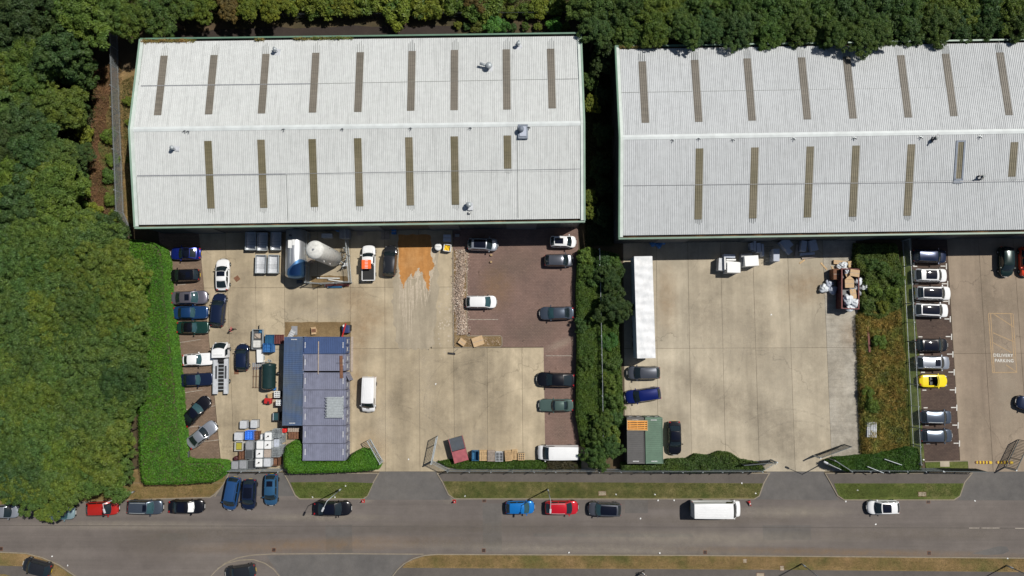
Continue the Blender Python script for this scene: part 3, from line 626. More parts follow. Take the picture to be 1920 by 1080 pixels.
# ================================================================== WAREHOUSES
M['ridge'] = plain('ridge_capping', (.62, .66, .66), .5, 0, 0, .12, .7)
M['streak'] = plain('rain_streak', (.24, .25, .24), .8)
def warehouse(name, label, TL, TR, BR, BL, ridge_y, mat, lights_up, lights_lo, laps, he=7.0, hr=8.9, green='green_light'):
    """corners = outer eaves line at height he in the survey; ridge at height hr"""
    A, B, Cc, D = G(*TL, he), G(*TR, he), G(*BR, he), G(*BL, he)
    root = thing(name, label, 'warehouse', (D.x, D.y, 0)); O = Vector((D.x, D.y, 0))
    def P(s, t, z): # s along, t from south eaves (0) to north eaves (1)
        p = (D.lerp(Cc, s)).lerp(A.lerp(B, s), t); return Vector((p.x, p.y, z))-O
    LEN = (Cc-D).length; WID = (A-D).length
    r0 = G(ridge_y[0][0], ridge_y[0][1], hr); tr = (r0-D).dot((A-D).normalized())/WID
    g = 0.62/WID                                 # box gutter width
    def hz(t): return he-0.05+(hr-he+0.05)*((t-g)/(tr-g) if t < tr else (1-g-t)/(1-g-tr))
    u0, u1 = 0.55/LEN, 1-0.55/LEN
    pitch = 0.25; n = int((u1-u0)*LEN/pitch)
    prof = [(0, 0), (.30, 0), (.42, .045), (.88, .045)]
    def sheet(s0, s1, t0, t1, lift, mt, nm, lbl=None, rows=2, inv=False):
        k0 = round((s0-u0)*LEN/pitch); k1 = round((s1-u0)*LEN/pitch); mb = MB(); us = []
        for k in range(k0, k1):
            for a, h in prof: us.append((u0+(k+a)*pitch/LEN, h))
        us.append((u0+k1*pitch/LEN, 0)); vs = []
        for j in range(rows+1):
            t = t0+(t1-t0)*j/rows
            for s, h in us: vs.append(P(s, t, hz(t)+h+lift))
        m_ = len(us); fs = [(j*m_+i, j*m_+i+1, (j+1)*m_+i+1, (j+1)*m_+i) for j in range(rows) for i in range(m_-1)]
        mb.add(vs, fs); return mb.build(nm, mt, root, label=lbl)
    lapS = [(G(x, y, (he+hr)/2)-D).dot((A-D).normalized())/WID for x, y in laps]
    tL, tU = lapS
    e = 0.12/WID
    for t0, t1, lf in ((g*.75, tL+e*.5, 0.0), (tL-e, tr, 0.035), (tr, tU+e, 0.035), (tU-e*.5, 1-g*.75, 0.0)):
        sheet(u0, u1, t0, t1, lf, mat, 'roof_panel')
    # rooflights
    for upper, lst in ((True, lights_up), (False, lights_lo)):
        for L in lst:
            (xa, ya), (xb, yb) = L[0], L[1]
            za = he+0.4 if upper else hr-0.3; zb = hr-0.3 if upper else he+0.4
            a, b = G(xa, ya, za), G(xb, yb, zb)
            ax = (Cc-D).normalized(); ay = (A-D).normalized()
            t0, t1 = (a-D).dot(ay)/WID, (b-D).dot(ay)/WID
            def s_of(p, t): l, r_ = D.lerp(A, t), Cc.lerp(B, t); return (p-l).dot(ax)/(r_-l).length
            s = (s_of(a, t0)+s_of(b, t1))/2; t0, t1 = sorted((t0, t1))
            hw = 0.5/LEN
            sheet(s-hw, s+hw, t0, t1, 0.07, M['grp_grey'] if upper else M['grp'], 'rooflight', rows=3)
            # dark rain streaks on the sheet between rooflight and gutter
            mb = MB()
            for q_ in range(4):
                ss = s-hw+(q_+.5)*2*hw/4; ln = (1.7 if upper else .7)/WID*(.7+.3*((q_*7) % 3)/2); ta, tb = (t1, t1+ln) if upper else (t0-ln, t0); dx = .022/LEN
                mb.add([P(ss-dx, ta, hz(ta)+.085), P(ss+dx, ta, hz(ta)+.085), P(ss+dx, tb, hz(tb)+.085), P(ss-dx, tb, hz(tb)+.085)], [(0, 1, 2, 3)])
            mb.build('streak_stain', M['streak'], root)
            if len(L) > 2:
                z = 0.105; mb = MB()
                for (sa, sb, ta, tb) in ((s-hw*1.25, s-hw*.75, t0, t1), (s+hw*.75, s+hw*1.25, t0, t1), (s-hw*1.25, s+hw*1.25, t0-.45/WID, t0+.15/WID), (s-hw*1.25, s+hw*1.25, t1-.02/WID, t1+.2/WID)):
                    mb.add([P(sa, ta, hz(ta)+.14), P(sb, ta, hz(ta)+.14), P(sb, tb, hz(tb)+.14), P(sa, tb, hz(tb)+.14)], [(0, 1, 2, 3)])
                mb.build('rooflight_surround', M['frame_grey'], root)
    # ridge cap
    mb = MB(); dw = .32/WID
    for s0_, s1_ in ((u0, u1),):
        mb.add([P(s0_, tr-dw, hz(tr-dw)+.10), P(s1_, tr-dw, hz(tr-dw)+.10), P(s1_, tr, hr+.14), P(s0_, tr, hr+.14), P(s1_, tr+dw, hz(tr+dw)+.10), P(s0_, tr+dw, hz(tr+dw)+.10)], [(0, 1, 2, 3), (3, 2, 4, 5)])
    mb.build('ridge_cap', M['ridge'], root)
    # box gutters (sunken) and fascias
    for t0, t1, nm in ((0.14/WID, g, 's'), (1-g, 1-.14/WID, 'n')):
        mb = MB().add([P(u0*.5, t0, he-.42), P(1-u0*.5, t0, he-.42), P(1-u0*.5, t1, he-.42), P(u0*.5, t1, he-.42)], [(0, 1, 2, 3)])
        mb.build('gutter', M['gutter'], root)
    fd = 0.6
    def cap(s0_, s1_, t0, t1, z00, z01, z10, z11, mt, nm, dep=fd):
        mb = MB(); q = [P(s0_, t0, z00), P(s1_, t0, z01), P(s1_, t1, z11), P(s0_, t1, z10)]
        q2 = [v-Vector((0, 0, dep)) for v in q]
        mb.add(q+q2, [(0, 1, 2, 3), (7, 6, 5, 4), (0, 4, 5, 1), (1, 5, 6, 2), (2, 6, 7, 3), (3, 7, 4, 0)]); mb.build(nm, mt, root)
    fw = .15/WID; bw = .17/LEN
    cap(0, 1, -.06/WID, fw, he, he, he, he, M[green], 'fascia'); cap(0, 1, 1-fw, 1+.06/WID, he, he, he, he, M['green_trim'], 'fascia')
    for s0_, s1_ in ((-.05/LEN, bw), (1-bw, 1+.05/LEN)):
        cap(s0_, s1_, fw, tr, he+.12, he+.12, hr+.22, hr+.22, M[green], 'fascia')
        cap(s0_, s1_, tr, 1-fw, hr+.22, hr+.22, he+.12, he+.12, M[green], 'fascia')
    for s0_, s1_ in ((bw, u0*1.02), (1-u0*1.02, 1-bw)):
        cap(s0_, s1_, fw*1.5, tr, he+.08, he+.08, hr+.16, hr+.16, M['white_trim'], 'verge_flashing', .12)
        cap(s0_, s1_, tr, 1-fw*1.5, hr+.16, hr+.16, he+.08, he+.08, M['white_trim'], 'verge_flashing', .12)
    # walls
    i_s, i_t = .35/LEN, .35/WID
    q = [P(i_s, i_t, 0), P(1-i_s, i_t, 0), P(1-i_s, 1-i_t, 0), P(i_s, 1-i_t, 0)]
    for k in range(4):
        a, b = q[k], q[(k+1) % 4]; d = (b-a); L = d.length; d.normalize(); nrm = Vector((d.y, -d.x, 0)); mb = MB()
        vs = []; nn = int(L/0.6)
        for z in (0, he-.5):
            for i in range(nn*2+1): vs.append(a+d*(L*i/(nn*2))+nrm*(0.04*(i % 2))+Vector((0, 0, z)))
        m_ = nn*2+1; mb.add(vs, [(i, i+1, m_+i+1, m_+i) for i in range(m_-1)]); mb.build('wall', M['cladding'], root)
    for s in (.12, .3, .5, .68, .86):
        a = P(s, i_t, 0); mb = MB()
        for k in range(9): mb.box((a.x, a.y-.08, .25+k*.5), (4.2, .06, .47))
        mb.build('roller_door', M['door_grey'], root)
    return root, P, hz, O, tr, WID, LEN, A, D, Cc
UP1 = [((308.5, 104), (295.5, 216.5)), ((403, 103), (392, 215)), ((498, 101), (489, 213.5)), ((593, 99), (587, 212)), ((675.5, 98), (671, 211)), ((772, 96), (769, 209)), ((854, 94), (853, 208)), ((951, 93), (951, 207)), ((1034, 92), (1036, 205))]
LO1 = [((391, 265), (396, 391)), ((488, 263), (493, 390)), ((586, 262), (590, 388.5)), ((670, 260.5), (674, 387.5)), ((768, 259), (771, 386)), ((853, 257.5), (855, 385)), ((952.5, 256), (952.5, 320))]
M['frame_grey'] = plain('slate_grey_flashing', (.17, .20, .25), .6)
WA = warehouse('warehouse', 'white ribbed roof warehouse with grey brown rooflights and green edging, standing behind the car yard with containers',
               (262, 72), (1090, 61), (1097, 416), (252, 428), [(243, 243)], M['roof_a'], UP1, LO1, [(640, 326), (640, 157)])
def roof_line(Wd, x0, y0, x1, y1_, wd, nm, mt):
    root, P, hz, O, tr, WID, LEN, A, D, Cc = Wd; q = []
    for px, py in ((x0, y0), (x1, y1_)):
        z = 8.0
        for _ in range(4): p = G(px, py, z); t = (p-D).dot((A-D).normalized())/WID; z = hz(t)+.1
        p.z = z; q.append(p-O)
    MB().bar(q[0], q[1], wd, .03).build(nm, M[mt], root)
roof_line(WA, 264, 161, 582, 157, .13, 'sealing_strip', 'grey'); roof_line(WA, 257, 329.5, 536, 326, .13, 'sealing_strip', 'grey'); roof_line(WA, 583, 157, 1083, 147.5, .04, 'sheet_lap', 'streak'); roof_line(WA, 537, 326, 1088, 316.5, .05, 'sheet_lap', 'grey')
roof_line(WA, 537, 327, 540, 413, .035, 'sheet_lap', 'streak'); roof_line(WA, 970, 260, 972, 408, .035, 'sheet_lap', 'streak')
UP2 = [((1204, 115), (1210, 231)), ((1303, 113), (1311, 230)), ((1402, 111), (1412, 228.5)), ((1502, 110), (1514, 227)), ((1587.5, 109), (1602, 226)), ((1687.5, 107.5), (1704, 225)), ((1774, 105.5), (1792, 223)), ((1874.5, 104), (1894.5, 222)),
       ((1960, 103), (1982, 221)), ((2045, 102), (2068, 220))]
LO2 = [((1311.5, 280), (1311.5, 412)), ((1414, 279), (1413, 411)), ((1516.5, 278), (1514.5, 410)), ((1604, 277), (1602, 409)), ((1707.5, 275.5), (1704, 408)), ((1797, 272), (1795, 344), 1), ((1898.5, 273), (1896.5, 339)), ((1990, 272), (1988, 404))]
WB = warehouse('warehouse', 'pale grey ribbed roof warehouse with dark green edge, overhung by trees along its back',
               (1153, 86), (2100, 70), (2112, 434), (1160, 448), [(1165, 258)], M['roof_b'], UP2, LO2, [(1500, 344), (1500, 172)], green='green_trim')
WA[0]['label'] = 'white ribbed roof warehouse with green edging behind the yard full of containers and cars'

roof_line(WB, 1163, 173.5, 2070, 159.5, .035, 'sheet_lap', 'streak'); roof_line(WB, 1168, 348, 2080, 338, .05, 'sheet_lap', 'grey')
# --- roof fittings: each sits on the roof
def on_roof(Wd, px, py, zg=8.0):
    root, P, hz, O, tr, WID, LEN, A, D, Cc = Wd
    z = zg
    for _ in range(4):
        p = G(px, py, z); t = (p-D).dot((A-D).normalized())/WID; z = hz(t)+.03
    p.z = z; return p
def cowl(Wd, px, py, label, ang, L=.9, r=.2, plate=True, cat='vent'):
    p = on_roof(Wd, px, py); t = thing('roof_vent', label, cat, p, ang)
    if plate: MB().box((.15, -.1, .06), (.7, 1.0, .07)).build('flashing_plate', M['grey_light'], t)
    MB().cyl((0, 0, -.05), (0, 0, .75), r, n=14).build('flue_pipe', M['steel'], t, True)
    MB().lathe((0, 0, .75), (0, 0, 2), [(0, r*1.1), (.1, r*1.7), (.22, r*1.6), (.34, r*.4)], 14).build('cowl', M['galv'], t, True)
    if L: MB().cyl((0, 0, .55), (-L, .35, .62), r*.7, n=10).build('side_duct', M['galv'], t, True)
cowl(WA, 519, 97, 'small capped flue on a grey plate near the third upper rooflight', R(-10), .35, .16)
cowl(WA, 917, 127, 'branched steel flue with long side arm between two upper rooflights', 0, 1.2, .26)
cowl(WA, 972, 86, 'small silver flue close to the back gutter of the white roof', R(-60), .4, .17)
cowl(WA, 328, 280, 'short flue on a long flashing strip left of the lowest rooflights', R(80), .3, .16)
cowl(WA, 880, 386, 'flue with pinkish plate close to the front gutter of the white roof', 0, .3, .22)
p = on_roof(WA, 979, 246); t = thing('roof_fan', 'square blue grey fan housing with round cowl just below the ridge', 'fan', p)
MB().box((.1, -.1, .1), (1.3, 1.9, .3)).build('base_plate', M['frame_grey'], t)
MB().cyl((-.15, .1, .15), (-.15, .1, .9), .36, n=18).build('cowl', M['frame_grey'], t, True); MB().box((.1, -.1, .28), (.9, 1.3, .12)).build('cover_panel', M['board'], t)
p = on_roof(WA, 880, 399.5); t = thing('roof_outlet', 'tiny square outlet below the flue near the front gutter', 'outlet', p); MB().box((0, 0, .1), (.3, .3, .3)).build('box_frame', M['grey_dark'], t); MB().box((0, 0, .27), (.16, .16, .06)).build('cap', M['white'], t)
for px, py, lb in ((1750, 262, 'dark twisted ventilator just below the ridge of the grey roof'), (1837, 333, 'dark box ventilator beside the blue framed rooflight')):
    p = on_roof(WB, px, py); t = thing('roof_vent', lb, 'vent', p, R(35 if py < 300 else 0))
    MB().box((0, 0, .2), (.6, .5, .45)).build('vent_box', M['grey_dark'], t)
    MB().bar((-.6, -.25, .55), (.55, .3, .65), .2, .08).build('vane', M['grey'], t); MB().cyl((0, 0, .4), (0, 0, .9), .16).build('flue_pipe', M['galv_dark'], t)
p = on_roof(WB, 1818, 340); t = thing('cable_tray', 'thin grey conduit running from the blue framed rooflight to the dark ventilator', 'conduit', p)
MB().box((0, 0, .06), (2.6, .09, .06)).build('tray', M['grey'], t)
anchor = None
for Wd, lst in ((WA, [(347, 245), (354, 246), (533, 242), (642, 241), (771, 240), (882, 239), (992, 238)]), (WB, [(1262, 262), (1374, 261), (1489, 259.5), (1602, 258), (1727, 257), (1838, 256), (1310, 259)])):
    for px, py in lst:
        p = on_roof(Wd, px, py)
        lb = 'small dark fixing just below the ridge of the white roof' if Wd is WA else 'small dark fixing just below the ridge of the grey roof'
        gp = 'fixings along the ridge of the white roof' if Wd is WA else 'fixings along the ridge of the grey roof'
        if anchor is None:
            anchor = thing('roof_anchor', lb, 'roof anchor', p, 0, gp); MB().box((0, 0, .05), (.34, .12, .08)).build('foot_plate', M['galv'], anchor)
            MB().bar((0, 0, .05), (.14, -.3, .3), .07).bar((0, 0, .05), (-.2, -.2, .25), .07).build('hook', M['grey_dark'], anchor)
        else: dup(anchor, p, random.uniform(-.5, .5), lb, gp)
# dry moss and weeds growing in the gutters
def leaf_quads(P_, N_, L_, W_, rg):
    """rhombic leaves at P_ facing N_"""
    n = len(P_); N_ = N_/np.maximum(1e-6, np.linalg.norm(N_, axis=1))[:, None]
    r = rg.normal(size=(n, 3)); T = np.cross(N_, r); T /= np.maximum(1e-6, np.linalg.norm(T, axis=1))[:, None]; B = np.cross(N_, T)
    L_ = np.broadcast_to(L_, (n,))[:, None]; W_ = np.broadcast_to(W_, (n,))[:, None]
    v = np.stack([P_-T*L_/2, P_-B*W_/2-T*L_*.05, P_+T*L_/2, P_+B*W_/2-T*L_*.05], axis=1).reshape(-1, 3)
    return v
def quad_mesh(name, v, mat):
    n = len(v)//4; me = bpy.data.meshes.new(name); me.vertices.add(len(v)); me.vertices.foreach_set('co', v.astype(np.float32).ravel())
    me.loops.add(n*4); me.loops.foreach_set('vertex_index', np.arange(n*4, dtype=np.int32)); me.polygons.add(n)
    me.polygons.foreach_set('loop_start', np.arange(0, n*4, 4, dtype=np.int32)); me.polygons.foreach_set('loop_total', np.full(n, 4, dtype=np.int32))
    me.update(calc_edges=True); me.materials.append(mat); return me
def tuft_strip(px0, px1, py0, py1, z, n, wd, col, label, h=.35, name='moss'):
    a, b = G(px0, py0, z), G(px1, py1, z); t = rng.random(n)
    cl = np.sin(t*19)*.5+.5+rng.random(n)*.4
    P_ = np.array(a)[None]+(np.array(b)-np.array(a))[None]*t[:, None]+np.stack([rng.normal(0, .1, n), rng.normal(0, wd, n), rng.random(n)*h*cl], 1)
    N_ = rng.normal(size=(n, 3))*.6+np.array([0, 0, .7])
    o = link(name, quad_mesh(name, leaf_quads(P_, N_, .22, .07, rng), M['leaf_dry'])); o.color = (*col, 1); tag(o, label, 'moss', None, 'stuff'); return o
tuft_strip(266, 366, 78, 76.5, 6.95, 1600, .12, (.30, .20, .08), 'brown dry moss filling the gutter at the white roof corner')
tuft_strip(480, 495, 75, 75, 6.95, 250, .12, (.28, .20, .08), 'small patch of brown moss in the back gutter')
tuft_strip(552, 660, 73.5, 72, 6.95, 1300, .1, (.20, .18, .06), 'strip of yellowish moss in the middle of the back gutter')
tuft_strip(1160, 1240, 89, 88, 6.95, 700, .1, (.20, .15, .06), 'brown weeds in the back gutter of the grey roof')

# ================================================================== VEHICLES
def wheel_meshes():
    t = MB().lathe((0, -.11, 0), (0, 1, 0), [(0, .2), (0, .29), (.03, .32), (.19, .32), (.22, .29), (.22, .2)], 18).mesh('tyre', M['black'], True)
    r = MB().lathe((0, -.115, 0), (0, 1, 0), [(0, .05), (.01, .19), (.03, .21), (.2, .21), (.22, .19), (.225, .05)], 12).mesh('rim', M['galv'], False)
    return t, r
TYRE, RIM = wheel_meshes()
def smooth_interp(xs, ys, x):
    return float(np.interp(x, xs, ys))
STY = {  # ws_base, roof_front, roof_rear, rear_base, roof z, belt z, nose z, tail z, roof width ratio
 'hatch': (.22, .385, .84, .965, 1.46, .93, .70, .88, .79), 'suv': (.235, .37, .87, .975, 1.66, 1.05, .85, 1.0, .81), 'saloon': (.27, .42, .70, .86, 1.42, .92, .66, .92, .78),
 'coupe': (.33, .47, .66, .86, 1.31, .86, .60, .86, .76), 'estate': (.25, .39, .87, .97, 1.48, .94, .70, .92, .79), 'classic': (.385, .47, .70, .83, 1.36, .86, .74, .82, .74),
 'wedge': (.40, .52, .78, .93, 1.3, .84, .6, .86, .74), 'mpv': (.17, .33, .88, .98, 1.6, .98, .72, 1.0, .82), 'fastback': (.27, .42, .68, .93, 1.4, .9, .64, .9, .77),
 'minivan': (.13, .27, .965, .995, 1.85, 1.08, .80, 1.1, .90), 'van': (.11, .22, .985, .998, 2.45, 1.25, .95, 1.2, .91), 'pickup': (.25, .36, .53, .58, 1.75, 1.05, .95, 1.05, .80)}
def car(px, py, head, L, Wd, style, col, label, z=Z_YARD, glassroof=None, sun=None, rails=None, ws='glass', extra=None, group=None, topz=None, cat=None, name=None, shade=None, roofcol=None, stripes=False):
    wb_, rf_, rr_, rb_, zr, zb, zn, zt, tw = STY[style]
    p = G(px, py, zr*.55+z); cat = cat or ('van' if 'van' in style else 'pickup truck' if style == 'pickup' else 'car')
    root = thing(name or {'van': 'delivery_van', 'minivan': 'small_van', 'pickup': 'pickup_truck'}.get(style, 'parked_car'), label, cat, (p.x, p.y, z), R(head), group)
    pm = PAINT[col]; w = Wd/2
    X = lambda t: L*(.5-t)          # t from the nose backwards
    van = style in ('van', 'minivan')
    ts = [0, .006, .02, .045, .08, .13, wb_*.75, wb_, .35, .5, .65, .8, .88, .93, .965, .985, .996, 1]; ts = sorted(set(ts))
    wx = [0, .006, .02, .045, .08, .13, .3, .7, .88, .93, .965, .985, .996, 1]
    k = 1.5 if style in ('coupe', 'hatch', 'fastback', 'saloon', 'mpv') else 1.0
    wy = [1-.24*k*.8, 1-.17*k*.9, 1-.11*k, 1-.065*k, 1-.035*k, .992, 1, 1, .985, 1-.04*k, 1-.075*k, 1-.115*k, 1-.16*k, 1-.2*k]
    if van: wy = [.86, .90, .94, .97, .985, 1, 1, 1, 1, 1, 1, .995, .99, .985]
    if style in ('classic',): wy = [.80, .84, .88, .91, .93, .95, .99, 1, .97, .94, .90, .86, .80, .76]
    zx = [0, .02, wb_*.4, wb_, .5, rb_, .985, 1]; zy = [zn-.12, zn, zn+(zb-zn)*.62, zb, zb, max(zt, zb-.02), zt-.02, zt-.12]
    bowf, bowr = (.10, .07) if van else (.26, .16)
    if style == 'classic': bowf, bowr = .14, .14
    sec = [(.93, .20), (1.0, .30), (1.0, .52), (.995, .72), (.965, .93), (.90, .985), (.72, 1.01), (.4, 1.025), (0, 1.03)]
    vs = []; m_ = 2*len(sec)-1
    for t in ts:
        hw = w*smooth_interp(wx, wy, t); zz = smooth_interp(zx, zy, t)
        row = [(a*hw, (b if b < .56 else .52+(zz-.52)*((b-.52)/.5))) for a, b in sec]
        if t in (0, 1): row = [(a, .34+(b-.34)*.9 if b > .34 else .34) for a, b in row]
        full = row+[(-a, b) for a, b in reversed(row[:-1])]
        fr = max(0, 1-t/.14)**1.3; re = max(0, 1-(1-t)/.12)**1.3
        for a, b in full:
            q = abs(a)/w; vs.append((X(t)-bowf*q**2.4*fr+bowr*q**2.4*re, a, b))
    nT = len(ts); fs = [(i*m_+j, i*m_+j+1, (i+1)*m_+j+1, (i+1)*m_+j) for i in range(nT-1) for j in range(m_-1)]
    fs += [tuple(range(m_))[::-1], tuple(range((nT-1)*m_, nT*m_))]
    MB().add(vs, fs).build('body', pm, root, True)
    MB().box((0, 0, .24), (L*.86, Wd*.86, .12)).build('underbody', M['black'], root)
    # cabin surfaces
    zc = zb+.0; wbse = w*(.97 if van else .93 if style != 'classic' else .86); wtop = w*tw if not van else w*tw
    bf, bt, rbw, rtw = (.10, .05, .02, .02) if van else (.20, .09, .10, .07)
    def front(s, t):
        s = s*2-1; a = Vector((X(wb_)+bf*(1-s*s), s*wbse, zc)); b = Vector((X(rf_)+bt*(1-s*s), s*wtop, zr-.05+.04*(1-s*s)))
        q = a.lerp(b, t); q.z += .05*math.sin(PI*t); return q
    def rear(s, t):
        s = s*2-1; a = Vector((X(rb_)-rbw*(1-s*s), s*wbse*.96, zc)); b = Vector((X(rr_)-rtw*(1-s*s), s*wtop*.96, zr-.05+.03*(1-s*s)))
        q = a.lerp(b, t); q.z += .04*math.sin(PI*t); return q
    def side(sg):
        def f(u, t):
            a = Vector((X(wb_)+(X(rb_)-X(wb_))*u, sg*wbse*(1-.04*u), zc)); b = Vector((X(rf_)+(X(rr_)-X(rf_))*u, sg*wtop*(1-.04*u), zr-.05))
            q = a.lerp(b, t); q.y += sg*(.05*math.sin(PI*t)+.02*math.sin(PI*u)); return q
        return f
    def roof(u, s):
        s2 = s*2-1; a = front(s, 1); b = rear(s, 1); q = a.lerp(b, u); q.z += (.055*math.sin(PI*u)+.035*math.sin(PI*min(1, u*6)/2))*(1-abs(s2)**3)
        q.y += (1 if s2 > 0 else -1)*.02*math.sin(PI*u)*abs(s2)**4; return q
    cab = MB(); cab.grid(lambda u, v: front(u, v), 8, 4); cab.grid(lambda u, v: rear(u, v), 8, 4)
    cab.grid(side(1), 8, 4); cab.grid(side(-1), 8, 4)
    cab.build('cabin', pm, root, True)
    rc = PAINT[roofcol] if roofcol else pm
    MB().grid(roof, 10, 8).build('roof', rc, root, True)
    def off(fn, u0, u1, v0, v1, nu, nv, d, nm, mt, flip=1, lbl=None):
        def g(u, v):
            uu, vv = u0+(u1-u0)*u, v0+(v1-v0)*v; e = .01; p0 = fn(uu, vv); n = (fn(min(1, uu+e), vv)-fn(max(0, uu-e), vv)).cross(fn(uu, min(1, vv+e))-fn(uu, max(0, vv-e)))
            n.normalize(); c = p0-Vector((0, 0, .6)); c.x = 0 if abs(p0.x) > 1e9 else c.x*.6
            if n.dot(Vector((p0.x*.3, p0.y, .6))) < 0: n = -n
            return p0+n*d
        return MB().grid(g, nu, nv).build(nm, mt, root, True, lbl)
    if style != 'pickup' or True:
        off(front, .045, .955, .03, .95, 8, 5, .012, 'windscreen', M[ws])
    if not van: off(rear, .08, .92, .12, .93, 6, 3, .012, 'rear_window', M['glass'])
    for sg in (1, -1):
        if van: off(side(sg), .03, .20 if style == 'van' else .24, .1, .85, 3, 2, .012, 'side_window', M['glass'])
        elif style == 'pickup': off(side(sg), .1, .86, .1, .88, 3, 2, .012, 'side_window', M['glass'])
        else:
            off(side(sg), .09, .47, .08, .9, 4, 2, .012, 'side_window', M['glass']); off(side(sg), .52, .93, .08, .9, 4, 2, .012, 'side_window', M['glass'])
    if van:
        for k_ in range(5):
            sv_ = .18+k_*.16; rb = MB()
            for j_ in range(6): rb.bar(roof(.12+j_*.135, sv_)+Vector((0, 0, .012)), roof(.12+(j_+1)*.135, sv_)+Vector((0, 0, .012)), .05, .02)
            rb.build('roof_rib', pm, root)
    if glassroof:
        a, b = glassroof if isinstance(glassroof, tuple) else (.02, .9)
        off(roof, a, b, .1, .9, 8, 6, .014, 'glass_roof', M['glass_black'])
    if sun: off(roof, sun[0], sun[1], .2, .8, 3, 3, .014, 'sunroof', M['glass_black'])
    if rails:
        for sg in (.045, .955):
            a, b, c = roof(.06, sg), roof(.5, sg), roof(.94, sg); up = Vector((0, 0, .05))
            MB().bar(a+up, b+up*1.3, .045).bar(b+up*1.3, c+up, .045).build('roof_rail', M[rails], root)
    # lamps, mirrors, wheels, plates, bonnet shut lines
    fw_ = smooth_interp(wx, wy, .03)*w
    for sg in (1, -1):
        hl = MB().box((X(.03)-.16*bowf/.26, sg*fw_*.80, zn-.07), (.24, w*.20, .12), -sg*.5 if not van else -sg*.15); hl.build('headlight', M['head'], root)
        MB().box((X(.985)+bowr*.45, sg*smooth_interp(wx, wy, .985)*w*.84, zt-.1), (.14, w*.24, .2), sg*.45 if not van else 0).build('tail_light', M['tail'], root)
        mx = X(wb_+(rf_-wb_)*.35); ml = MB().box((mx, sg*(w+.09), zb+.06), (.14, .2, .13)); ml.bar((mx, sg*w*.93, zb), (mx, sg*(w+.05), zb+.04), .05); ml.build('wing_mirror', pm if col not in ('white',) or random.random() < .5 else M['black'], root)
        a = front(.5+.25*sg, .06); b = front(.5+.03*sg, .30); MB().bar(a+Vector((0.02, 0, .03)), b+Vector((0.02, 0, .03)), .02).build('wiper', M['black'], root)
    MB().box((X(.0)+.0, 0, .42), (.08, w*1.1, .18)).build('grille', M['black'], root)
    MB().box((X(1)-.005, 0, .5), (.02, .50, .10)).build('number_plate', M['plate'], root)
    MB().box((X(0)+.05, 0, .5), (.03, .52, .11)).build('number_plate', M['plate_w'], root)
    for t, sg in ((.17 if not van else .14, 1), (.17 if not van else .14, -1), (.81 if not van else .78, 1), (.81 if not van else .78, -1)):
        wo = link('wheel', TYRE, root, loc=(X(t), sg*(w-.10), .32)); link('rim', RIM, wo)
    if not van:
        mb = MB(); y = w*.62     # bonnet and boot shut lines, thin dark gaps
        zz = lambda t: smooth_interp(zx, zy, t)+.012
        for sg in (1, -1):
            mb.bar((X(.05), sg*y*.92, zz(.05)-.035), (X(wb_*.9), sg*y*1.08, zz(wb_*.9)-.01), .016, .02)
        if style in ('saloon', 'classic', 'coupe', 'fastback'):
            mb.bar((X(rb_+.02), -y, zz(rb_)), (X(rb_+.02), y, zz(rb_)), .016, .02)
        mb.build('shut_line', M['black'], root)
    if stripes:
        for sg in (.12, -.12): MB().bar((X(wb_)+.1, sg, zb+.055), (X(.03), sg, zn+.03), .13, .012).build('bonnet_stripe', M['black'], root)
    if shade: off(front, .1, .9, .1, .9, 5, 3, .02, 'sunshade', M[shade], lbl='silver sunshade behind the windscreen')
    return root
B = 12.9; PXM = 13.4
c_ = car
c_(348, 475, 180, 4.35, 1.8, 'coupe', 'blue', 'bright blue coupe with black roof, first car below the shaded warehouse front', glassroof=(.0, .95), roofcol='black')
c_(346, 516, 182, 4.2, 1.78, 'hatch', 'black', 'black hatchback parked between the bright blue coupe and grey saloon', sun=(.5, .8))
c_(355, 558, 2, 5.1, 1.9, 'saloon', 'mauve', 'grey saloon with small dark sunroof beside the tall bright hedge', sun=(.15, .55), ws='glass_teal')
c_(357, 586, 1, 4.9, 1.85, 'classic', 'classicblue', 'long blue classic saloon between the grey saloon and green soft top', ws='glass_teal')
c_(361, 614, 0, 4.5, 1.75, 'classic', 'green', 'dark green car with black soft top near the hedge', roofcol='black', ws='glass_teal')
c_(417, 515, 91, 4.5, 1.85, 'fastback', 'white', 'white fastback with black glass roof standing alone on the concrete', glassroof=(.0, .55))
c_(409, 581, 86, 4.65, 1.85, 'estate', 'navy', 'dark navy estate with silver roof rails below the white fastback', rails='chrome')
c_(371, 674, 3, 4.3, 1.72, 'wedge', 'white', 'white wedge shaped classic whose nose points at the recovery truck', ws='glass_teal')
c_(367, 712, 3, 4.8, 1.8, 'classic', 'navy', 'long navy classic saloon beside the recovery truck bed', ws='glass_teal')
c_(367, 771, 47, 4.85, 1.85, 'coupe', 'black', 'black coupe parked at an angle beside the hedge', ws='glass_teal', glassroof=(.0, .98))
c_(378, 815, 39, 4.7, 1.85, 'coupe', 'silver', 'silver coupe parked at an angle near the hedge corner', glassroof=None)
c_(454, 670, 92, 3.75, 1.72, 'hatch', 'navy', 'small dark blue hatchback between the recovery truck and the dark green tank')
c_(731, 489, 87, 4.3, 1.85, 'suv', 'darkgrey', 'dark grey car parked beside the orange spill', ws='glass')
c_(905, 458, -2, 4.3, 1.85, 'hatch', 'silver', 'silver car with black glass roof half in the warehouse shadow', glassroof=(.05, .85))
c_(902, 566, 0, 4.35, 1.8, 'hatch', 'white', 'white hatchback alone beside the rubble heap', ws='glass_teal')
c_(1056, 453, -1, 3.7, 1.7, 'hatch', 'white', 'small white car in the warehouse shadow nearest the building corner', sun=(.3, .95))
c_(1048, 488, 0, 4.1, 1.78, 'hatch', 'grey', 'grey hatchback below the small white car beside the shrubs')
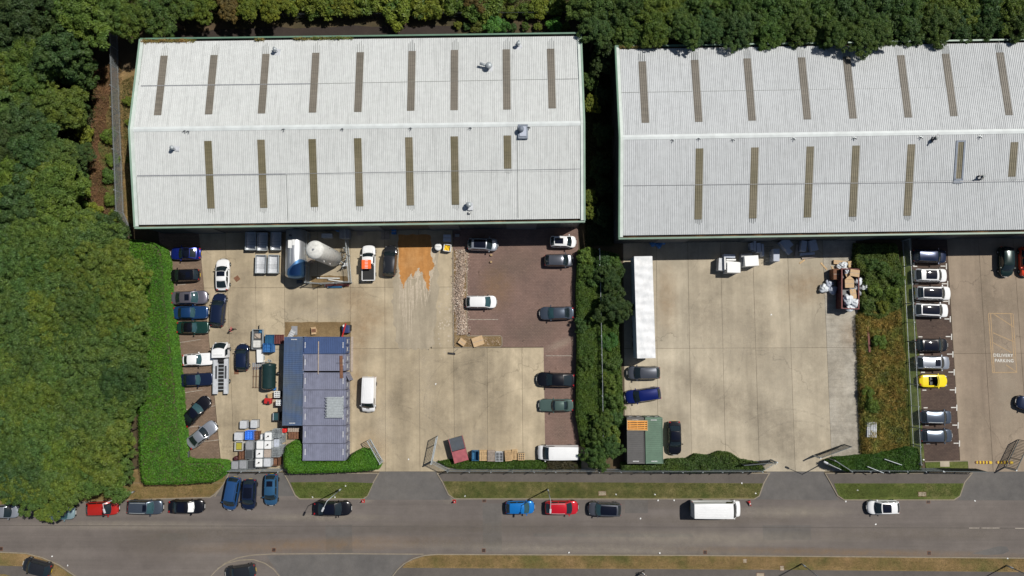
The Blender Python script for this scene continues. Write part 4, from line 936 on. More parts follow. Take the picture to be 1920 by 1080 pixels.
c_(1044, 587, 181, 4.8, 1.85, 'saloon', 'slate', 'blue grey saloon facing away from the planted strip', ws='glass_teal')
c_(1042, 712, 178, 5.3, 1.98, 'fastback', 'black', 'large black car with its tail against the planted strip')
c_(1043, 760, 180, 4.8, 1.75, 'classic', 'sage', 'pale green classic saloon below the large black car')
c_(1047, 849, 180, 5.7, 1.98, 'minivan', 'white', 'white panel van parked at the front fence beside the wooden crates')
c_(691, 739, -91, 4.95, 1.85, 'minivan', 'white', 'white van with black bonnet stripes beside the purple containers', stripes=True)
# the street
Z = Z_ROAD
c_(5, 959, 0, 4.3, 1.78, 'hatch', 'silver', 'silver car cut off by the edge of the photo under the trees', Z)
c_(110, 962, 0, 4.3, 1.78, 'hatch', 'pale_teal', 'pale car almost hidden beneath the overhanging branches', Z, ws='glass_teal')
c_(191, 953.5, 2, 4.45, 1.85, 'hatch', 'brickred', 'red hatchback under the street lamp at the edge of the wood', Z)
c_(271, 951, -1, 4.9, 1.9, 'estate', 'slate', 'blue grey estate with sunroof between the red hatchback and black saloon', Z, sun=(.02, .22), ws='glass_teal', rails='galv')
c_(349, 950, 0, 4.85, 1.85, 'saloon', 'black', 'black saloon with a bright silver sunshade in its windscreen', Z, glassroof=(.3, .9), shade='white')
c_(434, 926, -99, 4.55, 1.82, 'mpv', 'midblue', 'mid blue people carrier, first of three cars parked nose out', Z, rails='chrome')
c_(467, 927.5, -92, 4.2, 1.8, 'hatch', 'navy', 'near black hatchback, middle of three cars parked nose out', Z, glassroof=(.1, .8))
c_(508, 918.5, -90, 4.3, 1.78, 'hatch', 'steelblue', 'lighter blue hatchback, last of three cars parked nose out', Z, sun=(.55, .9))
c_(623, 953.5, 0, 5.15, 1.95, 'saloon', 'black', 'black saloon below the leaning lamp between two verges', Z, glassroof=(.05, .9))
c_(975, 951.5, 1, 4.0, 1.75, 'hatch', 'skyblue', 'bright blue hatchback parked in the street', Z, ws='glass_teal')
c_(1053, 952, 0, 4.6, 1.85, 'hatch', 'red', 'bright red hatchback parked behind the bright blue one', Z, rails='galv')
c_(1134, 955, 178, 4.5, 1.85, 'suv', 'grey', 'grey car with black glass roof facing the red hatchback', Z, glassroof=(.0, .92), ws='glass_teal')
c_(1344, 955.5, 0, 6.85, 2.2, 'van', 'white', 'long white panel van parked in the street', Z)
c_(1657, 951.5, 181, 4.4, 1.85, 'hatch', 'white', 'white hatchback with black glass roof in the street', Z, glassroof=(.05, .6))
c_(68, 1064, 165, 4.05, 1.82, 'hatch', 'darkgrey', 'dark hatchback with yellow plate parked on the corner verge', .125)
c_(450, 1073, 188, 4.2, 1.8, 'hatch', 'darkgrey', 'dark hatchback in the curved lay-by at the bottom edge', Z)
# second yard
c_(1207.5, 699, 180, 4.6, 1.85, 'hatch', 'grey', 'grey hatchback just below the white trailer')
c_(1206, 741, 188, 5.0, 1.85, 'estate', 'royal', 'deep blue estate parked slightly crooked below the grey hatchback')
c_(1265, 821, -90, 4.65, 1.85, 'saloon', 'black', 'black saloon parked beside the green container', glassroof=(.2, .95))
# third yard bays
c_(1744, 480, -2, 4.8, 1.9, 'suv', 'navy', 'navy car in the shaded first parking bay')
c_(1746, 516, -1, 4.65, 1.9, 'suv', 'white', 'white car with square glass roof, second bay from the building', glassroof=(.12, .75))
c_(1751, 549.5, -1, 4.95, 1.95, 'suv', 'white', 'large white car with glass roof between two white cars', glassroof=(.0, .98))
c_(1747, 581.5, -2, 4.85, 1.92, 'suv', 'white', 'white car with dark glass roof above the first empty bay', glassroof=(.0, .95))
c_(1747.5, 647, 0, 4.65, 1.85, 'hatch', 'black', 'black hatchback between the empty bay and a silver four by four', glassroof=(.1, .9))
c_(1750, 680, -1, 4.8, 1.88, 'suv', 'silver', 'silver four by four with small sunroof above the yellow roadster', sun=(.05, .35), rails='chrome')
c_(1755.5, 782, -1, 4.5, 1.88, 'suv', 'slate', 'slate grey estate below the second empty bay', rails='galv')
c_(1757, 817, 0, 4.5, 1.85, 'estate', 'slate', 'blue grey estate in the last parking bay by the gate')
c_(1887.5, 490, -92, 4.3, 1.8, 'hatch', 'darkgreen', 'dark green hatchback half out of the warehouse shadow', ws='glass')
c_(1926, 490, -91, 4.3, 1.8, 'hatch', 'orange_red', 'orange red car mostly outside the photo beside the green hatchback')
c_(1938, 760, 165, 4.6, 1.85, 'estate', 'navy', 'dark car whose corner just shows at the edge of the third yard')

# yellow roadster, roof down
def roadster(px, py, label):
    p = G(px, py, .6); root = thing('parked_car', label, 'car', (p.x, p.y, Z_YARD), 0); L, Wd = 4.0, 1.72; w = Wd/2; pm = PAINT['yellow']; X = lambda t: L*(.5-t)
    ts = [0, .006, .02, .05, .1, .16, .25, .34]; mb = MB()
    def hw(t): return w*smooth_interp([0, .02, .06, .14, .3, .7, .9, .97, 1], [.66, .80, .90, .97, .99, 1, .95, .82, .64], t)
    def zt(t): return smooth_interp([0, .03, .2, .36, .7, .9, 1], [.5, .62, .76, .84, .86, .84, .7], t)
    def top(t, q): return Vector((X(t)-.2*abs(q)**2.4*max(0, 1-t/.14)+.15*abs(q)**2.4*max(0, 1-(1-t)/.12), q*hw(t), zt(t)+.03*(1-q*q)-.05*max(0, abs(q)-.85)/.15))
    mb.grid(lambda u, v: top(u*.345, v*2-1), 12, 10)                       # bonnet
    mb.grid(lambda u, v: top(.70+u*.30, v*2-1), 12, 10)                     # rear deck
    for sg in (1, -1):
        mb.grid(lambda u, v: top(.345+u*.355, sg*(.70+.30*v)), 8, 3)         # door tops
        mb.grid(lambda u, v: Vector((top(u, sg).x, top(u, sg).y*(1 if v < .7 else .97), top(u, sg).z*(1-v)+.22*v)), 22, 4)   # flanks
    mb.grid(lambda u, v: Vector((X(0)-.2*abs(u*2-1)**2.4, (u*2-1)*hw(0), zt(0)*(1-v)+.22*v)), 8, 2); mb.grid(lambda u, v: Vector((X(1)+.15*abs(u*2-1)**2.4, (u*2-1)*hw(1), zt(1)*(1-v)+.22*v)), 8, 2)
    mb.build('body', pm, root, True)
    MB().box((X(.52), 0, .36), (1.55, 1.3, .1)).box((X(.345)-.02, 0, .6), (.25, 1.2, .34)).box((X(.70)-.0, 0, .6), (.12, 1.2, .4)).build('cockpit', M['black'], root)
    for sg in (1, -1):
        MB().rbox((X(.55), sg*.33, .52), (.5, .48, .22), .08).build('seat', M['black'], root); MB().rbox((X(.645), sg*.33, .72), (.2, .46, .55), .06).build('seat_back', M['grey_dark'], root)
        MB().box((X(.03)-.14, sg*.58, .56), (.26, .26, .12), -sg*.5).build('headlight', M['head'], root); MB().box((X(.985)+.06, sg*.5, .72), (.12, .22, .14), sg*.4).build('tail_light', M['tail'], root)
        MB().box((X(.37), sg*(w+.08), .92), (.12, .18, .12)).build('wing_mirror', pm, root)
        for t in (.17, .81):
            wo = link('wheel', TYRE, root, loc=(X(t), sg*(w-.1), .32)); link('rim', RIM, wo)
    MB().grid(lambda u, v: Vector((X(.345)+.12*(1-(2*u-1)**2)-.42*v, (2*u-1)*w*(.80-.06*v), .84+.38*v)), 8, 3).build('windscreen', M['glass'], root, True)
    fr = MB(); prev = None
    for i in range(9):
        u = i/8; q = Vector((X(.345)+.12*(1-(2*u-1)**2)-.42, (2*u-1)*w*.74, 1.23))
        if prev is not None: fr.bar(prev, q, .07)
        prev = q
    for sg in (0, 1):
        a = Vector((X(.345), (2*sg-1)*w*.8, .86)); b = Vector((X(.345)-.42, (2*sg-1)*w*.74, 1.23)); fr.bar(a, b, .06)
    fr.build('windscreen_frame', pm, root)
    MB().cyl((X(.43), .33, .78), (X(.43)-.03, .33, .81), .17, n=12).build('steering_wheel', M['black'], root)
roadster(1749.5, 714, 'yellow open roadster with black seats')

# white pickup with an orange board on its cab
pk = car(691, 493, 91, 5.1, 1.85, 'pickup', 'white', 'white pickup truck carrying an orange slatted board over its cab')
for nm, mt, bb in (('load_bed', 'black', ((-1.42, 0, .80), (1.9, 1.6, .5))),): MB().box(*bb).build(nm, M[mt], pk)
for sg in (1, -1): MB().box((-1.45, sg*.87, 1.02), (2.1, .1, .32)).build('bed_side', PAINT['white'], pk)
MB().box((-2.48, 0, 1.02), (.1, 1.84, .32)).build('tailgate', PAINT['white'], pk)
MB().box((-1.42, 0, 1.15), (1.95, 1.62, .05)).build('bed_cover', M['black'], pk)
rk = thing('roof_board', 'orange board with white slats lying on the white pickup roof', 'board', Vector(pk.location)+Vector((0, 0, 0)), pk.rotation_euler.z)
MB().box((-.3, .1, 1.93), (1.25, 1.3, .08)).build('panel', M['orange'], rk)
for i in range(6): MB().box((-.85+i*.21, .1, 1.985), (.06, .42, .03)).build('slat', M['white'], rk)
for sg in (1, -1):
    for xx in (-.75, .1): MB().bar((xx, .1+sg*.5, 1.9), (xx, sg*.6, 1.68), .05).build('roof_bar_foot', M['grey_dark'], rk)

# recovery truck
p = G(414, 690, 1.0); rt = thing('recovery_truck', 'white recovery truck with an empty grey slatted bed, parked among classic cars', 'truck', (p.x, p.y, Z_YARD), R(91))
L = 7.2; X0 = 3.6
def cabf(u, v):
    s = u*2-1; return Vector((X0-.25*s*s-.9*max(0, v-.45)/.55, s*(1.03-.14*max(0, v-.45)/.55), .45+1.5*v))
mb = MB(); mb.grid(cabf, 10, 8)
for sg in (1, -1):
    mb.grid(lambda u, v: Vector((X0-.25-.9*max(0, v-.45)/.55*(1-u)-u*1.9+.0*v, sg*(1.03-.14*max(0, v-.45)/.55), .45+1.5*v)), 5, 6)
mb.grid(lambda u, v: Vector((X0-.9-.25*(2*v-1)**2*(1-u)-1.25*u, (2*v-1)*.89, 1.95+.07*math.sin(PI*u)*(1-(2*v-1)**2))), 6, 8)
mb.grid(lambda u, v: Vector((X0-2.15, (2*u-1)*(1.03-.14*max(0, v-.45)/.55), .45+1.5*v)), 4, 4)
mb.build('cab', PAINT['white'], rt, True)
MB().grid(lambda u, v: cabf(.08+.84*u, .50+.44*v)+Vector((.02, 0, .02)), 8, 4).build('windscreen', M['glass'], rt, True)
for sg in (1, -1):
    MB().grid(lambda u, v: Vector((X0-.8-.9*u-.25*v, sg*(1.05-.12*(.1+v*.8)), 1.25+.6*v)), 3, 2).build('side_window', M['glass'], rt)
    MB().box((X0-.85, sg*1.2, 1.35), (.16, .26, .3)).build('wing_mirror', M['black'], rt)
    MB().box((X0-.12, sg*.72, .85), (.16, .34, .2), -sg*.25).build('headlight', M['head'], rt)
MB().box((X0-1.7, 0, 2.02), (.16, 1.2, .14)).build('beacon_bar', M['white'], rt)
for sg in (1, -1): MB().box((-1.15, sg*.72, .85), (4.9, .62, .12)).build('bed_track', M['grey_light'], rt); MB().box((-1.15, sg*1.07, .92), (4.9, .07, .14)).build('side_rail', M['galv'], rt)
for sg in (1, -1): MB().box((-.6, sg*.66, .925), (1.8, .26, .03)).build('grip_plate', M['grey_dark'], rt)
for i in range(9): MB().box((1.0-i*.5, 0, .84), (.1, .85, .06)).build('bed_rung', M['galv'], rt)
MB().box((1.05, 0, .95), (.5, .7, .35)).build('winch', M['black'], rt); MB().box((0, 0, .55), (6.4, .7, .3)).build('chassis', M['black'], rt)
for x in (2.6, -1.9):
    for sg in (1, -1):
        wo = link('wheel', TYRE, rt, loc=(x, sg*.92, .33)); link('rim', RIM, wo)

# box trailer
M['tarp'], nt_, bs_ = new_mat('grubby_tarpaulin'); v_ = coords(nt_)
cc_ = ramp(nt_, noise(nt_, coords(nt_, (.35, 1.2, 1)), 1, 6), [(.3, (.64, .66, .68)), (.6, (.76, .77, .78))]); nt_.links.new(mix(nt_, cc_, ramp(nt_, noise(nt_, v_, 1.2, 6, .7), [(.3, .8), (.55, 1.0)]), 1, 'MULTIPLY'), bs_.inputs['Base Color']); bs_.inputs['Roughness'].default_value = .5
a, b = G(1206, 481, 4.0), G(1212, 671, 4.0); d = a-b; cx = (a+b)/2
tr_ = thing('semi_trailer', 'long white curtain sided trailer with rippled roof parked beside the planted strip', 'trailer', (cx.x, cx.y, Z_YARD), math.atan2(d.y, d.x))
LL = d.length; HW = 1.25
MB().grid(lambda u, v: Vector((LL*(u-.5), HW*(2*v-1), 3.98+(.028*math.sin(u*LL*5.1+math.sin(v*5+u*40)*.7)+.02*math.sin(u*LL*2.2+v*2))*math.sin(PI*v)**.4)), 160, 10).build('tarpaulin_roof', M['tarp'], tr_, True)
for sg in (1, -1):
    MB().grid(lambda u, v: Vector((LL*(u-.5), sg*(HW+.012*math.sin(u*LL*6)), 1.05+2.93*v)), 120, 2).build('side_curtain', M['board'], tr_, True)
MB().box((LL/2+.02, 0, 2.5), (.06, 2.5, 2.95)).build('front_wall', M['grey_light'], tr_); MB().box((-LL/2-.02, 0, 2.5), (.06, 2.5, 2.95)).build('rear_doors', M['white'], tr_)
MB().box((0, 0, 1.0), (LL-.2, 2.3, .16)).build('floor_deck', M['grey_dark'], tr_)
for sg in (1, -1): MB().box((0, sg*.5, .82), (LL-.6, .14, .3)).build('chassis_beam', M['maroon'], tr_)
for x in (-2.5, -3.8, -5.1):
    for sg in (1, -1):
        wo = link('wheel', TYRE, tr_, loc=(x, sg*1.02, .5)); wo.scale = (1.55, 1.5, 1.55); link('rim', RIM, wo)
for sg in (1, -1): MB().cyl((4.0, sg*.8, .0), (4.0, sg*.8, .9), .07).box((4.0, sg*.8, .02), (.3, .3, .04)).build('landing_leg', M['grey_dark'], tr_)

# ================================================================== FENCES, GATES, LAMPS
def palisade(name, label, pts, h=2.4, mat='galv', post=2.75, group=None, pale_w=.055, pitch=.16, z=0.0, cat='fence'):
    P = GP(pts, z); root = thing(name, label, cat, P[0], 0, group); O = P[0]; pal = MB()
    for a, b in zip(P[:-1], P[1:]):
        d = b-a; L = d.length
        if L < .2: continue
        e = d.normalized(); nr = Vector((-e.y, e.x, 0))
        for hh in (.35, h-.35): MB().bar(a-O+Vector((0, 0, hh)), b-O+Vector((0, 0, hh)), .05, .06).build('rail', M[mat], root)
        n = max(1, round(L/post))
        for i in range(n+1):
            q = a+e*(L*i/n)-O; MB().box((q.x-nr.x*.07, q.y-nr.y*.07, h*.49), (.09, .09, h*.98), math.atan2(e.y, e.x)).build('post', M[mat], root)
        k = int(L/pitch)
        for i in range(k):
            q = a+e*(L*(i+.5)/k)-O+nr*.04; w2 = e*pale_w/2; t = nr*.012
            v = [q-w2-t, q+w2-t, q+w2+t, q-w2+t]
            vs = [x+Vector((0, 0, .08)) for x in v]+[x+Vector((0, 0, h-.1)) for x in v]+[q+Vector((0, 0, h+.06))]
            pal.add(vs, [(0, 1, 5, 4), (1, 2, 6, 5), (2, 3, 7, 6), (3, 0, 4, 7), (4, 5, 8), (5, 6, 8), (6, 7, 8), (7, 4, 8)])
    o = pal.build('pale', M[mat], root); o['kind'] = 'stuff'; return root
palisade('palisade_fence', 'steel palisade fence between the wood dirt track and the white warehouse', [(221, 60), (223, 130), (227, 250), (233, 400), (246, 430)])
palisade('palisade_fence', 'short steel palisade fence behind the stacked white liquid totes', [(430, 878.5), (531, 878.5)])
palisade('palisade_fence', 'steel palisade fence behind the wooden crates and round the bushes', [(813, 864), (842, 879), (1080, 879), (1200, 879.5), (1419, 879), (1443, 864)])
palisade('palisade_fence', 'steel palisade fence in front of the clipped hedge by the third yard', [(1552, 858), (1583, 878), (1752, 878)], mat='galv')
palisade('palisade_fence', 'palisade fence along the parking bays of the third yard', [(1690, 452), (1693, 500), (1700, 640), (1708, 800), (1711, 866)])
palisade('palisade_fence', 'thin palisade fence buried in the shrubs between the first two yards', [(1121, 470), (1123, 560), (1126, 700), (1128, 862)])
palisade('palisade_fence', 'dark weathered fence along the shaded bank behind the white warehouse', [(470, 36), (700, 34), (900, 33), (1115, 31)], 1.8, 'galv_dark')
palisade('palisade_fence', 'steel palisade fence enclosing the tall white tank', [(582, 438), (580, 531), (604, 533), (660, 530), (656, 480), (652, 432)], 2.2)
def gate(label, pts, h=2.3, mat='galv_dark', slide=False):
    P = GP(pts, 0); a, b = P[0], P[1]; d = b-a; L = d.length; e = d.normalized(); root = thing('palisade_gate', label, 'gate', a); O = a; nr = Vector((-e.y, e.x, 0))
    U = Vector((0, 0, 1)); fr = MB()
    for hh in (.25, h): fr.bar(U*hh, d+U*hh, .09, .08)
    for t in (0, 1): fr.bar(d*t+U*.1, d*t+U*(h+.05), .08)
    for t in (.33, .66): fr.bar(d*t+U*.25, d*t+U*h, .05)
    fr.build('frame', M[mat], root); n = int(L/.2)
    mb = MB()
    for i in range(1, n):
        q = d*(i/n)+nr*.05; mb.bar(q+U*.12, q+U*(h+.02), .07, .02)
    o = mb.build('pale', M[mat], root); o['kind'] = 'stuff'
    MB().cyl((-e.x*.18, -e.y*.18, 0), (-e.x*.18, -e.y*.18, h+.1), .1, n=10).build('post', M['galv'], root)
    return root
gate('open palisade gate leaf beside the clipped hedge and purple containers', [(717, 862), (695, 823)], mat='galv')
gate('open palisade gate leaf beside the faded red lidded skip', [(812, 862), (821, 817)], mat='galv')
gate('palisade gate leaf folded back towards the bushes of the second yard', [(1443, 862), (1385, 867)])
gate('open gate leaf swung into the second yard beside the clipped hedge', [(1527, 853), (1582, 833)])
gate('dark gate leaf folded in front of the small grass plot of the third yard', [(1752, 878), (1830, 879)])
gate('dark palisade gate leaf at the edge of the third yard', [(1884, 874), (1908, 824)])
def lamp(px, py, hx, hy, label, h=7.6, hd='grey_light'):
    b = G(px, py, .12); hz = h+.25; e = G(hx, hy, hz); root = thing('street_lamp', label, 'street lamp', b, 0, 'street lamps along the verges')
    v = e-b
    MB().cyl((0, 0, 0), (0, 0, 1.3), .11, n=12).build('base_door_section', M['galv'], root, True)
    MB().cyl((0, 0, 1.3), (0, 0, h), .075, .05, n=12).build('pole', M['galv'], root, True)
    arm = Vector((v.x, v.y, 0)); MB().cyl((0, 0, h-.02), (arm.x*.8, arm.y*.8, hz-.12), .04, .035, n=8).build('arm', M['galv'], root)
    an = arm.normalized(); mb = MB(); mb.rbox((0, 0, 0), (.6, .24, .14), .07)
    hd_ = mb.build('lamp_head', M[hd], root, True); hd_.location = (arm.x*.8+an.x*.3, arm.y*.8+an.y*.3, hz-.1); hd_.rotation_euler.z = math.atan2(an.y, an.x); return root
lamp(253, 921, 195, 956, 'street lamp rising beside the red hatchback at the edge of the wood')
lamp(640, 916, 606, 954, 'street lamp on the small verge, its head above the black saloon')
lamp(1027, 917, 1032, 957, 'street lamp between the bright blue and red hatchbacks')
lamp(1503, 1057, 1532, 1100, 'street lamp on the dry verge at the bottom edge, nearer the middle')
lamp(1887, 1060, 1938, 1102, 'street lamp on the dry verge at the bottom right corner')
lamp(1545, 868, 1546, 866, 'slim lighting column at the gate of the second yard', 5.0)
# leaning thin poles lying over the hedge by the third yard
for k, (x0, y0, x1, y1_, lb) in enumerate(((1627, 875, 1657, 887, 'long bare pole leaning out of the clipped hedge, lower one'), (1659, 861, 1691, 872, 'long bare pole leaning out of the clipped hedge, upper one'))):
    a, b = G(x0, y0, 1.9), G(x1, y1_, 2.3); t = thing('leaning_pole', lb, 'pole', (a.x, a.y, 0)); MB().cyl((0, 0, 0), (0, 0, 1.95), .05).build('upright', M['galv'], t); MB().cyl((0, 0, 1.9), (b.x-a.x, b.y-a.y, 2.3), .055).build('bar', M['galv'], t)

# ================================================================== CONTAINERS
def container(px0, py0, px1, py1, along, mat, label, h=2.59, doors=None, z=Z_YARD, rusty=False, tags=True, group='shipping containers', wid=2.44, closed=True):
    a, b = G(px0, py0, h+z), G(px1, py1, h+z); cx = (a+b)/2; sx, sy = abs(a.x-b.x), abs(a.y-b.y)
    L, Wd = (sx, sy) if along == 'x' else (sy, sx)
    root = thing('shipping_container', label, 'container', (cx.x, cx.y, z), 0 if along == 'x' else PI/2, group)
    n = int(L/.28)
    def roof():
        mb = MB(); vs = []; xs = []
        x0 = -L/2+.25; pw = (L-.5)/n
        for i in range(n):
            for f, hz in ((0, 0), (.2, 0), (.32, -.045), (.82, -.045), (.94, 0)): xs.append((x0+(i+f)*pw, hz))
        xs.append((L/2-.25, 0))
        for y in (-Wd/2+.07, Wd/2-.07):
            for x, hz in xs: vs.append((x, y, h-.012+hz))
        m_ = len(xs); mb.add(vs, [(i, i+1, m_+i+1, m_+i) for i in range(m_-1)]); return mb
    roof().build('roof_sheet', M[mat], root)
    fr = MB()
    for sg in (1, -1):
        fr.box((0, sg*(Wd/2-.04), h-.05), (L-.3, .08, .11)); fr.box((0, sg*(Wd/2-.04), .08), (L-.3, .08, .16))
        fr.box((sg*(L/2-.13), 0, h-.045), (.24, Wd-.3, .10)); fr.box((sg*(L/2-.06), 0, .08), (.12, Wd-.3, .16))
        for s2 in (1, -1): fr.box((sg*(L/2-.08), s2*(Wd/2-.08), h/2-.06), (.14, .14, h-.36))
    fr.build('frame', M[mat], root)
    for sg in (1, -1):
        for s2 in (1, -1):
            for zc_, hh_ in ((h-.05, .13), (.06, .12)): MB().box((sg*(L/2-.09), s2*(Wd/2-.09), zc_), (.18, .18, hh_)).build('corner_casting', M[mat], root)
    for sg in (1, -1):
        mb = MB(); vs = []; nn = int(L/.14)
        for zz in (.16, h-.1):
            for i in range(nn+1): vs.append((-L/2+.15+(L-.3)*i/nn, sg*(Wd/2-.05-.035*(i % 4 > 1)), zz))
        m_ = nn+1; mb.add(vs, [(i, i+1, m_+i+1, m_+i) for i in range(m_-1)]); mb.build('side_wall', M[mat], root)
    MB().box((-L/2+.05, 0, h/2), (.05, Wd-.3, h-.25)).build('end_wall', M[mat], root)
    if closed:
        for s2 in (1, -1):
            dr = MB().box((L/2+.0, s2*Wd*.235, h/2), (.06, Wd*.44, h-.3)).build('door', M[mat], root)
            mb = MB()
            for k in (.12, .34): mb.cyl((L/2+.06, s2*Wd*k, .2), (L/2+.06, s2*Wd*k, h-.2), .02, n=6)
            mb.build('lock_bar', M['galv'], dr)
            MB().box((L/2+.045, s2*Wd*.24, h*.62), (.012, .55, .5)).build('label_plate', M['grey_light'], dr)
    if tags:
        for sg in (1, -1):
            t = MB()
            for i, wl in enumerate((.07, .05, .07, .04, .06, .06, .05, .07)): t.box((sg*(L/2-.33), -.33+i*.1 if along == 'x' else -.33+i*.1, h+.003), (.13, wl, .004))
            t.build('identification_mark', M['white'], root)
    return root
container(533, 632, 567, 798, 'y', 'slate_cont', 'long slate blue container with rust stains, alongside the row of purple containers', tags=True)
ys = [631, 663.5, 697, 731, 765, 798, 831.3, 864]
nm_ = ['blue container at the end of the row, next to the bare dirt', 'purple grey container next to the blue one, under a narrow gap', 'purple grey container with one door ajar', 'purple grey container just above the one with the stacked metal sheets',
       'purple grey container under the lower half of the stacked metal sheets', 'purple grey container last but one towards the clipped hedge', 'purple grey container at the end of the row, nestled in the clipped hedge']
for i in range(7):
    container(568, ys[i]+.5+(1.0 if i == 2 else 0), 647.5, ys[i+1]-.4-(1.2 if i == 1 else 0), 'x', 'blue_cont' if i == 0 else 'purple_cont', nm_[i])
# ajar door of the third container
p = G(655, 706, 1.3); dr = MB().box((0, 0, 1.25), (1.15, .07, 2.3)); t = thing('container_door', 'container door leaf standing ajar in the purple row', 'container door', (p.x, p.y, Z_YARD+.02), R(-62)); dr.build('door_panel', M['purple_cont'], t)
for k in (-.3, .25): MB().cyl((k, .06, .1), (k, .06, 2.3), .02).build('lock_bar', M['galv'], t)
container(1175.3, 783, 1208.8, 869.5, 'y', 'grey_cont', 'dark grey container beside the matching green one')
container(1209.6, 783, 1243.6, 869.5, 'y', 'green_cont', 'dark green container beside the matching grey one')
CT = 2.59+Z_YARD
def on_top(px, py, z): p = G(px, py, z); return (p.x, p.y, z)
t = thing('rusty_plank', 'long rusty steel plank lying across two purple containers', 'plank', on_top(640, 688, CT)); MB().box((0, 0, .03), (.42, 3.1, .06), R(2)).build('plate', M['rust'], t)
MB().bar((-.7, .55, .07), (.5, .52, .07), .04).build('cross_bar', M['grey_dark'], t)
t = thing('thin_pole', 'thin grey pole lying across the blue and first purple containers', 'pole', on_top(597, 670, CT)); MB().bar((0, 2.2, .05), (.05, -2.3, .05), .12, .08).build('bar', M['wood_grey'], t)
t = thing('sheet_stack', 'stack of galvanised ribbed metal decking lying on the purple containers', 'metal sheets', on_top(627.5, 764, CT+.3))
for lv in range(3): MB().box((0, 0, -.24+lv*.12), (2.25-.1*lv, 2.8, .05)).build('decking_sheet', M['galv'], t)
for i in range(13): MB().box((0, -1.3+i*.217, .10), (2.5-.25*(i % 2), .11, .10)).build('slat', M['galv'], t)
t = thing('timber_crate', 'bright orange timber crate lying on the grey container', 'crate', on_top(1194.5, 797, CT))
for i in range(5): MB().box((0, -.5+i*.25, .22), (2.7, .14, .07), R(-1)).build('slat', M['wood_orange'], t)
for y in (-.66, .66): MB().box((0, y, .16), (2.85, .08, .3), R(-1)).build('side_rail', M['wood'], t)
for x in (-1.38, 1.38): MB().box((x, 0, .16), (.08, 1.3, .3), R(-1)).build('end_rail', M['wood'], t)
for x in (-1, 0, 1): MB().box((x, 0, .05), (.1, 1.2, .1)).build('bearer', M['wood'], t)

# ================================================================== TANKS AND YARD PLANT
def at(px, py, ztop=0.0, z=Z_YARD): p = G(px, py, ztop); return (p.x, p.y, z)
a, b = G(552, 431, 2.6), G(552, 516, 2.6)
t = thing('steel_tank', 'large shiny steel tank lying on its side with a blue wave painted on one end', 'tank', (a.x, (a.y+b.y)/2, Z_YARD)); hl = (a.y-b.y)/2
m, nt, bs = new_mat('tank_steel_with_blue_wave'); tc = nd(nt, 'ShaderNodeTexCoord'); sp = nd(nt, 'ShaderNodeSeparateXYZ'); nt.links.new(tc.outputs['Object'], sp.inputs[0])
def mth(nt, op, a, b):
    n = nd(nt, 'ShaderNodeMath', operation=op)
    for i, v in enumerate((a, b)):
        if isinstance(v, bpy.types.NodeSocket): nt.links.new(v, n.inputs[i])
        elif v is not None: n.inputs[i].default_value = v
    return n.outputs[0]
s_ = mth(nt, 'MULTIPLY', mth(nt, 'SINE', mth(nt, 'MULTIPLY', sp.outputs[0], 1.5), 0), .75)
lt = mth(nt, 'LESS_THAN', mth(nt, 'SUBTRACT', sp.outputs[1], s_), -1.7)
msk = mth(nt, 'MULTIPLY', lt, mth(nt, 'GREATER_THAN', sp.outputs[0], -.75))
nt.links.new(mix(nt, mix(nt, (.55, .57, .60), (.68, .7, .72), noise(nt, coords(nt, (3, .3, 3)), 1, 4)), (.12, .27, .52), msk), bs.inputs['Base Color']); bs.inputs['Metallic'].default_value = .8; bs.inputs['Roughness'].default_value = .34
MB().lathe((0, -hl, 1.75), (0, 1, 1.75), [(-.42, .25), (-.36, .7), (-.22, 1.1), (-.05, 1.3), (.05, 1.36), (2*hl-.05, 1.36), (2*hl+.1, 1.25), (2*hl+.25, .8), (2*hl+.3, .2)], 40).build('shell', m, t, True)
for y in (-2, 0, 2): MB().box((0, y, .45), (2.0, .25, .9)).build('saddle', M['grey_dark'], t)
MB().box((-.4, 1.1, 3.1), (.5, 1.1, .12)).box((.1, 1.35, 3.05), (.35, .8, .15)).build('hatch_cover', M['white'], t); MB().cyl((-.35, 2.3, 3.0), (-.35, 2.3, 3.35), .16).build('valve', M['grey_dark'], t)
MB().bar((-.35, 1.6, 3.13), (-.35, -1.6, 3.14), .05).build('grab_rail', M['galv'], t)
MB().box((.3, -hl-.75, .5), (.8, .5, .5)).build('control_box', M['grey_dark'], t)
b0 = G(588.5, 467.6, 10.7); t = thing('gas_tank', 'tall upright white tank inside the fenced compound', 'tank', (b0.x, b0.y, Z_YARD))
MB().lathe((0, 0, .9), (0, 0, 2), [(0, .5), (.1, 1.0), (.3, 1.2), (9.3, 1.2), (9.55, 1.12), (9.75, .8), (9.85, .3)], 36).build('shell', M['white_dirty'], t, True)
for k in range(4):
    an = PI/4+k*PI/2; MB().cyl((1.05*math.cos(an), 1.05*math.sin(an), 0), (1.05*math.cos(an), 1.05*math.sin(an), 1.4), .09).build('leg', M['white'], t)
for k in range(4):
    an = .4+k*PI/2
    for zz in (4.2, 7.2): MB().add([(1.2*math.cos(an), 1.2*math.sin(an), zz), (1.2*math.cos(an), 1.2*math.sin(an), zz+.6), (1.5*math.cos(an), 1.5*math.sin(an), zz+.6), (1.22*math.cos(an+.04), 1.22*math.sin(an+.04), zz+.3)], [(0, 1, 2), (0, 3, 2), (1, 3, 2)]).build('lifting_lug', M['white'], t)
r2 = random.Random(3); mb = MB()
for k in range(16):
    x, y = r2.uniform(.9, 1.9), r2.uniform(-1.2, 1.2); mb.cyl((x, y, .3), (x+r2.uniform(-.5, .5), y+r2.uniform(-.5, .5), r2.uniform(.6, 1.9)), r2.uniform(.03, .09), n=6)
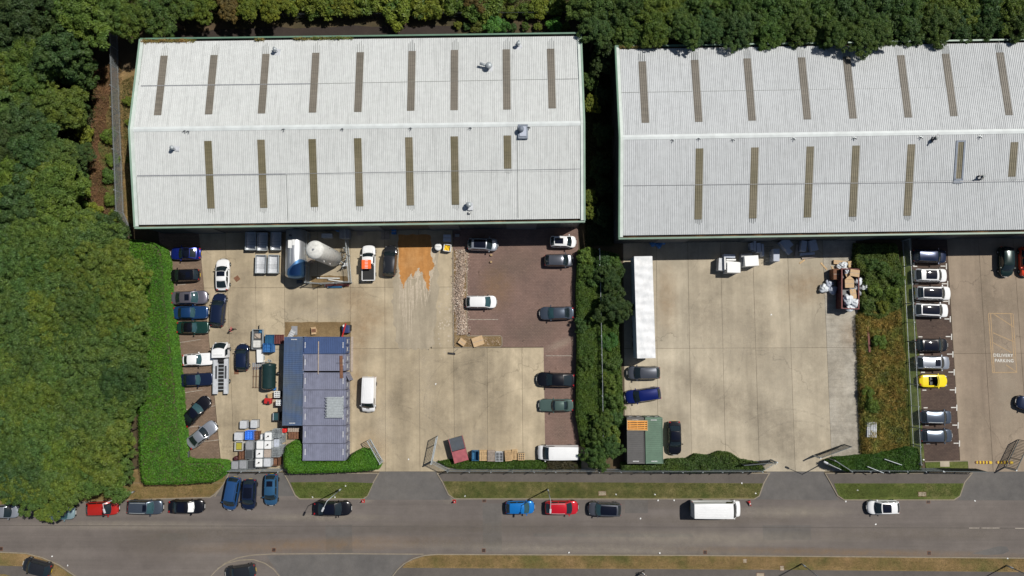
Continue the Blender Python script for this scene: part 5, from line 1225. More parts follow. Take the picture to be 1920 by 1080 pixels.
mb.build('pipework', M['galv'], t); MB().box((1.8, -.9, .9), (.5, .45, .5)).build('valve_box', M['white'], t); MB().cyl((0, 0, 10.7), (0, 0, 11.0), .1).build('top_valve', M['grey'], t)
for k in range(3): MB().box((-.1*k, 0, 10.4), (.02, .02, .02)).build('bolt', M['grey'], t)
t = thing('vaporiser', 'small brown finned unit between the lying steel tank and the tall tank', 'vaporiser', at(580, 488, 1.2))
for i in range(4): MB().box((-.2+i*.16, 0, .6), (.07, .6, 1.2)).build('fin', M['wood_grey'], t)
t = thing('blue_drum', 'blue drum in the shadow above the tank compound', 'drum', at(632, 430, .9)); MB().lathe((0, 0, 0), (0, 0, 1), [(0, .28), (.3, .3), (.32, .28), (.6, .3), (.88, .28), (.9, .2)], 16).build('barrel', M['blue'], t, True); MB().cyl((.12, 0, .9), (.12, 0, .95), .05).build('cap', M['black'], t)
for px, py, d, mt, lb in ((646, 436, (1.3, 1.6, 1.2), 'grey', 'grey cabinet in the shadow at the tank compound corner'), (613, 442, (1.4, .5, .9), 'grey_light', 'low pale cabinet in the shadow behind the tall tank')):
    t = thing('cabinet', lb, 'cabinet', at(px, py, d[2])); MB().rbox((0, 0, d[2]/2), d, .04).build('case', M[mt], t); MB().box((0, -d[1]/2-.01, d[2]/2), (d[0]*.8, .02, d[2]*.8)).build('door', M['grey_light'], t); MB().box((0, 0, d[2]+.03), (d[0]+.1, d[1]+.1, .05)).build('lid', M[mt], t)
def trough(px, py, w_, l_, label, cov=False):
    t = thing('metal_trough', label, 'trough', at(px, py, 1.0), 0, 'metal troughs beside the steel tank'); g_ = M['steel'] 
    for sg in (1, -1): MB().box((sg*(w_/2-.02), 0, .75), (.04, l_, .5)).build('side_panel', g_, t); MB().box((0, sg*(l_/2-.02), .75), (w_-.08, .04, .5)).build('end_panel', g_, t)
    for sg in (1, -1): MB().box((sg*(w_/2), 0, 1.01), (.09, l_+.05, .04)).build('rim', M['galv'], t); MB().box((0, sg*(l_/2), 1.01), (w_-.1, .09, .04)).build('rim', M['galv'], t)
    MB().grid(lambda u, v: Vector(((u-.5)*(w_-.1), (v-.5)*(l_-.1), .52+.12*(2*u-1)**2)), 8, 2).build('pan', M['steel'] if cov else M['grey_light'], t, True)
    for y in (-.1, -.45): MB().box((0, y, .95), (w_-.1, .03, .03)).build('cross_wire', M['grey_dark'], t)
    for x in (-1, 1):
        for y in (-1, 1): MB().box((x*(w_/2-.06), y*(l_/2-.06), .25), (.06, .06, .5)).build('leg', M['galv'], t)
trough(470, 452, 1.45, 2.5, 'shaded metal trough furthest from the steel tank in the upper row', True); trough(492, 453, 1.4, 2.5, 'shaded metal trough in the middle of the upper row', True); trough(517.5, 452, 1.4, 2.5, 'shaded metal trough in the upper row nearest the steel tank', True)
trough(489, 495, 1.45, 2.55, 'sunlit metal trough of the lower row, farther from the steel tank'); trough(512.5, 495, 1.45, 2.55, 'sunlit metal trough of the lower row, next to the steel tank')
# dark green tank trailer
t = thing('green_tank', 'dark green cylindrical tank on a small trailer beside the slate container', 'tank', at(503, 704, 1.5))
MB().lathe((0, -1.75, 1.25), (0, 1, 1.25), [(-.25, .3), (-.15, .7), (.0, .92), (.1, .95), (3.1, .95), (3.2, 1.0), (3.3, .95), (3.42, .75), (3.5, .35)], 32).build('shell', M['green_tank'], t, True)
for y in (-1, 1): MB().box((0, y, .3), (1.4, .15, .6)).build('saddle', M['black'], t)
mb = MB(); [mb.cyl((r2.uniform(-.25, .25), 1.7+r2.uniform(0, .4), .9), (r2.uniform(-.4, .4), 1.9+r2.uniform(0, .5), 1.6), .05, n=6) for _ in range(8)]; mb.build('pipework', M['galv'], t); MB().box((.1, -1.9, .35), (1.3, .4, .3)).build('tow_frame', M['blue'], t)
def wheelset(t, pts, s=1.0):
    for x, y in pts: wo = link('wheel', TYRE, t, loc=(x, y, .32*s), rz=PI/2); wo.scale = (s, s, s); link('rim', RIM, wo)
wheelset(t, [(.95, .2), (-.95, .2)], .8)
# open box trailer with load
t = thing('box_trailer', 'open grey box trailer loaded with a white tub and scrap', 'trailer', at(483, 636, .9))
MB().box((0, 0, .5), (1.4, 2.7, .08)).build('floor_deck', M['grey_dark'], t)
for sg in (1, -1): MB().box((sg*.72, 0, .75), (.05, 2.75, .55)).build('side_panel', M['galv'], t); MB().box((0, sg*1.37, .75), (1.38, .05, .55)).build('end_panel', M['galv'], t)
wheelset(t, [(.9, 0), (-.9, 0)], .8); MB().bar((0, 1.4, .45), (0, 2.0, .45), .08).build('tow_bar', M['black'], t)
for px, py, d, mt, lb, sh in ((482, 645, (1.0, 1.0, .55), 'white_dirty', 'white tub inside the open box trailer', 0), (481, 630, (.9, .7, .45), 'wood_grey', 'cream sack heap inside the open box trailer', 1), (487, 622, (.6, .5, .4), 'navy', 'dark blue bundle inside the open box trailer', 1)):
    q = at(px, py, .9, Z_YARD+.54); tt = thing('trailer_load', lb, 'load', q)
    mm_ = M[mt] if mt in M else M['blue_teal']
    if sh: MB().grid(lambda u, v: Vector(((u-.5)*d[0], (v-.5)*d[1], d[2]*math.sin(PI*u)**.5*math.sin(PI*v)**.5*(.7+.3*math.sin(u*9+v*7)))), 10, 10).build('sack', mm_, tt, True)
    else: MB().rbox((0, 0, d[2]/2), d, .1).build('tub', mm_, tt)
t = thing('white_cabinet', 'plain white cabinet lying between the box trailer and the green tank', 'cabinet', at(487, 667, .8), R(3)); MB().rbox((0, 0, .4), (.85, 1.9, .8), .05).build('case', M['white'], t); MB().box((.5, -.3, .4), (.1, .5, .4)).build('handle_frame', M['galv'], t)
def stillage(px, py, w_, l_, h_, mt, label, nx=2, ny=6, rz=0, solid=True, cat='stillage', z=Z_YARD, lid=None, group=None, name='stillage'):
    """open framed box pallet: posts, rails and slats"""
    t = thing(name, label, cat, at(px, py, h_+z, z), rz, group); mm_ = M[mt]
    for x in (-1, 1):
        for y in (-1, 1): MB().box((x*(w_/2-.03), y*(l_/2-.03), h_/2), (.06, .06, h_)).build('post', mm_, t)
    for zz in (.12, h_*.5, h_-.03):
        for sg in (1, -1): MB().box((sg*(w_/2-.03), 0, zz), (.035, l_-.13, .05)).build('rail', mm_, t); MB().box((0, sg*(l_/2-.03), zz), (w_-.13, .035, .05)).build('rail', mm_, t)
    MB().box((0, 0, .1), (w_-.1, l_-.1, .05)).build('base', mm_, t)
    if solid:
        for sg in (1, -1): MB().box((sg*(w_/2-.05), 0, h_*.5), (.015, l_-.14, h_*.85)).build('side_panel', mm_, t); MB().box((0, sg*(l_/2-.05), h_*.5), (w_-.14, .015, h_*.85)).build('side_panel', mm_, t)
    for i in range(nx-1): MB().box((-w_/2+w_*(i+1)/nx, 0, h_-.02), (.05, l_-.1, .04)).build('top_bar', mm_, t)
    for i in range(ny-1): MB().box((0, -l_/2+l_*(i+1)/ny, h_-.05), (w_-.1, .04, .03)).build('top_slat', mm_, t)
    if lid: MB().box((0, 0, h_*.62), (w_-.16, l_-.16, .04)).build('liner', M[lid], t)
    return t
stillage(505.5, 636, 1.25, 1.3, .95, 'blue_teal', 'teal blue stillage beside the open box trailer', 2, 8, lid='blue_teal'); stillage(501, 652, 1.25, 1.25, 1.6, 'blue', 'brighter blue stillage stacked nearer the white cabinet', 2, 6, lid='blue')
stillage(522, 636, 1.15, 1.3, .8, 'red_brown', 'red stillage beside the teal blue one', 5, 2, lid='red_brown')
t = thing('tubular_rack', 'thin empty metal frame on the ground beside the green tank', 'frame', at(480, 708, .4))
for x in (-.35, .05): MB().bar((x, -1.4, .35), (x, 1.5, .35), .04).build('side_rail', M['rust'], t)
for y in (-1.35, .2, 1.4): MB().bar((-.5, y, .35), (.5, y, .35), .04).build('cross_rail', M['rust'], t)
for x, y in ((-.35, -1.3), (.05, -1.3), (-.35, 1.3), (.05, 1.3)): MB().cyl((x, y, 0), (x, y, .35), .02).build('leg', M['rust'], t)
t = thing('ribbed_sheet', 'grey ribbed panel lying above the green tank', 'panel', at(485, 686, .1), R(4))
for i in range(6): MB().box((-.75+i*.3, 0, .05), (.2, 1.0, .1)).build('slat', M['grey'], t)
t = thing('red_machine', 'small red machine standing on the concrete by the slate container', 'machine', at(501.5, 752, .8), R(-6)); MB().rbox((0, 0, .45), (.95, .75, .7), .08).build('housing', M['red'], t); MB().cyl((-.2, .3, .5), (-.3, .9, .5), .07).build('exhaust', M['grey_dark'], t); MB().box((-.65, -.1, .3), (.3, .3, .4)).build('engine', M['black'], t); MB().box((.15, -.2, .83), (.3, .35, .06)).build('cover', M['maroon'], t)
t = thing('timber_bundle', 'short bundle of pale timber beside the red machine', 'timber', at(507, 742, .3), R(10))
for i in range(5): MB().box((0, -.28+i*.14, .12), (.8, .11, .2)).build('plank', M['wood'], t)
def eggcrate(px, py, h_, label, mt='white', w_=.95, rz=0, cat='crate', z=Z_YARD):
    t = thing('plastic_crate', label, cat, at(px, py, h_+z, z), rz)
    MB().box((0, 0, h_*.45), (w_-.04, w_*1.05-.04, h_*.85)).build('body', M['grey_dark'], t)
    for i in range(4): MB().box((-w_/2+.04+i*(w_-.08)/3, 0, h_-.03), (.09, w_*1.05, .07)).build('bar', M[mt], t); MB().box((0, (-w_/2+.04+i*(w_-.08)/3)*1.05, h_-.05), (w_, .09, .06)).build('bar', M[mt], t)
    return t
eggcrate(519.5, 739.5, 1.1, 'white nine hole crate nearer the green tank', w_=.85); eggcrate(522.5, 755, 1.6, 'white nine hole crate next to the red machine', w_=.75)
t = thing('display_case', 'black framed box with glassy top beside the slate container', 'box', at(518, 781.5, .9)); MB().rbox((0, 0, .45), (.95, 1.2, .9), .04).build('case', M['black'], t); MB().box((-.05, .02, .92), (.62, .95, .05)).build('top_pane', M['glass_teal'], t); MB().box((-.4, .02, .93), (.08, 1.0, .06)).build('rim', M['grey_light'], t)
# loose pieces on the bare dirt
t = thing('metal_sheet', 'flat grey metal sheet lying on the bare dirt', 'sheet', at(552, 620, .05, .036)); MB().box((0, 0, .02), (.85, 1.3, .03)).build('plate', M['grey'], t); MB().box((0, -.5, .045), (.8, .05, .02)).build('rib', M['grey_dark'], t)
t = thing('ladder_section', 'pale metal ladder section leaning at the end of the slate container', 'ladder', at(545, 627, .6), R(-32))
for x in (-.3, .3): MB().bar((x, -.65, .05), (x, .65, .5), .07).build('stile', M['white'], t)
MB().bar((0, -.65, .06), (0, .65, .5), .45, .02).build('tread_plate', M['grey_light'], t)
for y in (-.5, -.2, .1, .4): MB().bar((-.3, y, .12+(y+.5)*.35), (.3, y, .12+(y+.5)*.35), .05).build('rung', M['white'], t)
def cardbox(px, py, d, rz, label, mt='cardboard', z=Z_YARD, open_=False, tilt=0, name='cardboard_box', cat='box'):
    t = thing(name, label, cat, at(px, py, d[2]+z, z), rz); MB().box((0, 0, d[2]/2), (d[0], d[1], d[2]), 0, tilt).build('carton', M[mt], t)
    if open_:
        for sg in (1, -1): MB().box((0, sg*(d[1]/2+.12), d[2]-.02), (d[0], .26, .02), 0, sg*.4).build('flap', M[mt], t)
        MB().box((0, 0, d[2]+.005), (d[0]*.9, d[1]*.86, .006)).build('interior', M['rust'], t)
    else: MB().box((0, 0, d[2]+.003), (d[0]*.98, .07, .006)).build('tape', M['wood_grey'], t)
    return t
cardbox(588, 620, (.7, .55, .45), .1, 'open cardboard box on the bare dirt beside the blue container', open_=True, z=.036)
cardbox(896, 640, (1.55, 1.3, .32), R(18), 'large flat cardboard box on the kerbed bed', z=.10); cardbox(866.5, 641.5, (1.0, .8, .5), R(-35), 'small cardboard box at the corner of the kerbed bed', z=.10)
cardbox(838, 446, (1.05, .95, 1.1), 0, 'pale blue cube with a black cap in the shadow beside two tubs', mt='board')
t = thing('compact_loader', 'small navy machine with a long red arm at the corner of the bare dirt', 'machine', at(648, 617, 1.0, .036)); MB().rbox((0, 0, .5), (1.0, 1.1, .8), .12).build('housing', M['navy_m'], t); MB().bar((.05, .8, 1.1), (-.45, -1.1, .9), .16).build('arm', M['red'], t); MB().cyl((-.25, .45, .9), (-.25, .45, 1.0), .17, n=14).build('round_cap', M['white'], t); MB().box((-.6, .2, .3), (.25, .6, .5)).build('track', M['black'], t); MB().box((.55, .2, .3), (.2, .8, .5)).build('track', M['black'], t); MB().bar((-.45, -1.1, .9), (-.75, -1.5, .4), .1).build('hook', M['black'], t)
t = thing('edging_board', 'long pale board on the ground along the container doors', 'board', at(660, 664, .1)); MB().box((0, 0, .08), (.32, 4.9, .14)).build('plank', M['wood_grey'], t)
# two tubs
t = thing('round_tub', 'round white lidded tub at the shadow edge beside the orange spill', 'tub', at(821.5, 463, 1.0)); MB().lathe((0, 0, 0), (0, 0, 1), [(0, .38), (.8, .5), (.9, .52), (.98, .48), (1.0, .3)], 22).build('body', M['white'], t, True); MB().box((0, .02, 1.02), (.9, .05, .04)).build('lid_seam', M['grey'], t)
t = thing('waste_crate', 'white open crate holding yellow waste beside the round tub', 'crate', at(838.5, 464.5, .9), R(-8))
for sg in (1, -1): MB().box((sg*.48, 0, .45), (.08, .95, .9)).build('side_panel', M['white'], t); MB().box((0, sg*.46, .45), (.9, .08, .9)).build('end_panel', M['white'], t)
MB().grid(lambda u, v: Vector(((u-.5)*.85, (v-.5)*.8, .62+.14*math.sin(u*11)*math.cos(v*9))), 8, 8).build('waste', M['yellow'], t); MB().box((0, 0, .05), (.9, .9, .08)).build('base', M['white'], t)
for px, py, lb in ((921, 478, 'small yellow block on the purple paving, nearer the silver car'), (920.5, 491, 'small yellow block on the purple paving, farther from the silver car')):
    t = thing('parking_block', lb, 'block', at(px, py, .3)); MB().rbox((0, 0, .15), (.28, .26, .3), .05).build('block', M['wood'], t); MB().cyl((0, 0, .3), (0, 0, .34), .05).build('eye', M['black'], t)
t = thing('yard_broom', 'wide black yard broom lying on the concrete near the rubble bed', 'broom', at(848, 663, .05), R(-5)); MB().box((-.1, 0, .06), (1.05, .28, .1)).build('bristle_head', M['black'], t); MB().bar((0, 0, .1), (.75, .75, .05), .05).build('handle', M['grey_dark'], t)
# manholes and gullies
def cover(px, py, w_, l_, rz, label, mt='grey_dark', z=Z_YARD, name='manhole_cover', cat='manhole cover'):
    t = thing(name, label, cat, at(px, py, 0, z), rz); MB().box((0, 0, .004), (w_+.1, l_+.1, .010)).build('frame', M['rust'] if mt != 'concrete' else M['kerb'], t)
    for i in range(3): MB().box((0, (-1+i)*l_/3, .012), (w_, l_/3-.03, .012)).build('cover_plate', M[mt], t)
cover(444.5, 522.5, .62, .62, R(38), 'square rusty cover turned at an angle beside the white fastback', 'rust')
cover(443.5, 696.5, .55, .7, 0, 'small rusty cover behind the small dark blue hatchback', 'rust')
cover(879, 627, .4, .4, 0, 'small dark drain cover in the corner of the purple paving', 'black')
for px, py, lb in ((513.5, 1031, 'road gully left of the lay-by kerb'), (907, 1032, 'road gully at the kerb below the first entrance'), (1322, 1035.5, 'road gully at the kerb below the second yard'), (1742, 1037, 'road gully at the kerb near the wet patch'), (908, 938, 'dark drain at the kerb beside the first entrance'), (1740.5, 940.5, 'dark drain at the kerb behind the white hatchback'), (2, 1029, 'dark drain cut off by the photo edge')):
    cover(px, py, .42, .42, 0, lb, 'black', Z_ROAD, 'road_gully', 'drain')
cover(1129, 924.5, 1.0, .55, R(2), 'broken pale concrete slab in the middle verge', 'concrete2', .152, 'concrete_cover', 'cover'); cover(1728, 926, 1.05, .55, 0, 'pale concrete cover in the verge by the third entrance', 'concrete2', .152, 'concrete_cover', 'cover')
cover(1465.5, 1064.5, .5, .6, 0, 'small grey cover in the bottom verge beside the lamp', 'concrete2', .152, 'concrete_cover', 'cover'); cover(1396, 1051, .45, .5, 0, 'faint grey cover in the middle of the bottom verge', 'concrete2', .152, 'concrete_cover', 'cover')
cover(1425, 1077, 1.0, .4, 0, 'grey cover cut by the bottom edge of the photo', 'concrete2', .128, 'concrete_cover', 'cover')
# cones
for px, py, lb, z, lie in ((680, 940, 'red traffic cone beside the small verge at the first entrance', Z_ROAD, 0), (851.5, 941, 'red traffic cone at the corner of the middle verge', Z_ROAD, 0), (1404, 939.5, 'red traffic cone lying on its side at the end of the middle verge', Z_ROAD, 1)):
    t = thing('traffic_cone', lb, 'cone', at(px, py, .3, z), 0 if not lie else .4); t.rotation_euler.x = 1.45*lie; t.location.z += .2*lie
    MB().box((0, 0, .02), (.48, .48, .04)).build('base', M['red'], t); MB().cyl((0, 0, .04), (0, 0, .78), .19, .04, n=16).build('cone_body', M['red'], t, True); MB().cyl((0, 0, .38), (0, 0, .55), .125, .085, n=16, caps=False).build('reflective_sleeve', M['white'], t, True)

# ================================================================== TOTES, PALLETS, SKIPS
def ibc(px, py, label, h_=1.15, z=Z_YARD, bottle='white', cap=True, cage=True, w_=1.02, l_=1.15, group=None):
    t = thing('liquid_tote', label, 'tote', at(px, py, h_+z, z), 0, group)
    MB().box((0, 0, .07), (w_, l_, .13)).build('pallet_base', M['grey_dark'], t)
    if bottle: MB().rbox((0, 0, h_/2+.05), (w_-.07, l_-.07, h_-.14), .12).build('bottle', M[bottle], t)
    if cap: MB().cyl((.02, .03, h_-.02), (.02, .03, h_+.05), .11, n=12).build('filler_cap', M['black'], t); MB().bar((-.3, -.18, h_), (.0, 0, h_+.03), .05, .02).build('strap', M['grey_dark'], t)
    if cage:
        mb = MB()
        for zz in (.2, .5, .8, h_-.02):
            for sg in (1, -1): mb.box((sg*w_/2, 0, zz), (.025, l_, .025)); mb.box((0, sg*l_/2, zz), (w_, .025, .025))
        for i in range(6):
            for sg in (1, -1): mb.box((sg*w_/2, -l_/2+l_*i/5, h_/2), (.022, .022, h_)); mb.box((-w_/2+w_*i/5, sg*l_/2, h_/2), (.022, .022, h_))
        if not bottle:
            for i in range(5): mb.box((-w_/2+w_*(i+.5)/5, 0, h_-.02), (.035, l_, .03)); mb.box((0, -l_/2+l_*(i+.5)/5, h_-.02), (w_, .035, .03))
        mb.build('cage', M['galv'], t)
    return t
H2 = 2.25
gl = 'liquid totes and bins stacked at the corner of the yard'
for px, py, lb, kw in (
    (455.5, 796.5, 'pale grey lidded bin standing apart above the blue crate, nearer the parking bays', dict(bottle='grey_light', cap=False, cage=False, h_=1.0)),
    (475.5, 795.5, 'pale grey lidded bin, one of two standing apart, nearer the slate container', dict(bottle='grey_light', cap=False, cage=False, h_=1.0)),
    (446.5, 818.5, 'light grey folded bin beside the bright blue crate', dict(bottle='grey_light', cap=False, cage=False, h_=1.1, w_=1.25)),
    (494.5, 822, 'white tote half covered by the one beside it in the upper row', dict(z=Z_YARD, h_=1.2)),
    (502.5, 818.5, 'tall stacked white tote with a black cap at the top of the block', dict(z=Z_YARD+1.15, h_=1.15)),
    (487, 834.5, 'stacked white tote without black cap in the second row', dict(z=Z_YARD+1.1, cap=False)),
    (501.5, 834.5, 'stacked white tote with a thin black cap in the second row', dict(z=Z_YARD+1.15)),
    (486, 851, 'stacked white tote with dark straps in the third row', dict(z=Z_YARD+1.1)), (501, 850.5, 'stacked tote with dusty grey top in the third row', dict(z=Z_YARD+1.15, bottle='wood_grey', cap=False)),
    (485, 868, 'stacked white tote with a black cap in the front row by the fence', dict(z=Z_YARD+1.1)), (500.5, 867.5, 'stacked pale tote with flat lid in the front row by the fence', dict(z=Z_YARD+1.15, bottle='grey_light', cap=False)),
    (517, 813, 'empty wire cage standing at the upper end of the block', dict(bottle=None, cap=False, z=Z_YARD+1.0)), (517.5, 831, 'wire cage half filled with a grey block', dict(bottle='board', cap=False, w_=.95)),
    (517, 849, 'empty wire cage in the middle beside the dusty grey tote', dict(bottle=None, cap=False, z=Z_YARD+1.0)), (524, 822, 'low empty wire cage facing the pallets', dict(bottle=None, cap=False)), (524.5, 843, 'low empty wire cage nearer the hedge', dict(bottle=None, cap=False)),
    (467, 836, 'dark grey gridded tote in the middle of the block', dict(bottle='grey', cap=False, z=Z_YARD+.6)), (467, 852, 'darker tote with sunken lid below the gridded one', dict(bottle='grey_dark', cap=False, z=Z_YARD+.4)),
    (439.5, 872.5, 'dark blue grey bin at the fence, outermost of the front row', dict(bottle='grey', cap=False, cage=False, w_=1.0)), (455, 871.5, 'dark grey meshed bin in the front row', dict(bottle='grey', cap=False)), (471, 871, 'second dark grey meshed bin in the front row, next to the white totes', dict(bottle='grey_dark', cap=False))):
    z_ = kw.get('z', Z_YARD)
    ibc(px, py, lb, group=gl, **kw)
    if z_ > Z_YARD+.3:   # the tote that carries it
        p = G(px, py, z_+kw.get('h_', 1.15)); q = thing('liquid_tote', 'lower tote under the '+' '.join(lb.split()[:10]), 'tote', (p.x, p.y, Z_YARD), 0, gl); hh = z_-Z_YARD
        MB().box((0, 0, .06), (1.0, 1.12, .12)).build('pallet_base', M['grey_dark'], q); MB().rbox((0, 0, hh/2+.06), (.94, 1.06, hh-.13), .1).build('bottle', M['white_dirty'], q)
stillage(467, 816.5, 1.15, 1.2, 1.2, 'blue_bright', 'bright blue plastic crate in the block of totes', 3, 4, lid='blue_bright'); stillage(480.5, 817, .8, 1.2, .9, 'rust', 'dark rusty crate beside the bright blue crate', 2, 3, lid='rust')
t = stillage(447, 837, 1.1, 1.25, 1.0, 'white_dirty', 'white open crate with a mustard yellow mat inside', 1, 1); MB().box((0, 0, .8), (.72, .9, .04)).build('yellow_mat', plain('mustard', (.33, .30, .03), .8), t)
stillage(454, 854, .95, 1.15, .9, 'rust', 'brown rusty crate beside the dark red drum', 2, 2, lid='rust'); stillage(516, 866, .95, 1.1, 1.6, 'rust', 'brown crate with sunken rusty load in the corner by the fence', 1, 1, lid='rust')
t = thing('red_drum', 'dark red drum at the edge of the block of totes', 'drum', at(441.5, 859.5, .8)); MB().lathe((0, 0, 0), (0, 0, 1), [(0, .28), (.4, .31), (.78, .29), (.8, .2)], 16).build('barrel', M['maroon'], t, True); MB().cyl((.1, 0, .8), (.1, 0, .84), .05).build('cap', M['black'], t)
t = thing('red_crate', 'small bright red box beside the wire cages', 'box', at(532.5, 807.5, .9)); MB().rbox((0, 0, .45), (.6, .52, .9), .08).build('body', plain('signal_red', (.8, .02, .015), .4), t); MB().box((0, 0, .92), (.45, .35, .04)).build('lid', M['red'], t)
def pallet(px, py, ztop, rz, w_, l_, mt, label, n=6, levels=1, frame=False, group=None, z=Z_YARD, along='y'):
    for lv in range(levels):
        zb = z+lv*.15
        p = G(px, py, z+levels*.15); t = thing('pallet', label if lv == levels-1 else 'lower pallet beneath the '+' '.join(label.replace(' stack', '').split()[:11]), 'pallet', (p.x+.02*math.sin(lv*3), p.y+.02*math.cos(lv*5), zb), rz, group if lv == levels-1 else 'pallets beneath the '+label)
        for i in range(3): MB().box((0, -l_/2+.05+i*(l_-.1)/2, .05), (w_, .1, .09)).build('bearer', M[mt], t)
        if lv == levels-1 or lv == 0:
            for i in range(n): MB().box((-w_/2+w_*(i+.5)/n, 0, .12), (w_/n*.62, l_, .024)).build('deck_slat', M[mt], t)
        else: MB().box((0, 0, .12), (w_, l_, .024)).build('deck', M[mt], t)
    return t
pallet(550, 805, 0, 0, 1.6, .7, 'wood_grey', 'pale topped pallet stack behind the red box', 5, 5); pallet(550, 816, 0, 0, 1.55, 1.0, 'rust', 'brown open pallet next to the pale topped one', 4, 4)
stillage(891, 855, .95, 1.35, 1.1, 'blue_teal', 'teal blue open crate first in the line of crates at the front fence', 2, 1, solid=True, name='crate', cat='crate')
gp = 'pallets and crates lined up at the front fence'
pallet(905.5, 855, 0, 0, 1.05, 1.35, 'wood', 'yellow timber pallet stack next to the teal blue crate', 4, 6, group=gp); pallet(921, 855.5, 0, 0, 1.0, 1.4, 'wood_grey', 'brownish pallet stack with narrow slats', 8, 7, group=gp)
stillage(936, 857, 1.05, 1.25, 1.2, 'grey_light', 'pale lilac grey crate with crossbars between the pallet stacks', 2, 6, lid='grey_dark', name='crate', cat='crate')
pallet(953, 855.5, 0, R(5), .95, 1.35, 'wood', 'pale pallet stack tilted slightly beside the lilac grey crate', 7, 6, group=gp); pallet(965, 853, 0, 0, .8, 1.3, 'wood', 'pallet behind the tilted pale stack', 4, 4, group=gp)
eggcrate(977.5, 856.5, .8, 'pale wooden nine hole crate at the end of the line', 'wood', .9)
t = pallet(1635, 806, 0, R(-3), 1.35, 2.1, 'grey_light', 'stack of grey slatted pallets at the edge of the dry grass strip', 6, 6, group=None)
# lidded skip by the first entrance
p = G(859.5, 843, 1.5); t = thing('lidded_skip', 'skip with one dark ribbed lid and one faded red lid', 'skip', (p.x, p.y, Z_YARD), R(15)); W_, L_ = 1.9, 3.45
vs = [(-W_/2*.96, -L_/2*.9, .15), (W_/2*.96, -L_/2*.9, .15), (W_/2*.96, L_/2*.9, .15), (-W_/2*.96, L_/2*.9, .15), (-W_/2, -L_/2, 1.4), (W_/2, -L_/2, 1.4), (W_/2, L_/2, 1.4), (-W_/2, L_/2, 1.4)]
MB().add(vs, [(0, 3, 2, 1), (0, 1, 5, 4), (1, 2, 6, 5), (2, 3, 7, 6), (3, 0, 4, 7)]).build('body', M['maroon'], t); MB().box((0, -L_*.26, 1.45), (W_+.05, L_*.46, .07)).build('lid', M['pink_red'], t, label='faded red flat lid')
MB().box((0, L_*.24, 1.42), (W_+.02, L_*.5, .05)).build('lid', M['grey_dark'], t, label='dark ribbed lid')
for i in range(11): MB().bar((-W_/2+.05, .1+i*.16, 1.47), (W_/2-.05, .12+i*.16+(-.1), 1.47), .05, .03).build('rib', M['slate_cont'], t)
for sg in (1, -1): MB().box((sg*(W_/2+.02), 0, 1.42), (.07, L_, .1)).build('rim', M['pink_red'], t)
# open waste skip heaped with cardboard and bags
p = G(1594, 541.5, 1.9); SK = thing('waste_skip', 'dark red open skip heaped with cardboard boxes and white bags', 'skip', (p.x, p.y, Z_YARD), R(-2)); W_, L_, Hs = 2.35, 5.55, 1.9
for sg in (1, -1): MB().box((sg*(W_/2-.03), 0, Hs/2+.1), (.06, L_, Hs-.2)).build('side_wall', M['maroon'], SK); MB().box((0, sg*(L_/2-.03), Hs/2+.1), (W_-.12, .06, Hs-.2)).build('end_wall', M['maroon'], SK); MB().box((sg*W_/2, 0, Hs), (.14, L_+.1, .1)).build('rim', M['red_brown'], SK); MB().box((0, sg*L_/2, Hs), (W_-.1, .12, .1)).build('rim', M['red_brown'], SK)
MB().box((0, 0, .15), (W_-.1, L_-.1, .1)).build('floor', M['maroon'], SK)
for i in range(7):
    for sg in (1, -1): MB().box((sg*(W_/2+.03), -L_/2+.4+i*.8, Hs/2), (.08, .1, Hs-.3)).build('stiffener', M['maroon'], SK)
MB().box((0, 0, .75), (W_-.2, L_-.2, 1.0)).build('packed_waste', M['grey_dark'], SK)
def bag(px, py, z, r, mt, label, sd, fl=.75, sx=1):
    rg_ = random.Random(sd); ph = [rg_.uniform(0, 6) for _ in range(4)]; p = G(px, py, z+r*fl); t = thing('waste_bag', label, 'bag', (p.x, p.y, z))
    def f(u, v):
        a, b = u*2*PI, v*PI; rr_ = r*(1+.14*math.sin(3*a+ph[0])*math.sin(b)+.12*math.sin(5*a+4*b+ph[1])+.10*math.sin(7*b+ph[2]+2*a)+.05*math.sin(11*a+ph[3]))
        return Vector((rr_*math.sin(b)*math.cos(a)*sx, rr_*math.sin(b)*math.sin(a), r*fl+rr_*math.cos(b)*fl))
    MB().grid(f, 22, 14).build('bag', M[mt], t, True); MB().cyl((0, 0, r*fl*1.8), (.05, .03, r*fl*2.1), .05, .12, n=8).build('knot', M[mt], t)
TZ = Z_YARD+1.28
for i, (px, py, r, sx, lb) in enumerate(((1609.5, 528, .52, 1, 'round white bag on top of the skip near its upper right corner'), (1590, 562, .75, .9, 'large white bag in the lower part of the skip'), (1603, 568, .62, 1, 'bulging white bag at the lower end of the skip'), (1594, 578, .45, 1.4, 'flat white bag against the end wall of the skip'),
    (1588, 508, .42, 1, 'crumpled white bag in the upper left corner of the skip'), (1606, 540, .4, .8, 'small white bag under the cardboard in the middle of the skip'), (1597, 546, .35, 1, 'pale bag wedged between cardboard sheets'))):
    bag(px, py, TZ, r, 'bag', lb, i, .6, sx)
bag(1610, 549.5, TZ, .35, 'grey', 'dark bag near the side wall of the skip', 30, .6)
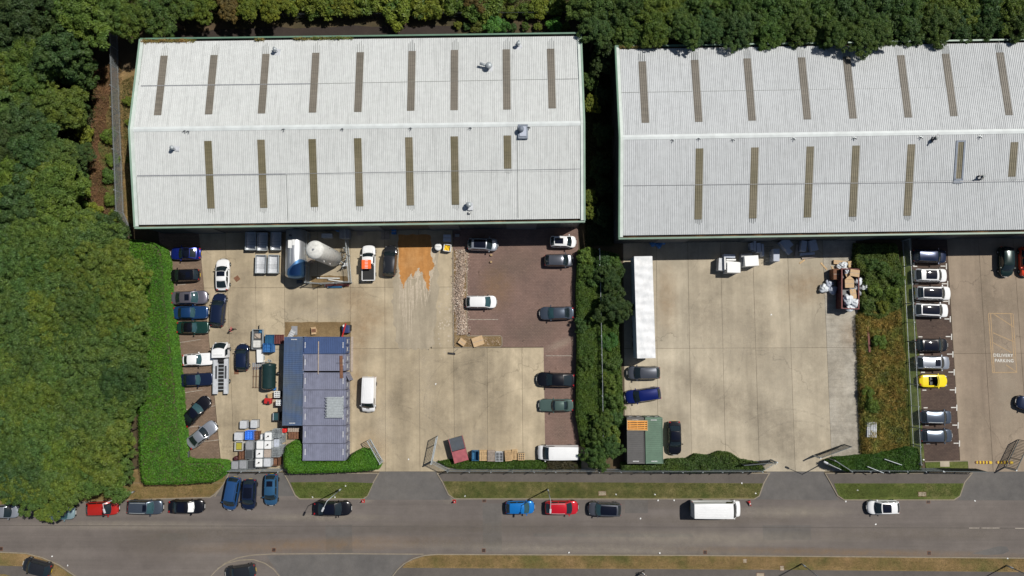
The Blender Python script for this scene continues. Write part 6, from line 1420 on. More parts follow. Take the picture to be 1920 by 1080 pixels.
for i, (px, py, r, mt, lb) in enumerate(((1544.5, 541, .62, 'bag', 'white bag standing apart in the sun left of the skip'), (1554.5, 532, .55, 'board', 'pale blue bag in the skip shadow, upper one'), (1561, 544, .6, 'board', 'bluish bag in the skip shadow, lower one'), (1621, 540, .68, 'bag', 'white bag beside the skip on the grass side'), (1581, 497.5, .55, 'bag', 'silvery white bag at the top end of the skip'), (1573, 500.5, .4, 'bag', 'smaller silvery bag at the top end of the skip'), (1622, 511, .4, 'white_dirty', 'torn pale bag against the bush beside the skip'), (1619, 522, .3, 'white_dirty', 'small scrap bag against the bush beside the skip'))):
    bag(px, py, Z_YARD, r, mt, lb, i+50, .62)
for px, py, d, rz, lb, z_, ft in ((1603, 512, (1.3, .95, .4), -.15, 'cardboard box at the upper right of the skip', TZ+.3, 0), (1593, 532, (1.25, 1.1, .35), .0, 'brown cardboard box in the middle of the skip', TZ+.4, 1), (1600, 551, (.85, 1.3, .1), .1, 'flat sheet of cardboard across the skip', TZ+.35, 0), (1590, 516, (.6, .9, .1), .4, 'narrow strip of cardboard in the skip', TZ+.2, 0)):
    cardbox(px, py, d, rz, lb, z=z_)
    if ft:
        p = G(px, py, d[2]+z_); pr = thing('cardboard_flap', 'pointed cardboard flap on the box in the middle of the skip', 'cardboard', (p.x, p.y+.55, z_+d[2]-.02)); MB().prism([(-.66, 0), (.66, 0), (.05, .62)], 0, .03).build('sheet', M['cardboard'], pr); MB().box((0, .01, .035), (1.2, .03, .01)).build('fold', M['rust'], pr)
cardbox(1571.5, 514, (1.3, 1.5, 1.3), 0, 'dark brown carton standing in the shadow against the skip', mt='rust'); cardbox(1575, 492, (1.75, .55, .35), R(-5), 'long pale carton lying above the skip'); cardbox(1594, 495.5, (.5, .9, .4), .1, 'orange brown carton at the top corner of the skip', mt='wood')
pallet(1620.5, 561, 0, R(-10), .75, 1.1, 'wood', 'yellowish broken pallet beside the skip', 4, 1)
for px, py, L, rz, lb in ((1544.5, 499, 1.3, R(-50), 'pale plank lying on the concrete left of the skip'), (1504, 490.5, .9, R(35), 'short splintered plank at the shadow edge'), (1561, 503, .7, R(-65), 'short plank end beside the long pale carton')):
    t = thing('plank', lb, 'plank', at(px, py, .05), rz); MB().box((0, 0, .03), (L, .2, .05)).build('board', M['wood'], t); MB().box((L*.3, .06, .07), (L*.3, .07, .03), .2).build('splinter', M['wood'], t)
# white foam blocks and shaded boards
def slabs(px, py, d, rz, z, mt, label, rx=0.0, name='foam_block', cat='foam block'):
    p = G(px, py, z+d[2]); t = thing(name, label, cat, (p.x, p.y, z), rz); o = MB().rbox((0, 0, d[2]/2), d, .03).build('block', M[mt], t); o.rotation_euler.x = rx
    MB().box((d[0]*.1, -d[1]/2-.004, d[2]*.5), (d[0]*.6, .006, .03)).build('seam', M['grey_light'], t); return t
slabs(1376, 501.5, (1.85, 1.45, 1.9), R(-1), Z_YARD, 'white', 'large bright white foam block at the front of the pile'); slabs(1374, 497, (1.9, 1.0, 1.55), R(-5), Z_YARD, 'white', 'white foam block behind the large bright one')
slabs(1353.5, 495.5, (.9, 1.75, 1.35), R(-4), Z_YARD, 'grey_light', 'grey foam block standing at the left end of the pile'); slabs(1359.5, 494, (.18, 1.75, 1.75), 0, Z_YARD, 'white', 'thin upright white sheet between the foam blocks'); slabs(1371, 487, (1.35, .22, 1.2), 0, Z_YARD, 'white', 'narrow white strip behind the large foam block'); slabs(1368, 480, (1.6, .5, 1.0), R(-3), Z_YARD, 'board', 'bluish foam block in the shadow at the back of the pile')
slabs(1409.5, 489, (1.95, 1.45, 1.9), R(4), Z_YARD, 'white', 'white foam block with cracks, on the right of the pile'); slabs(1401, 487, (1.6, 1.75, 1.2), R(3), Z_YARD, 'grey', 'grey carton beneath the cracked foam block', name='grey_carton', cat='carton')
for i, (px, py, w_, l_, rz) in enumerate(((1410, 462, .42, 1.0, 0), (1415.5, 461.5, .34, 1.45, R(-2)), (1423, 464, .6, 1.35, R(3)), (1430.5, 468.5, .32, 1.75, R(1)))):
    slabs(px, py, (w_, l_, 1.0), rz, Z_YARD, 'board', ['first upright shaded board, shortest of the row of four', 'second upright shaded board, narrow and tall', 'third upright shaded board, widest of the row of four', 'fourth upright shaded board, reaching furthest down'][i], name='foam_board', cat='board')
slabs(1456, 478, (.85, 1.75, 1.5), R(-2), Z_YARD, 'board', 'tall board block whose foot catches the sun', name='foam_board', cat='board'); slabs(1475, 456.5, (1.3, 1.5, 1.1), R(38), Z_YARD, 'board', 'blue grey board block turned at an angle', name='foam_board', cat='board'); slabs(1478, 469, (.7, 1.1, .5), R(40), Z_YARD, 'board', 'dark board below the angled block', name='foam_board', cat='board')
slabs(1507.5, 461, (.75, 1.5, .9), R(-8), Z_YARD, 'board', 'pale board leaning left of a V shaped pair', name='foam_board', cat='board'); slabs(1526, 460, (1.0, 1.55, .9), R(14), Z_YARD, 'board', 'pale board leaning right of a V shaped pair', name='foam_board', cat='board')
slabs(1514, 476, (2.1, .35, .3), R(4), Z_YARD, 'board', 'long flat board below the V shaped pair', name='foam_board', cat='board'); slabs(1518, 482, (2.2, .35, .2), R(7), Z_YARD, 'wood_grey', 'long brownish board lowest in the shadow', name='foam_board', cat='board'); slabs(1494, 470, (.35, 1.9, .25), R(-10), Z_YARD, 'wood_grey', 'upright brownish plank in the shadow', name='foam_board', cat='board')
t = thing('wire_rack', 'black wire rack in the shadow among the boards', 'rack', at(1444, 475, .8))
for i in range(7): MB().bar((-.6, -1.1+i*.35, .75), (.5, -1.2+i*.36, .8), .03).build('wire', M['galv_dark'], t)
for x in (-.6, .5):
    for y in (-1.1, 1.0): MB().cyl((x, y, 0), (x, y, .8), .025).build('leg', M['galv_dark'], t)
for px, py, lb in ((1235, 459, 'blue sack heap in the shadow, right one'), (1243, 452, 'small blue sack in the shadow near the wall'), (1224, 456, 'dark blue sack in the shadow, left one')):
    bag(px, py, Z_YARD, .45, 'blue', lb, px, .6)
pallet(675, 436, 0, 0, 1.0, .8, 'wood_grey', 'single pallet in the shadow above the white pickup', 5, 1); pallet(722, 441, 0, 0, 1.2, 1.3, 'wood_grey', 'pallet in the shadow above the dark grey car', 7, 1)
cardbox(738, 434.5, (.6, .6, .6), 0, 'small blue box in the shadow next to a pallet', mt='blue'); cardbox(857, 441, (.6, .35, .5), 0, 'small pale grey box in the shadow near the silver car', mt='grey')
# scrap inside the tank compound
for px, py, L, rz, mt, lb in ((616, 521.5, 3.2, R(-1), 'white_dirty', 'white pipe lying inside the tank compound, upper one'), (635, 527, 3.0, R(-8), 'white_dirty', 'white pipe lying slanted inside the tank compound'), (632, 535, 3.4, R(2), 'red_brown', 'red bundle lying outside the tank compound fence'), (628, 537.5, 2.0, R(1), 'blue_teal', 'dark teal tube lying on the red bundle')):
    t = thing('scrap_pipe', lb, 'pipe', at(px, py, .2), rz); MB().cyl((-L/2, 0, .14), (L/2, 0, .14), .09 if 'white' in mt else .2, n=10).build('tube', M[mt], t); MB().cyl((-L/2-.04, 0, .14), (-L/2+.06, 0, .14), .12 if 'white' in mt else .23, n=10).build('end_collar', M['grey'], t)
# red beam, rollers
t = thing('steel_beam', 'long red steel beam lying in the dry grass strip', 'beam', at(1629, 636, .6), R(92)); MB().box((0, .11, .4), (3.6, .04, .4)).box((0, -.11, .4), (3.6, .04, .4)).box((0, 0, .58), (3.6, .26, .03)).build('beam_web', M['red_brown'], t)
for x in (-1.5, 1.5): MB().box((x, 0, .1), (.2, .5, .2)).build('bearer', M['wood_grey'], t)
# speed ramps: separate yellow and maroon rubber segments
yl = plain('yellow_rubber', (.62, .42, .02), .7); mr = plain('maroon_rubber', (.12, .045, .03), .7)
for x0, lb in ((1830.5, 'striped yellow and brown speed ramp at the third entrance, farther from the gate'), (1870, 'striped yellow and brown speed ramp at the third entrance, nearer the gate')):
    p = G(x0, 867, .05); t = thing('speed_ramp', lb, 'speed ramp', (p.x, p.y, Z_YARD), R(-.5))
    for i in range(9):
        a = i*.225; q = [(a, -.21, 0), (a, -.12, .06), (a, .12, .06), (a, .21, 0)]; b_ = [(x+.22, y, z) for x, y, z in q]
        MB().add(q+b_, [(0, 1, 2, 3)[::-1], (4, 5, 6, 7), (0, 4, 5, 1), (1, 5, 6, 2), (2, 6, 7, 3)]).build('ramp_segment', yl if i % 2 == 0 else mr, t)
    for s_, a in ((-1, 0), (1, 9*.225)): MB().cyl((a, 0, 0), (a, 0, .055), .20, n=14).build('end_cap', mr if s_ < 0 else yl, t)
# litter specks on verges and road
wl = M['white']
lit = [(480+2200/4*0+1128, 919), (1228, 927), (1264, 938), (1251, 935), (1417, 925), (1391, 906), (628, 932), (872, 930), (648, 911), (1067, 1036), (1237, 1037), (586, 932), (1586, 940), (1714, 894), (1889, 1047), (1446, 590), (1828, 939), (766, 861), (817, 720), (1732, 862), (1700, 732), (1234, 938), (127, 1060), (98, 1043), (1155, 927), (1300, 939), (1201, 972), (1642, 983)]
lo = None
for i, (px, py) in enumerate(lit):
    z_ = .155 if (903 < py < 935) else Z_YARD+.005 if py < 884 else .03 if py < 1030 else .15
    if lo is None:
        lo = MB().add([(-.11, -.06, 0), (.1, -.08, .01), (.12, .05, .03), (.02, .09, .01), (-.09, .07, .04)], [(0, 1, 2, 3, 4)]).build('litter_scrap', wl); lo.location = at(px, py, z_, z_); tag(lo, 'small white scrap of litter lying on the ground', 'litter', 'scraps of litter')
    else: dup(lo, at(px, py, z_, z_), random.uniform(0, 6), None, None, tree=[])

# ================================================================== PEOPLE
def person(px, py, z, label, rz, top, legs, hair, pose=0):
    p = G(px, py, z+1.0); root = thing('person', label, 'person', (p.x, p.y, z), rz)
    st = .16*pose
    J = {'pelvis': (0, 0, .95, .15), 'waist': (.01, 0, 1.1, .13), 'chest': (.02, 0, 1.32, .16), 'neck': (.03, 0, 1.5, .055), 'head': (.05, 0, 1.62, .1), 'crown': (.05, 0, 1.73, .085)}
    E = [('pelvis', 'waist'), ('waist', 'chest'), ('chest', 'neck'), ('neck', 'head'), ('head', 'crown')]
    for sg, n in ((1, 'l'), (-1, 'r')):
        J.update({n+'hip': (0, sg*.1, .88, .095), n+'knee': (.06+sg*st*.6, sg*.11, .5, .062), n+'ank': (-.02+sg*st, sg*.12, .09, .042), n+'toe': (.16+sg*st, sg*.14, .04, .035),
                  n+'sho': (.02, sg*.19, 1.42, .065), n+'elb': (-.02-sg*st, sg*.26, 1.14, .045), n+'wri': (.14-sg*st, sg*.24, .93, .03), n+'palm': (.19-sg*st, sg*.235, .87, .03)})
        E += [('pelvis', n+'hip'), (n+'hip', n+'knee'), (n+'knee', n+'ank'), (n+'ank', n+'toe'), ('chest', n+'sho'), (n+'sho', n+'elb'), (n+'elb', n+'wri'), (n+'wri', n+'palm')]
        for k, (dx, dy, dz) in enumerate(((.03, .03, -.07), (.04, .012, -.085), (.04, -.008, -.08), (.035, -.028, -.065), (.05, .03*-sg-.02, -.02))):
            b = J[n+'palm']; J[n+'f%d' % k] = (b[0]+dx*.6, b[1]+dy, b[2]+dz, .009); E.append((n+'palm', n+'f%d' % k))
    ks = list(J); me = bpy.data.meshes.new('body'); me.from_pydata([J[k][:3] for k in ks], [(ks.index(a), ks.index(b)) for a, b in E], [])
    o = bpy.data.objects.new('body', me); C.objects.link(o); md = o.modifiers.new('s', 'SKIN'); sv = me.skin_vertices[0].data
    for i, k in enumerate(ks): sv[i].radius = (J[k][3], J[k][3]); sv[i].use_root = (k == 'pelvis')
    s2 = o.modifiers.new('d', 'SUBSURF'); s2.levels = 1
    dg = bpy.context.evaluated_depsgraph_get(); m2 = bpy.data.meshes.new_from_object(o.evaluated_get(dg)); o.modifiers.clear(); o.data = m2
    m2.materials.clear()
    for mt in (top, legs, 'skin', hair): m2.materials.append(M[mt])
    for f in m2.polygons:
        c = f.center; f.material_index = 3 if c.z > 1.66 or (c.z > 1.56 and c.x < .02) else 2 if c.z > 1.5 or (abs(c.y) > .2 and c.z < .97) else 0 if c.z > .98 else 1; f.use_smooth = True
    o.parent = root
    for sg in (1, -1): MB().rbox((.06+sg*st, sg*.13, .045), (.28, .1, .09), .04).build('shoe', M['black'], root); MB().cyl((.13, sg*.035, 1.63), (.145, sg*.035, 1.63), .012, n=8).build('eye', M['black'], root)
    MB().bar((.14, 0, 1.6), (.165, 0, 1.585), .02).build('nose', M['skin'], root); return root
person(433.5, 617, Z_YARD, 'person in dark clothes with a pinkish top standing alone on the concrete', R(-30), 'cloth_pink', 'cloth_dark', 'black', 1)
person(1207, 1077, .128, 'person in black with a pale top walking at the bottom edge of the photo', R(10), 'cloth_white', 'cloth_dark', 'black', 1)

t = thing('wheelbarrow', 'dark wheelbarrow tucked against the hedge below the silver coupe', 'wheelbarrow', at(351, 853, .5)); MB().rbox((0, .1, .5), (.6, .9, .3), .08).build('tray', M['grey_dark'], t); MB().cyl((-.05, .75, .2), (.05, .75, .2), .2, n=14).build('wheel', M['black'], t)
for sg in (1, -1): MB().bar((sg*.2, .7, .25), (sg*.28, -.8, .55), .04).build('handle', M['rust'], t); MB().bar((sg*.2, -.2, .4), (sg*.24, -.3, 0), .04).build('leg', M['rust'], t)

# ================================================================== VEGETATION
# The gas tank lugs etc. above are small; leaves below are leaf sized faces spread through each crown's volume.
def vnoise(seed, n=64):
    g = np.random.default_rng(seed).random((n, n))
    def f(x, y):
        xi, yi = np.floor(x).astype(int), np.floor(y).astype(int); fx, fy = x-xi, y-yi; fx = fx*fx*(3-2*fx); fy = fy*fy*(3-2*fy)
        a, b, c, d = g[xi % n, yi % n], g[(xi+1) % n, yi % n], g[xi % n, (yi+1) % n], g[(xi+1) % n, (yi+1) % n]
        return (a*(1-fx)+b*fx)*(1-fy)+(c*(1-fx)+d*fx)*fy
    return f
def crown_mesh(name, seed, r, hgt, nb, nl, leaf, asp, br=(.16, .30), flat=.75, droop=0.0, low=.15):
    rg = np.random.default_rng(seed)
    th = rg.random(nb)*2*PI; rad = np.sqrt(rg.random(nb))*(.86); lob = 1+.22*np.sin(3*th+seed)+.15*np.sin(5*th+2*seed)
    rr_ = rad*lob*r; zz = (np.sqrt(np.maximum(0, 1-rad**2))*(.55+.75*rg.random(nb))-low)*hgt*flat
    cen = np.stack([rr_*np.cos(th), rr_*np.sin(th), zz], 1); brd = r*(br[0]+(br[1]-br[0])*rg.random(nb))*(1-.25*rad)
    w_ = brd**2; idx = rg.choice(nb, nl, p=w_/w_.sum())
    d = rg.normal(size=(nl, 3)); d /= np.linalg.norm(d, axis=1)[:, None]; d[:, 2] = np.where(d[:, 2] < -.25, -d[:, 2]*.6, d[:, 2])
    sh = (.58+.58*rg.random(nl)**.8)[:, None]
    P_ = cen[idx]+d*brd[idx][:, None]*sh*np.array([1, 1, .72]); P_[:, 2] -= droop*rg.random(nl)
    N_ = d*.75+rg.normal(size=(nl, 3))*.42+np.array([0, 0, .35])
    L_ = leaf*(.6+.8*rg.random(nl)); return quad_mesh(name, leaf_quads(P_, N_, L_, L_*asp, rg), M['leaf'])
def trunk_mesh(name, seed, hh, r0, spread):
    rg = random.Random(seed); mb = MB(); mb.cyl((0, 0, -.1), (.1, .05, hh*.55), r0, r0*.62, 10)
    for k in range(6):
        a = k*PI/3+rg.uniform(-.3, .3); l = spread*rg.uniform(.5, .85); m_ = Vector((l*.5*math.cos(a), l*.5*math.sin(a), hh*.78)); e = Vector((l*math.cos(a), l*math.sin(a), hh*rg.uniform(.92, 1.08)))
        mb.cyl((.1, .05, hh*(.4+.02*k)), m_, r0*.42, r0*.25, 7); mb.cyl(m_, e, r0*.25, r0*.08, 6)
    return mb.mesh(name, M['bark'], True)
TREES = []
for i, (sd, r, hg, nb, nl, lf, asp) in enumerate(((1, 4.2, 3.6, 190, 22000, .31, .36), (2, 4.0, 3.8, 240, 22000, .29, .32), (3, 4.4, 3.2, 170, 22000, .34, .30), (4, 4.0, 3.4, 260, 22000, .27, .40), (5, 3.8, 4.2, 200, 21000, .31, .36), (6, 4.3, 3.5, 210, 22000, .33, .27))):
    TREES.append((crown_mesh('crown', sd, r, hg, nb, nl, lf, asp, (.07, .17)), trunk_mesh('trunk', sd, 4.6, .22, 3.0)))
SOFT = [(crown_mesh('crown', 60+i, 4.2, 2.7+.2*i, 330, 30000, .30, .30, (.075, .14)), trunk_mesh('trunk', 60+i, 4.6, .22, 3.0)) for i in range(5)]
SHRUBS = [(crown_mesh('foliage', 20+i, 1.25, 1.3, 26, 3600, .22, .42, (.25, .42), .8), trunk_mesh('stem', 20+i, .9, .06, .8)) for i in range(4)]
AIRY = [(crown_mesh('foliage', 40+i, 1.5, 1.7, 60, 3000, .34, .16, (.10, .22), .8, .2), trunk_mesh('stem', 40+i, 1.1, .06, 1.0)) for i in range(2)]
NT = 0
def big_(k): return k is TREES or k is SOFT
def plant(kind, px, py, ztop, sc, col, label, group=None, name='tree', cat='tree', zs=1.0, base=0.0, bank=None):
    """kind: list of (crown, trunk) meshes; ztop: height of the crown's middle above ground"""
    global NT
    NT += 1; bank = kind; cm, tm = bank[NT*7 % len(bank)]
    p = G(px, py, ztop)
    if group:
        adj = ADJ.get(col, 'reddish brown'); label = adj+' '+label; group = adj+' '+group
    root = thing(name, label, cat, (p.x, p.y, base), random.uniform(0, 6.28), group)
    big = kind is TREES or kind is SOFT; hz = ztop-(1.2*sc*zs if big else .35*sc*zs)
    cr = link('crown' if big else 'foliage', cm, root, loc=(0, 0, max(.1, hz-base))); cr.scale = (sc, sc, sc*zs); k = random.uniform(.88, 1.18)*1.36
    cr.color = (col[0]*k*random.uniform(.93, 1.08), col[1]*k, col[2]*k*random.uniform(.9, 1.1), 1)
    th_ = 4.6 if big else 1.0
    tr = link('trunk' if big else 'stem', tm, root); s = (hz-base+.6*sc)/th_; tr.scale = (min(s, 1.6*sc), min(s, 1.6*sc), s)
    return root
G6 = (.064, .112, .026)
G1, G2, G3, G4, G5 = (.060, .106, .024), (.084, .130, .023), (.046, .088, .025), (.112, .145, .022), (.034, .060, .019)
ADJ = {G1: 'mid green', G2: 'yellowish green', G3: 'darker green', G4: 'olive yellow', G5: 'very dark green', G6: 'soft olive green'}
r4 = random.Random(11)
def edge_x(y):   # outer edge of the wood as crowns reach it
    return float(np.interp(y, [-80, 60, 110, 160, 200, 260, 330, 400, 440, 480, 540, 640, 740, 790, 860, 905, 940], [190, 190, 150, 170, 150, 140, 130, 150, 195, 235, 285, 282, 268, 235, 235, 238, 170]))
gw = 'trees of the dense wood behind the bright clipped hedge'; gu = 'trees of the rougher wood beside the dirt track'
y = -20
row = 0
while y < 895:
    row += 1; xe = edge_x(y); x = xe-46-(row % 2)*10
    while x > -150:
        far = x < -60
        up = y < 430
        sc = r4.uniform(.80, 1.12)*(1.15 if far else 1.0); zt_ = 6.2 if not up else 5.6
        if up and y > 60 and r4.random() < .12 and not far: x -= 50; continue
        col = r4.choice([G6, G6, G2, G1, G6, G2, G3]) if not up else r4.choice([G1, G3, G3, G4, G5, G2])
        xx, yy2 = x+r4.uniform(-9, 9), y+r4.uniform(-10, 10)
        # crowns overhang towards the lens; crown middle sits at height zt_
        plant(SOFT if not up or r4.random() < .4 else TREES, xx, yy2, zt_+r4.uniform(-.6, .8), sc, col, 'leafy tree crown within the dense wood behind the bright clipped hedge' if not up else 'leafy tree crown within the rougher wood beside the dirt track', gw if not up else gu)
        x -= (50 if not far else 62)*sc
    y += 43 if y < 940 else 50
# extra crowns: edge and overhang
for px, py, z, sc, col, lb in ((112, 948, 5.0, .40, G2, 'low branch crown hanging over the hidden pale car'), (84, 962, 4.8, .33, G2, 'lowest branch crown hanging over the road beyond the hidden pale car'), (60, 935, 5.5, .5, G1, 'branch crown between the cut off silver car and the hidden pale car'), (35, 900, 6, .85, G2, 'crown at the road edge above the cut off silver car'), (125, 905, 5.5, .75, G2, 'crown at the road edge above the red hatchback'), (208, 868, 4.6, .55, G6, 'crown tip of the wood pointing at the hedge corner'),
                               (228, 810, 4.0, .42, G1, 'crown against the hedge side, upper one of three'), (232, 848, 3.8, .40, G6, 'crown against the hedge side, middle one of three'), (234, 884, 3.2, .36, G1, 'crown against the hedge side, lowest one of three'), (205, 800, 4.6, .6, G2, 'crown just inside the wood level with the silver coupe'), (115, 100, 7, 1.1, G3, 'dark tree at the upper end of the wood'), (50, 25, 7.5, 1.2, G5, 'deep shaded tree in the upper corner'), (160, 20, 7.5, 1.15, G2, 'sunlit tree at the top of the wood near the corner'), (215, 20, 6.5, .9, G1, 'tree above the head of the dirt track'),
                               (300, 15, 6.5, .95, G1, 'tree overhanging the white warehouse corner'), (255, 30, 6.5, .8, G2, 'small tree between the track and the white warehouse corner'), (150, 135, 4.5, .75, G3, 'rounded tree beside the head of the dirt track'), (150, 290, 3.6, .5, G3, 'low tree where the dirt track narrows'), (215, 440, 4.2, .62, G5, 'dark tree squeezed between track, fence and hedge')):
    plant(TREES, px, py, z, sc, col, lb)
# shrubs scattered beside the track
gs = 'shrubs beside the dirt track and palisade fence'
for px, py, sc, col in ((205, 255, .9, G2), (213, 300, .8, G2), (206, 330, .9, G1), (208, 375, .8, G2), (215, 405, .7, G4), (244, 300, .5, G4), (246, 230, .6, G4), (240, 190, .6, G4), (150, 330, 1.2, G1), (152, 372, 1.2, G2), (175, 410, 1.2, G1), (160, 250, 1.1, G4), (175, 395, 1.0, G4), (196, 420, 1.1, G3), (150, 215, 1.3, G3)):
    plant(SHRUBS, px, py, .9*sc, sc, col, 'leafy shrub beside the dirt track and palisade fence', gs, 'shrub', 'shrub')
# bank behind the white warehouse
gb = 'bushy trees on the bank behind the white warehouse'
for x in range(340, 1130, 42):
    for yb in (-32, 4):
        if x > 940: continue
        if x > 520:
            for q_ in range(3): plant(SHRUBS, x+r4.uniform(-20, 20), yb+r4.uniform(-8, 18), 1.3, r4.uniform(1.0, 1.9), r4.choice([G2, G4, G1, G6, G4]), 'scrubby bush on the bank behind the white warehouse', 'scrubby bushes on the bank behind the white warehouse', 'shrub', 'shrub')
            if r4.random() < .75: continue
        plant(SOFT, x+r4.uniform(-10, 10), yb+r4.uniform(-6, 6)+(4 if x < 520 else -6), (3.4 if x < 520 else 2.0)+r4.uniform(-.4, .5), r4.uniform(.46, .66), r4.choice([G2, G2, G4, G4, G2, G4, (.13, .11, .04)]), 'bushy tree on the bank behind the white warehouse', gb)
for px, py, sc, col in ((858, 47, .5, G4), (875, 50, .5, G3), (895, 50, .8, (.10, .13, .03)), (925, 46, 1.1, (.06, .15, .03)), (945, 50, .8, (.06, .14, .03)), (962, 52, .5, G3), (985, 50, .5, G1), (1008, 50, .5, G4), (1040, 48, 1.0, (.06, .17, .03)), (1062, 50, .5, G4),
                        (985, 20, .9, G2), (1010, 15, 1.2, G4), (1045, 12, 1.3, G2), (1080, 12, 1.2, G2), (1105, 15, 1.0, G3), (960, 25, .8, G4), (1000, 25, .8, G2), (928, 28, .8, G4)):
    plant(SHRUBS, px, py, .9*sc, sc, col, 'fresh green shrub in the gap behind the white warehouse', 'shrubs in the gap behind the white warehouse', 'shrub', 'shrub')
# trees behind the grey roofed warehouse
gr = 'trees along the back of the grey roofed warehouse'
for x in range(1125, 2090, 52):
    for yb in (-35, 10, 48):
        col = r4.choice([G1, G1, G2, G3, G1]); z = 7.2 if yb < 40 else 7.4
        if yb == 48 and x > 1700: yy2 = 42
        elif yb == 48 and x < 1200: yy2 = 50
        else: yy2 = yb
        plant(SOFT if r4.random() < .55 else TREES, x+r4.uniform(-12, 12), yy2+r4.uniform(-6, 6), z+r4.uniform(-.5, .7), r4.uniform(.72, .98)*(.85 if yb == 48 else 1), col, 'tree in the tall row along the back of the grey roofed warehouse', gr)
for px, py, sc, z, lb in ((1290, 62, .55, 8.6, 'branch crown drooping on the grey roof edge near the first rooflights'), (1612, 74, .62, 8.8, 'large crown overhanging the grey roof between two rooflights'), (1570, 66, .5, 8.6, 'crown overhanging the grey roof, smaller one'), (1650, 68, .5, 8.6, 'crown overhanging the grey roof at its thinner end')):
    plant(TREES, px, py, z, sc, G1, lb)
# between the two warehouses
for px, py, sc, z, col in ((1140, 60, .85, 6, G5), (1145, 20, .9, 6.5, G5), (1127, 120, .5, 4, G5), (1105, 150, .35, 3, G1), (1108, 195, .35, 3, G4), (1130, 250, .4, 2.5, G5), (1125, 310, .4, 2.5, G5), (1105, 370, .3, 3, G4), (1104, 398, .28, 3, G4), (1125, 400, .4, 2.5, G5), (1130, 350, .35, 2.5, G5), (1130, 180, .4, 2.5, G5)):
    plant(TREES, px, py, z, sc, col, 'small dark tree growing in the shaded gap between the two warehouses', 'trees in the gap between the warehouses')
# planted strip between the first two yards
def in_poly(x, y, P_):
    ins = np.zeros(x.shape, bool); n = len(P_); j = n-1
    for i in range(n):
        xi, yi, xj, yj = P_[i][0], P_[i][1], P_[j][0], P_[j][1]
        c = ((yi > y) != (yj > y)) & (x < (xj-xi)*(y-yi)/(yj-yi+1e-12)+xi); ins ^= c; j = i
    return ins
def edge_dist(x, y, P_):
    dm = np.full(x.shape, 1e9); n = len(P_)
    for i in range(n):
        a, b = np.array(P_[i][:2]), np.array(P_[(i+1) % n][:2]); ab = b-a; t = np.clip(((x-a[0])*ab[0]+(y-a[1])*ab[1])/(ab@ab), 0, 1)
        dm = np.minimum(dm, np.hypot(x-a[0]-t*ab[0], y-a[1]-t*ab[1]))
    return dm
def cover_mesh(name, poly, ztop, n, leaf, asp, seed, mat, bumps=.25, bsc=1.6, edge=.5, up=.6, spread=.45, depth=.35, base=0.0, stalk=False, sides=0):
    """leaves over an uneven mound filling a polygon; rounded at its edges, leafy down its sides"""
    rg = np.random.default_rng(seed); P_ = [tuple(G(a, b, ztop)[:2]) for a, b in poly]; xs = [p[0] for p in P_]; ys = [p[1] for p in P_]
    x = rg.uniform(min(xs), max(xs), n*3); y = rg.uniform(min(ys), max(ys), n*3); m_ = in_poly(x, y, P_); x, y = x[m_][:n], y[m_][:n]
    d = edge_dist(x, y, P_); nz = vnoise(seed); nz2 = vnoise(seed+1)
    hb = ztop-bumps+bumps*2*(nz(x*bsc+50, y*bsc+50)*.65+nz2(x*bsc*2.7+50, y*bsc*2.7+50)*.35)
    q = np.clip(d/edge, 0, 1); H_ = base+(hb-base)*np.sqrt(1-(1-q)**2*.85)
    z = H_-depth*rg.random(len(x))**2*(hb-base)
    side = q < .5; z = np.where(side & (rg.random(len(x)) < .5), base+(z-base)*rg.random(len(x)), z)
    N_ = rg.normal(size=(len(x), 3))*spread+np.array([0, 0, up])
    if stalk: N_ = rg.normal(size=(len(x), 3)); N_[:, 2] = np.abs(N_[:, 2])*.5+.35
    if sides:
        per = [(P_[i], P_[(i+1) % len(P_)]) for i in range(len(P_))]; ln = np.array([math.dist(a, b) for a, b in per]); k = rg.choice(len(per), sides, p=ln/ln.sum()); t = rg.random(sides)
        A_ = np.array([p_[0] for p_ in per])[k]; B_ = np.array([p_[1] for p_ in per])[k]; q_ = A_+(B_-A_)*t[:, None]; cxy = np.array([sum(xs)/len(xs), sum(ys)/len(ys)])
        sg_ = 1 if sum(a[0]*b[1]-b[0]*a[1] for a, b in per) > 0 else -1
        dd = (B_-A_)/np.maximum(1e-6, np.linalg.norm(B_-A_, axis=1))[:, None]; nn = np.stack([dd[:, 1], -dd[:, 0]], 1)*sg_; q_ = q_-nn*(.02+.16*rg.random(sides))[:, None]
        zs_ = base+(ztop-base)*rg.random(sides)*.97; x = np.concatenate([x, q_[:, 0]]); y = np.concatenate([y, q_[:, 1]]); z = np.concatenate([z, zs_])
        N_ = np.concatenate([N_, np.concatenate([nn*.8, np.full((sides, 1), .5)], 1)+rg.normal(size=(sides, 3))*.4])
    L_ = leaf*(.6+.8*rg.random(len(x))); return quad_mesh(name, leaf_quads(np.stack([x, y, z], 1), N_, L_, L_*asp, rg), mat), P_
def hedge(label, poly, h, n, seed, col, cat='hedge', name='clipped_hedge', leaf=.17, mat='leaf_hedge', bumps=.12, asp=.5, core=True, **kw):
    root = thing(name, label, cat, (0, 0, 0)); me, P_ = cover_mesh('foliage', poly, h, n, leaf, asp, seed, M[mat], bumps=bumps, sides=int(n*.45), **kw)
    c = sum(p[0] for p in P_)/len(P_), sum(p[1] for p in P_)/len(P_)
    o = link('foliage', me, root); o.color = (*col, 1)
    if core: k = MB().prism(offset_poly(P_, .28), 0, h-.42).build('twigs', M['bark'], root)
    return root
HG = (.072, .185, .018)
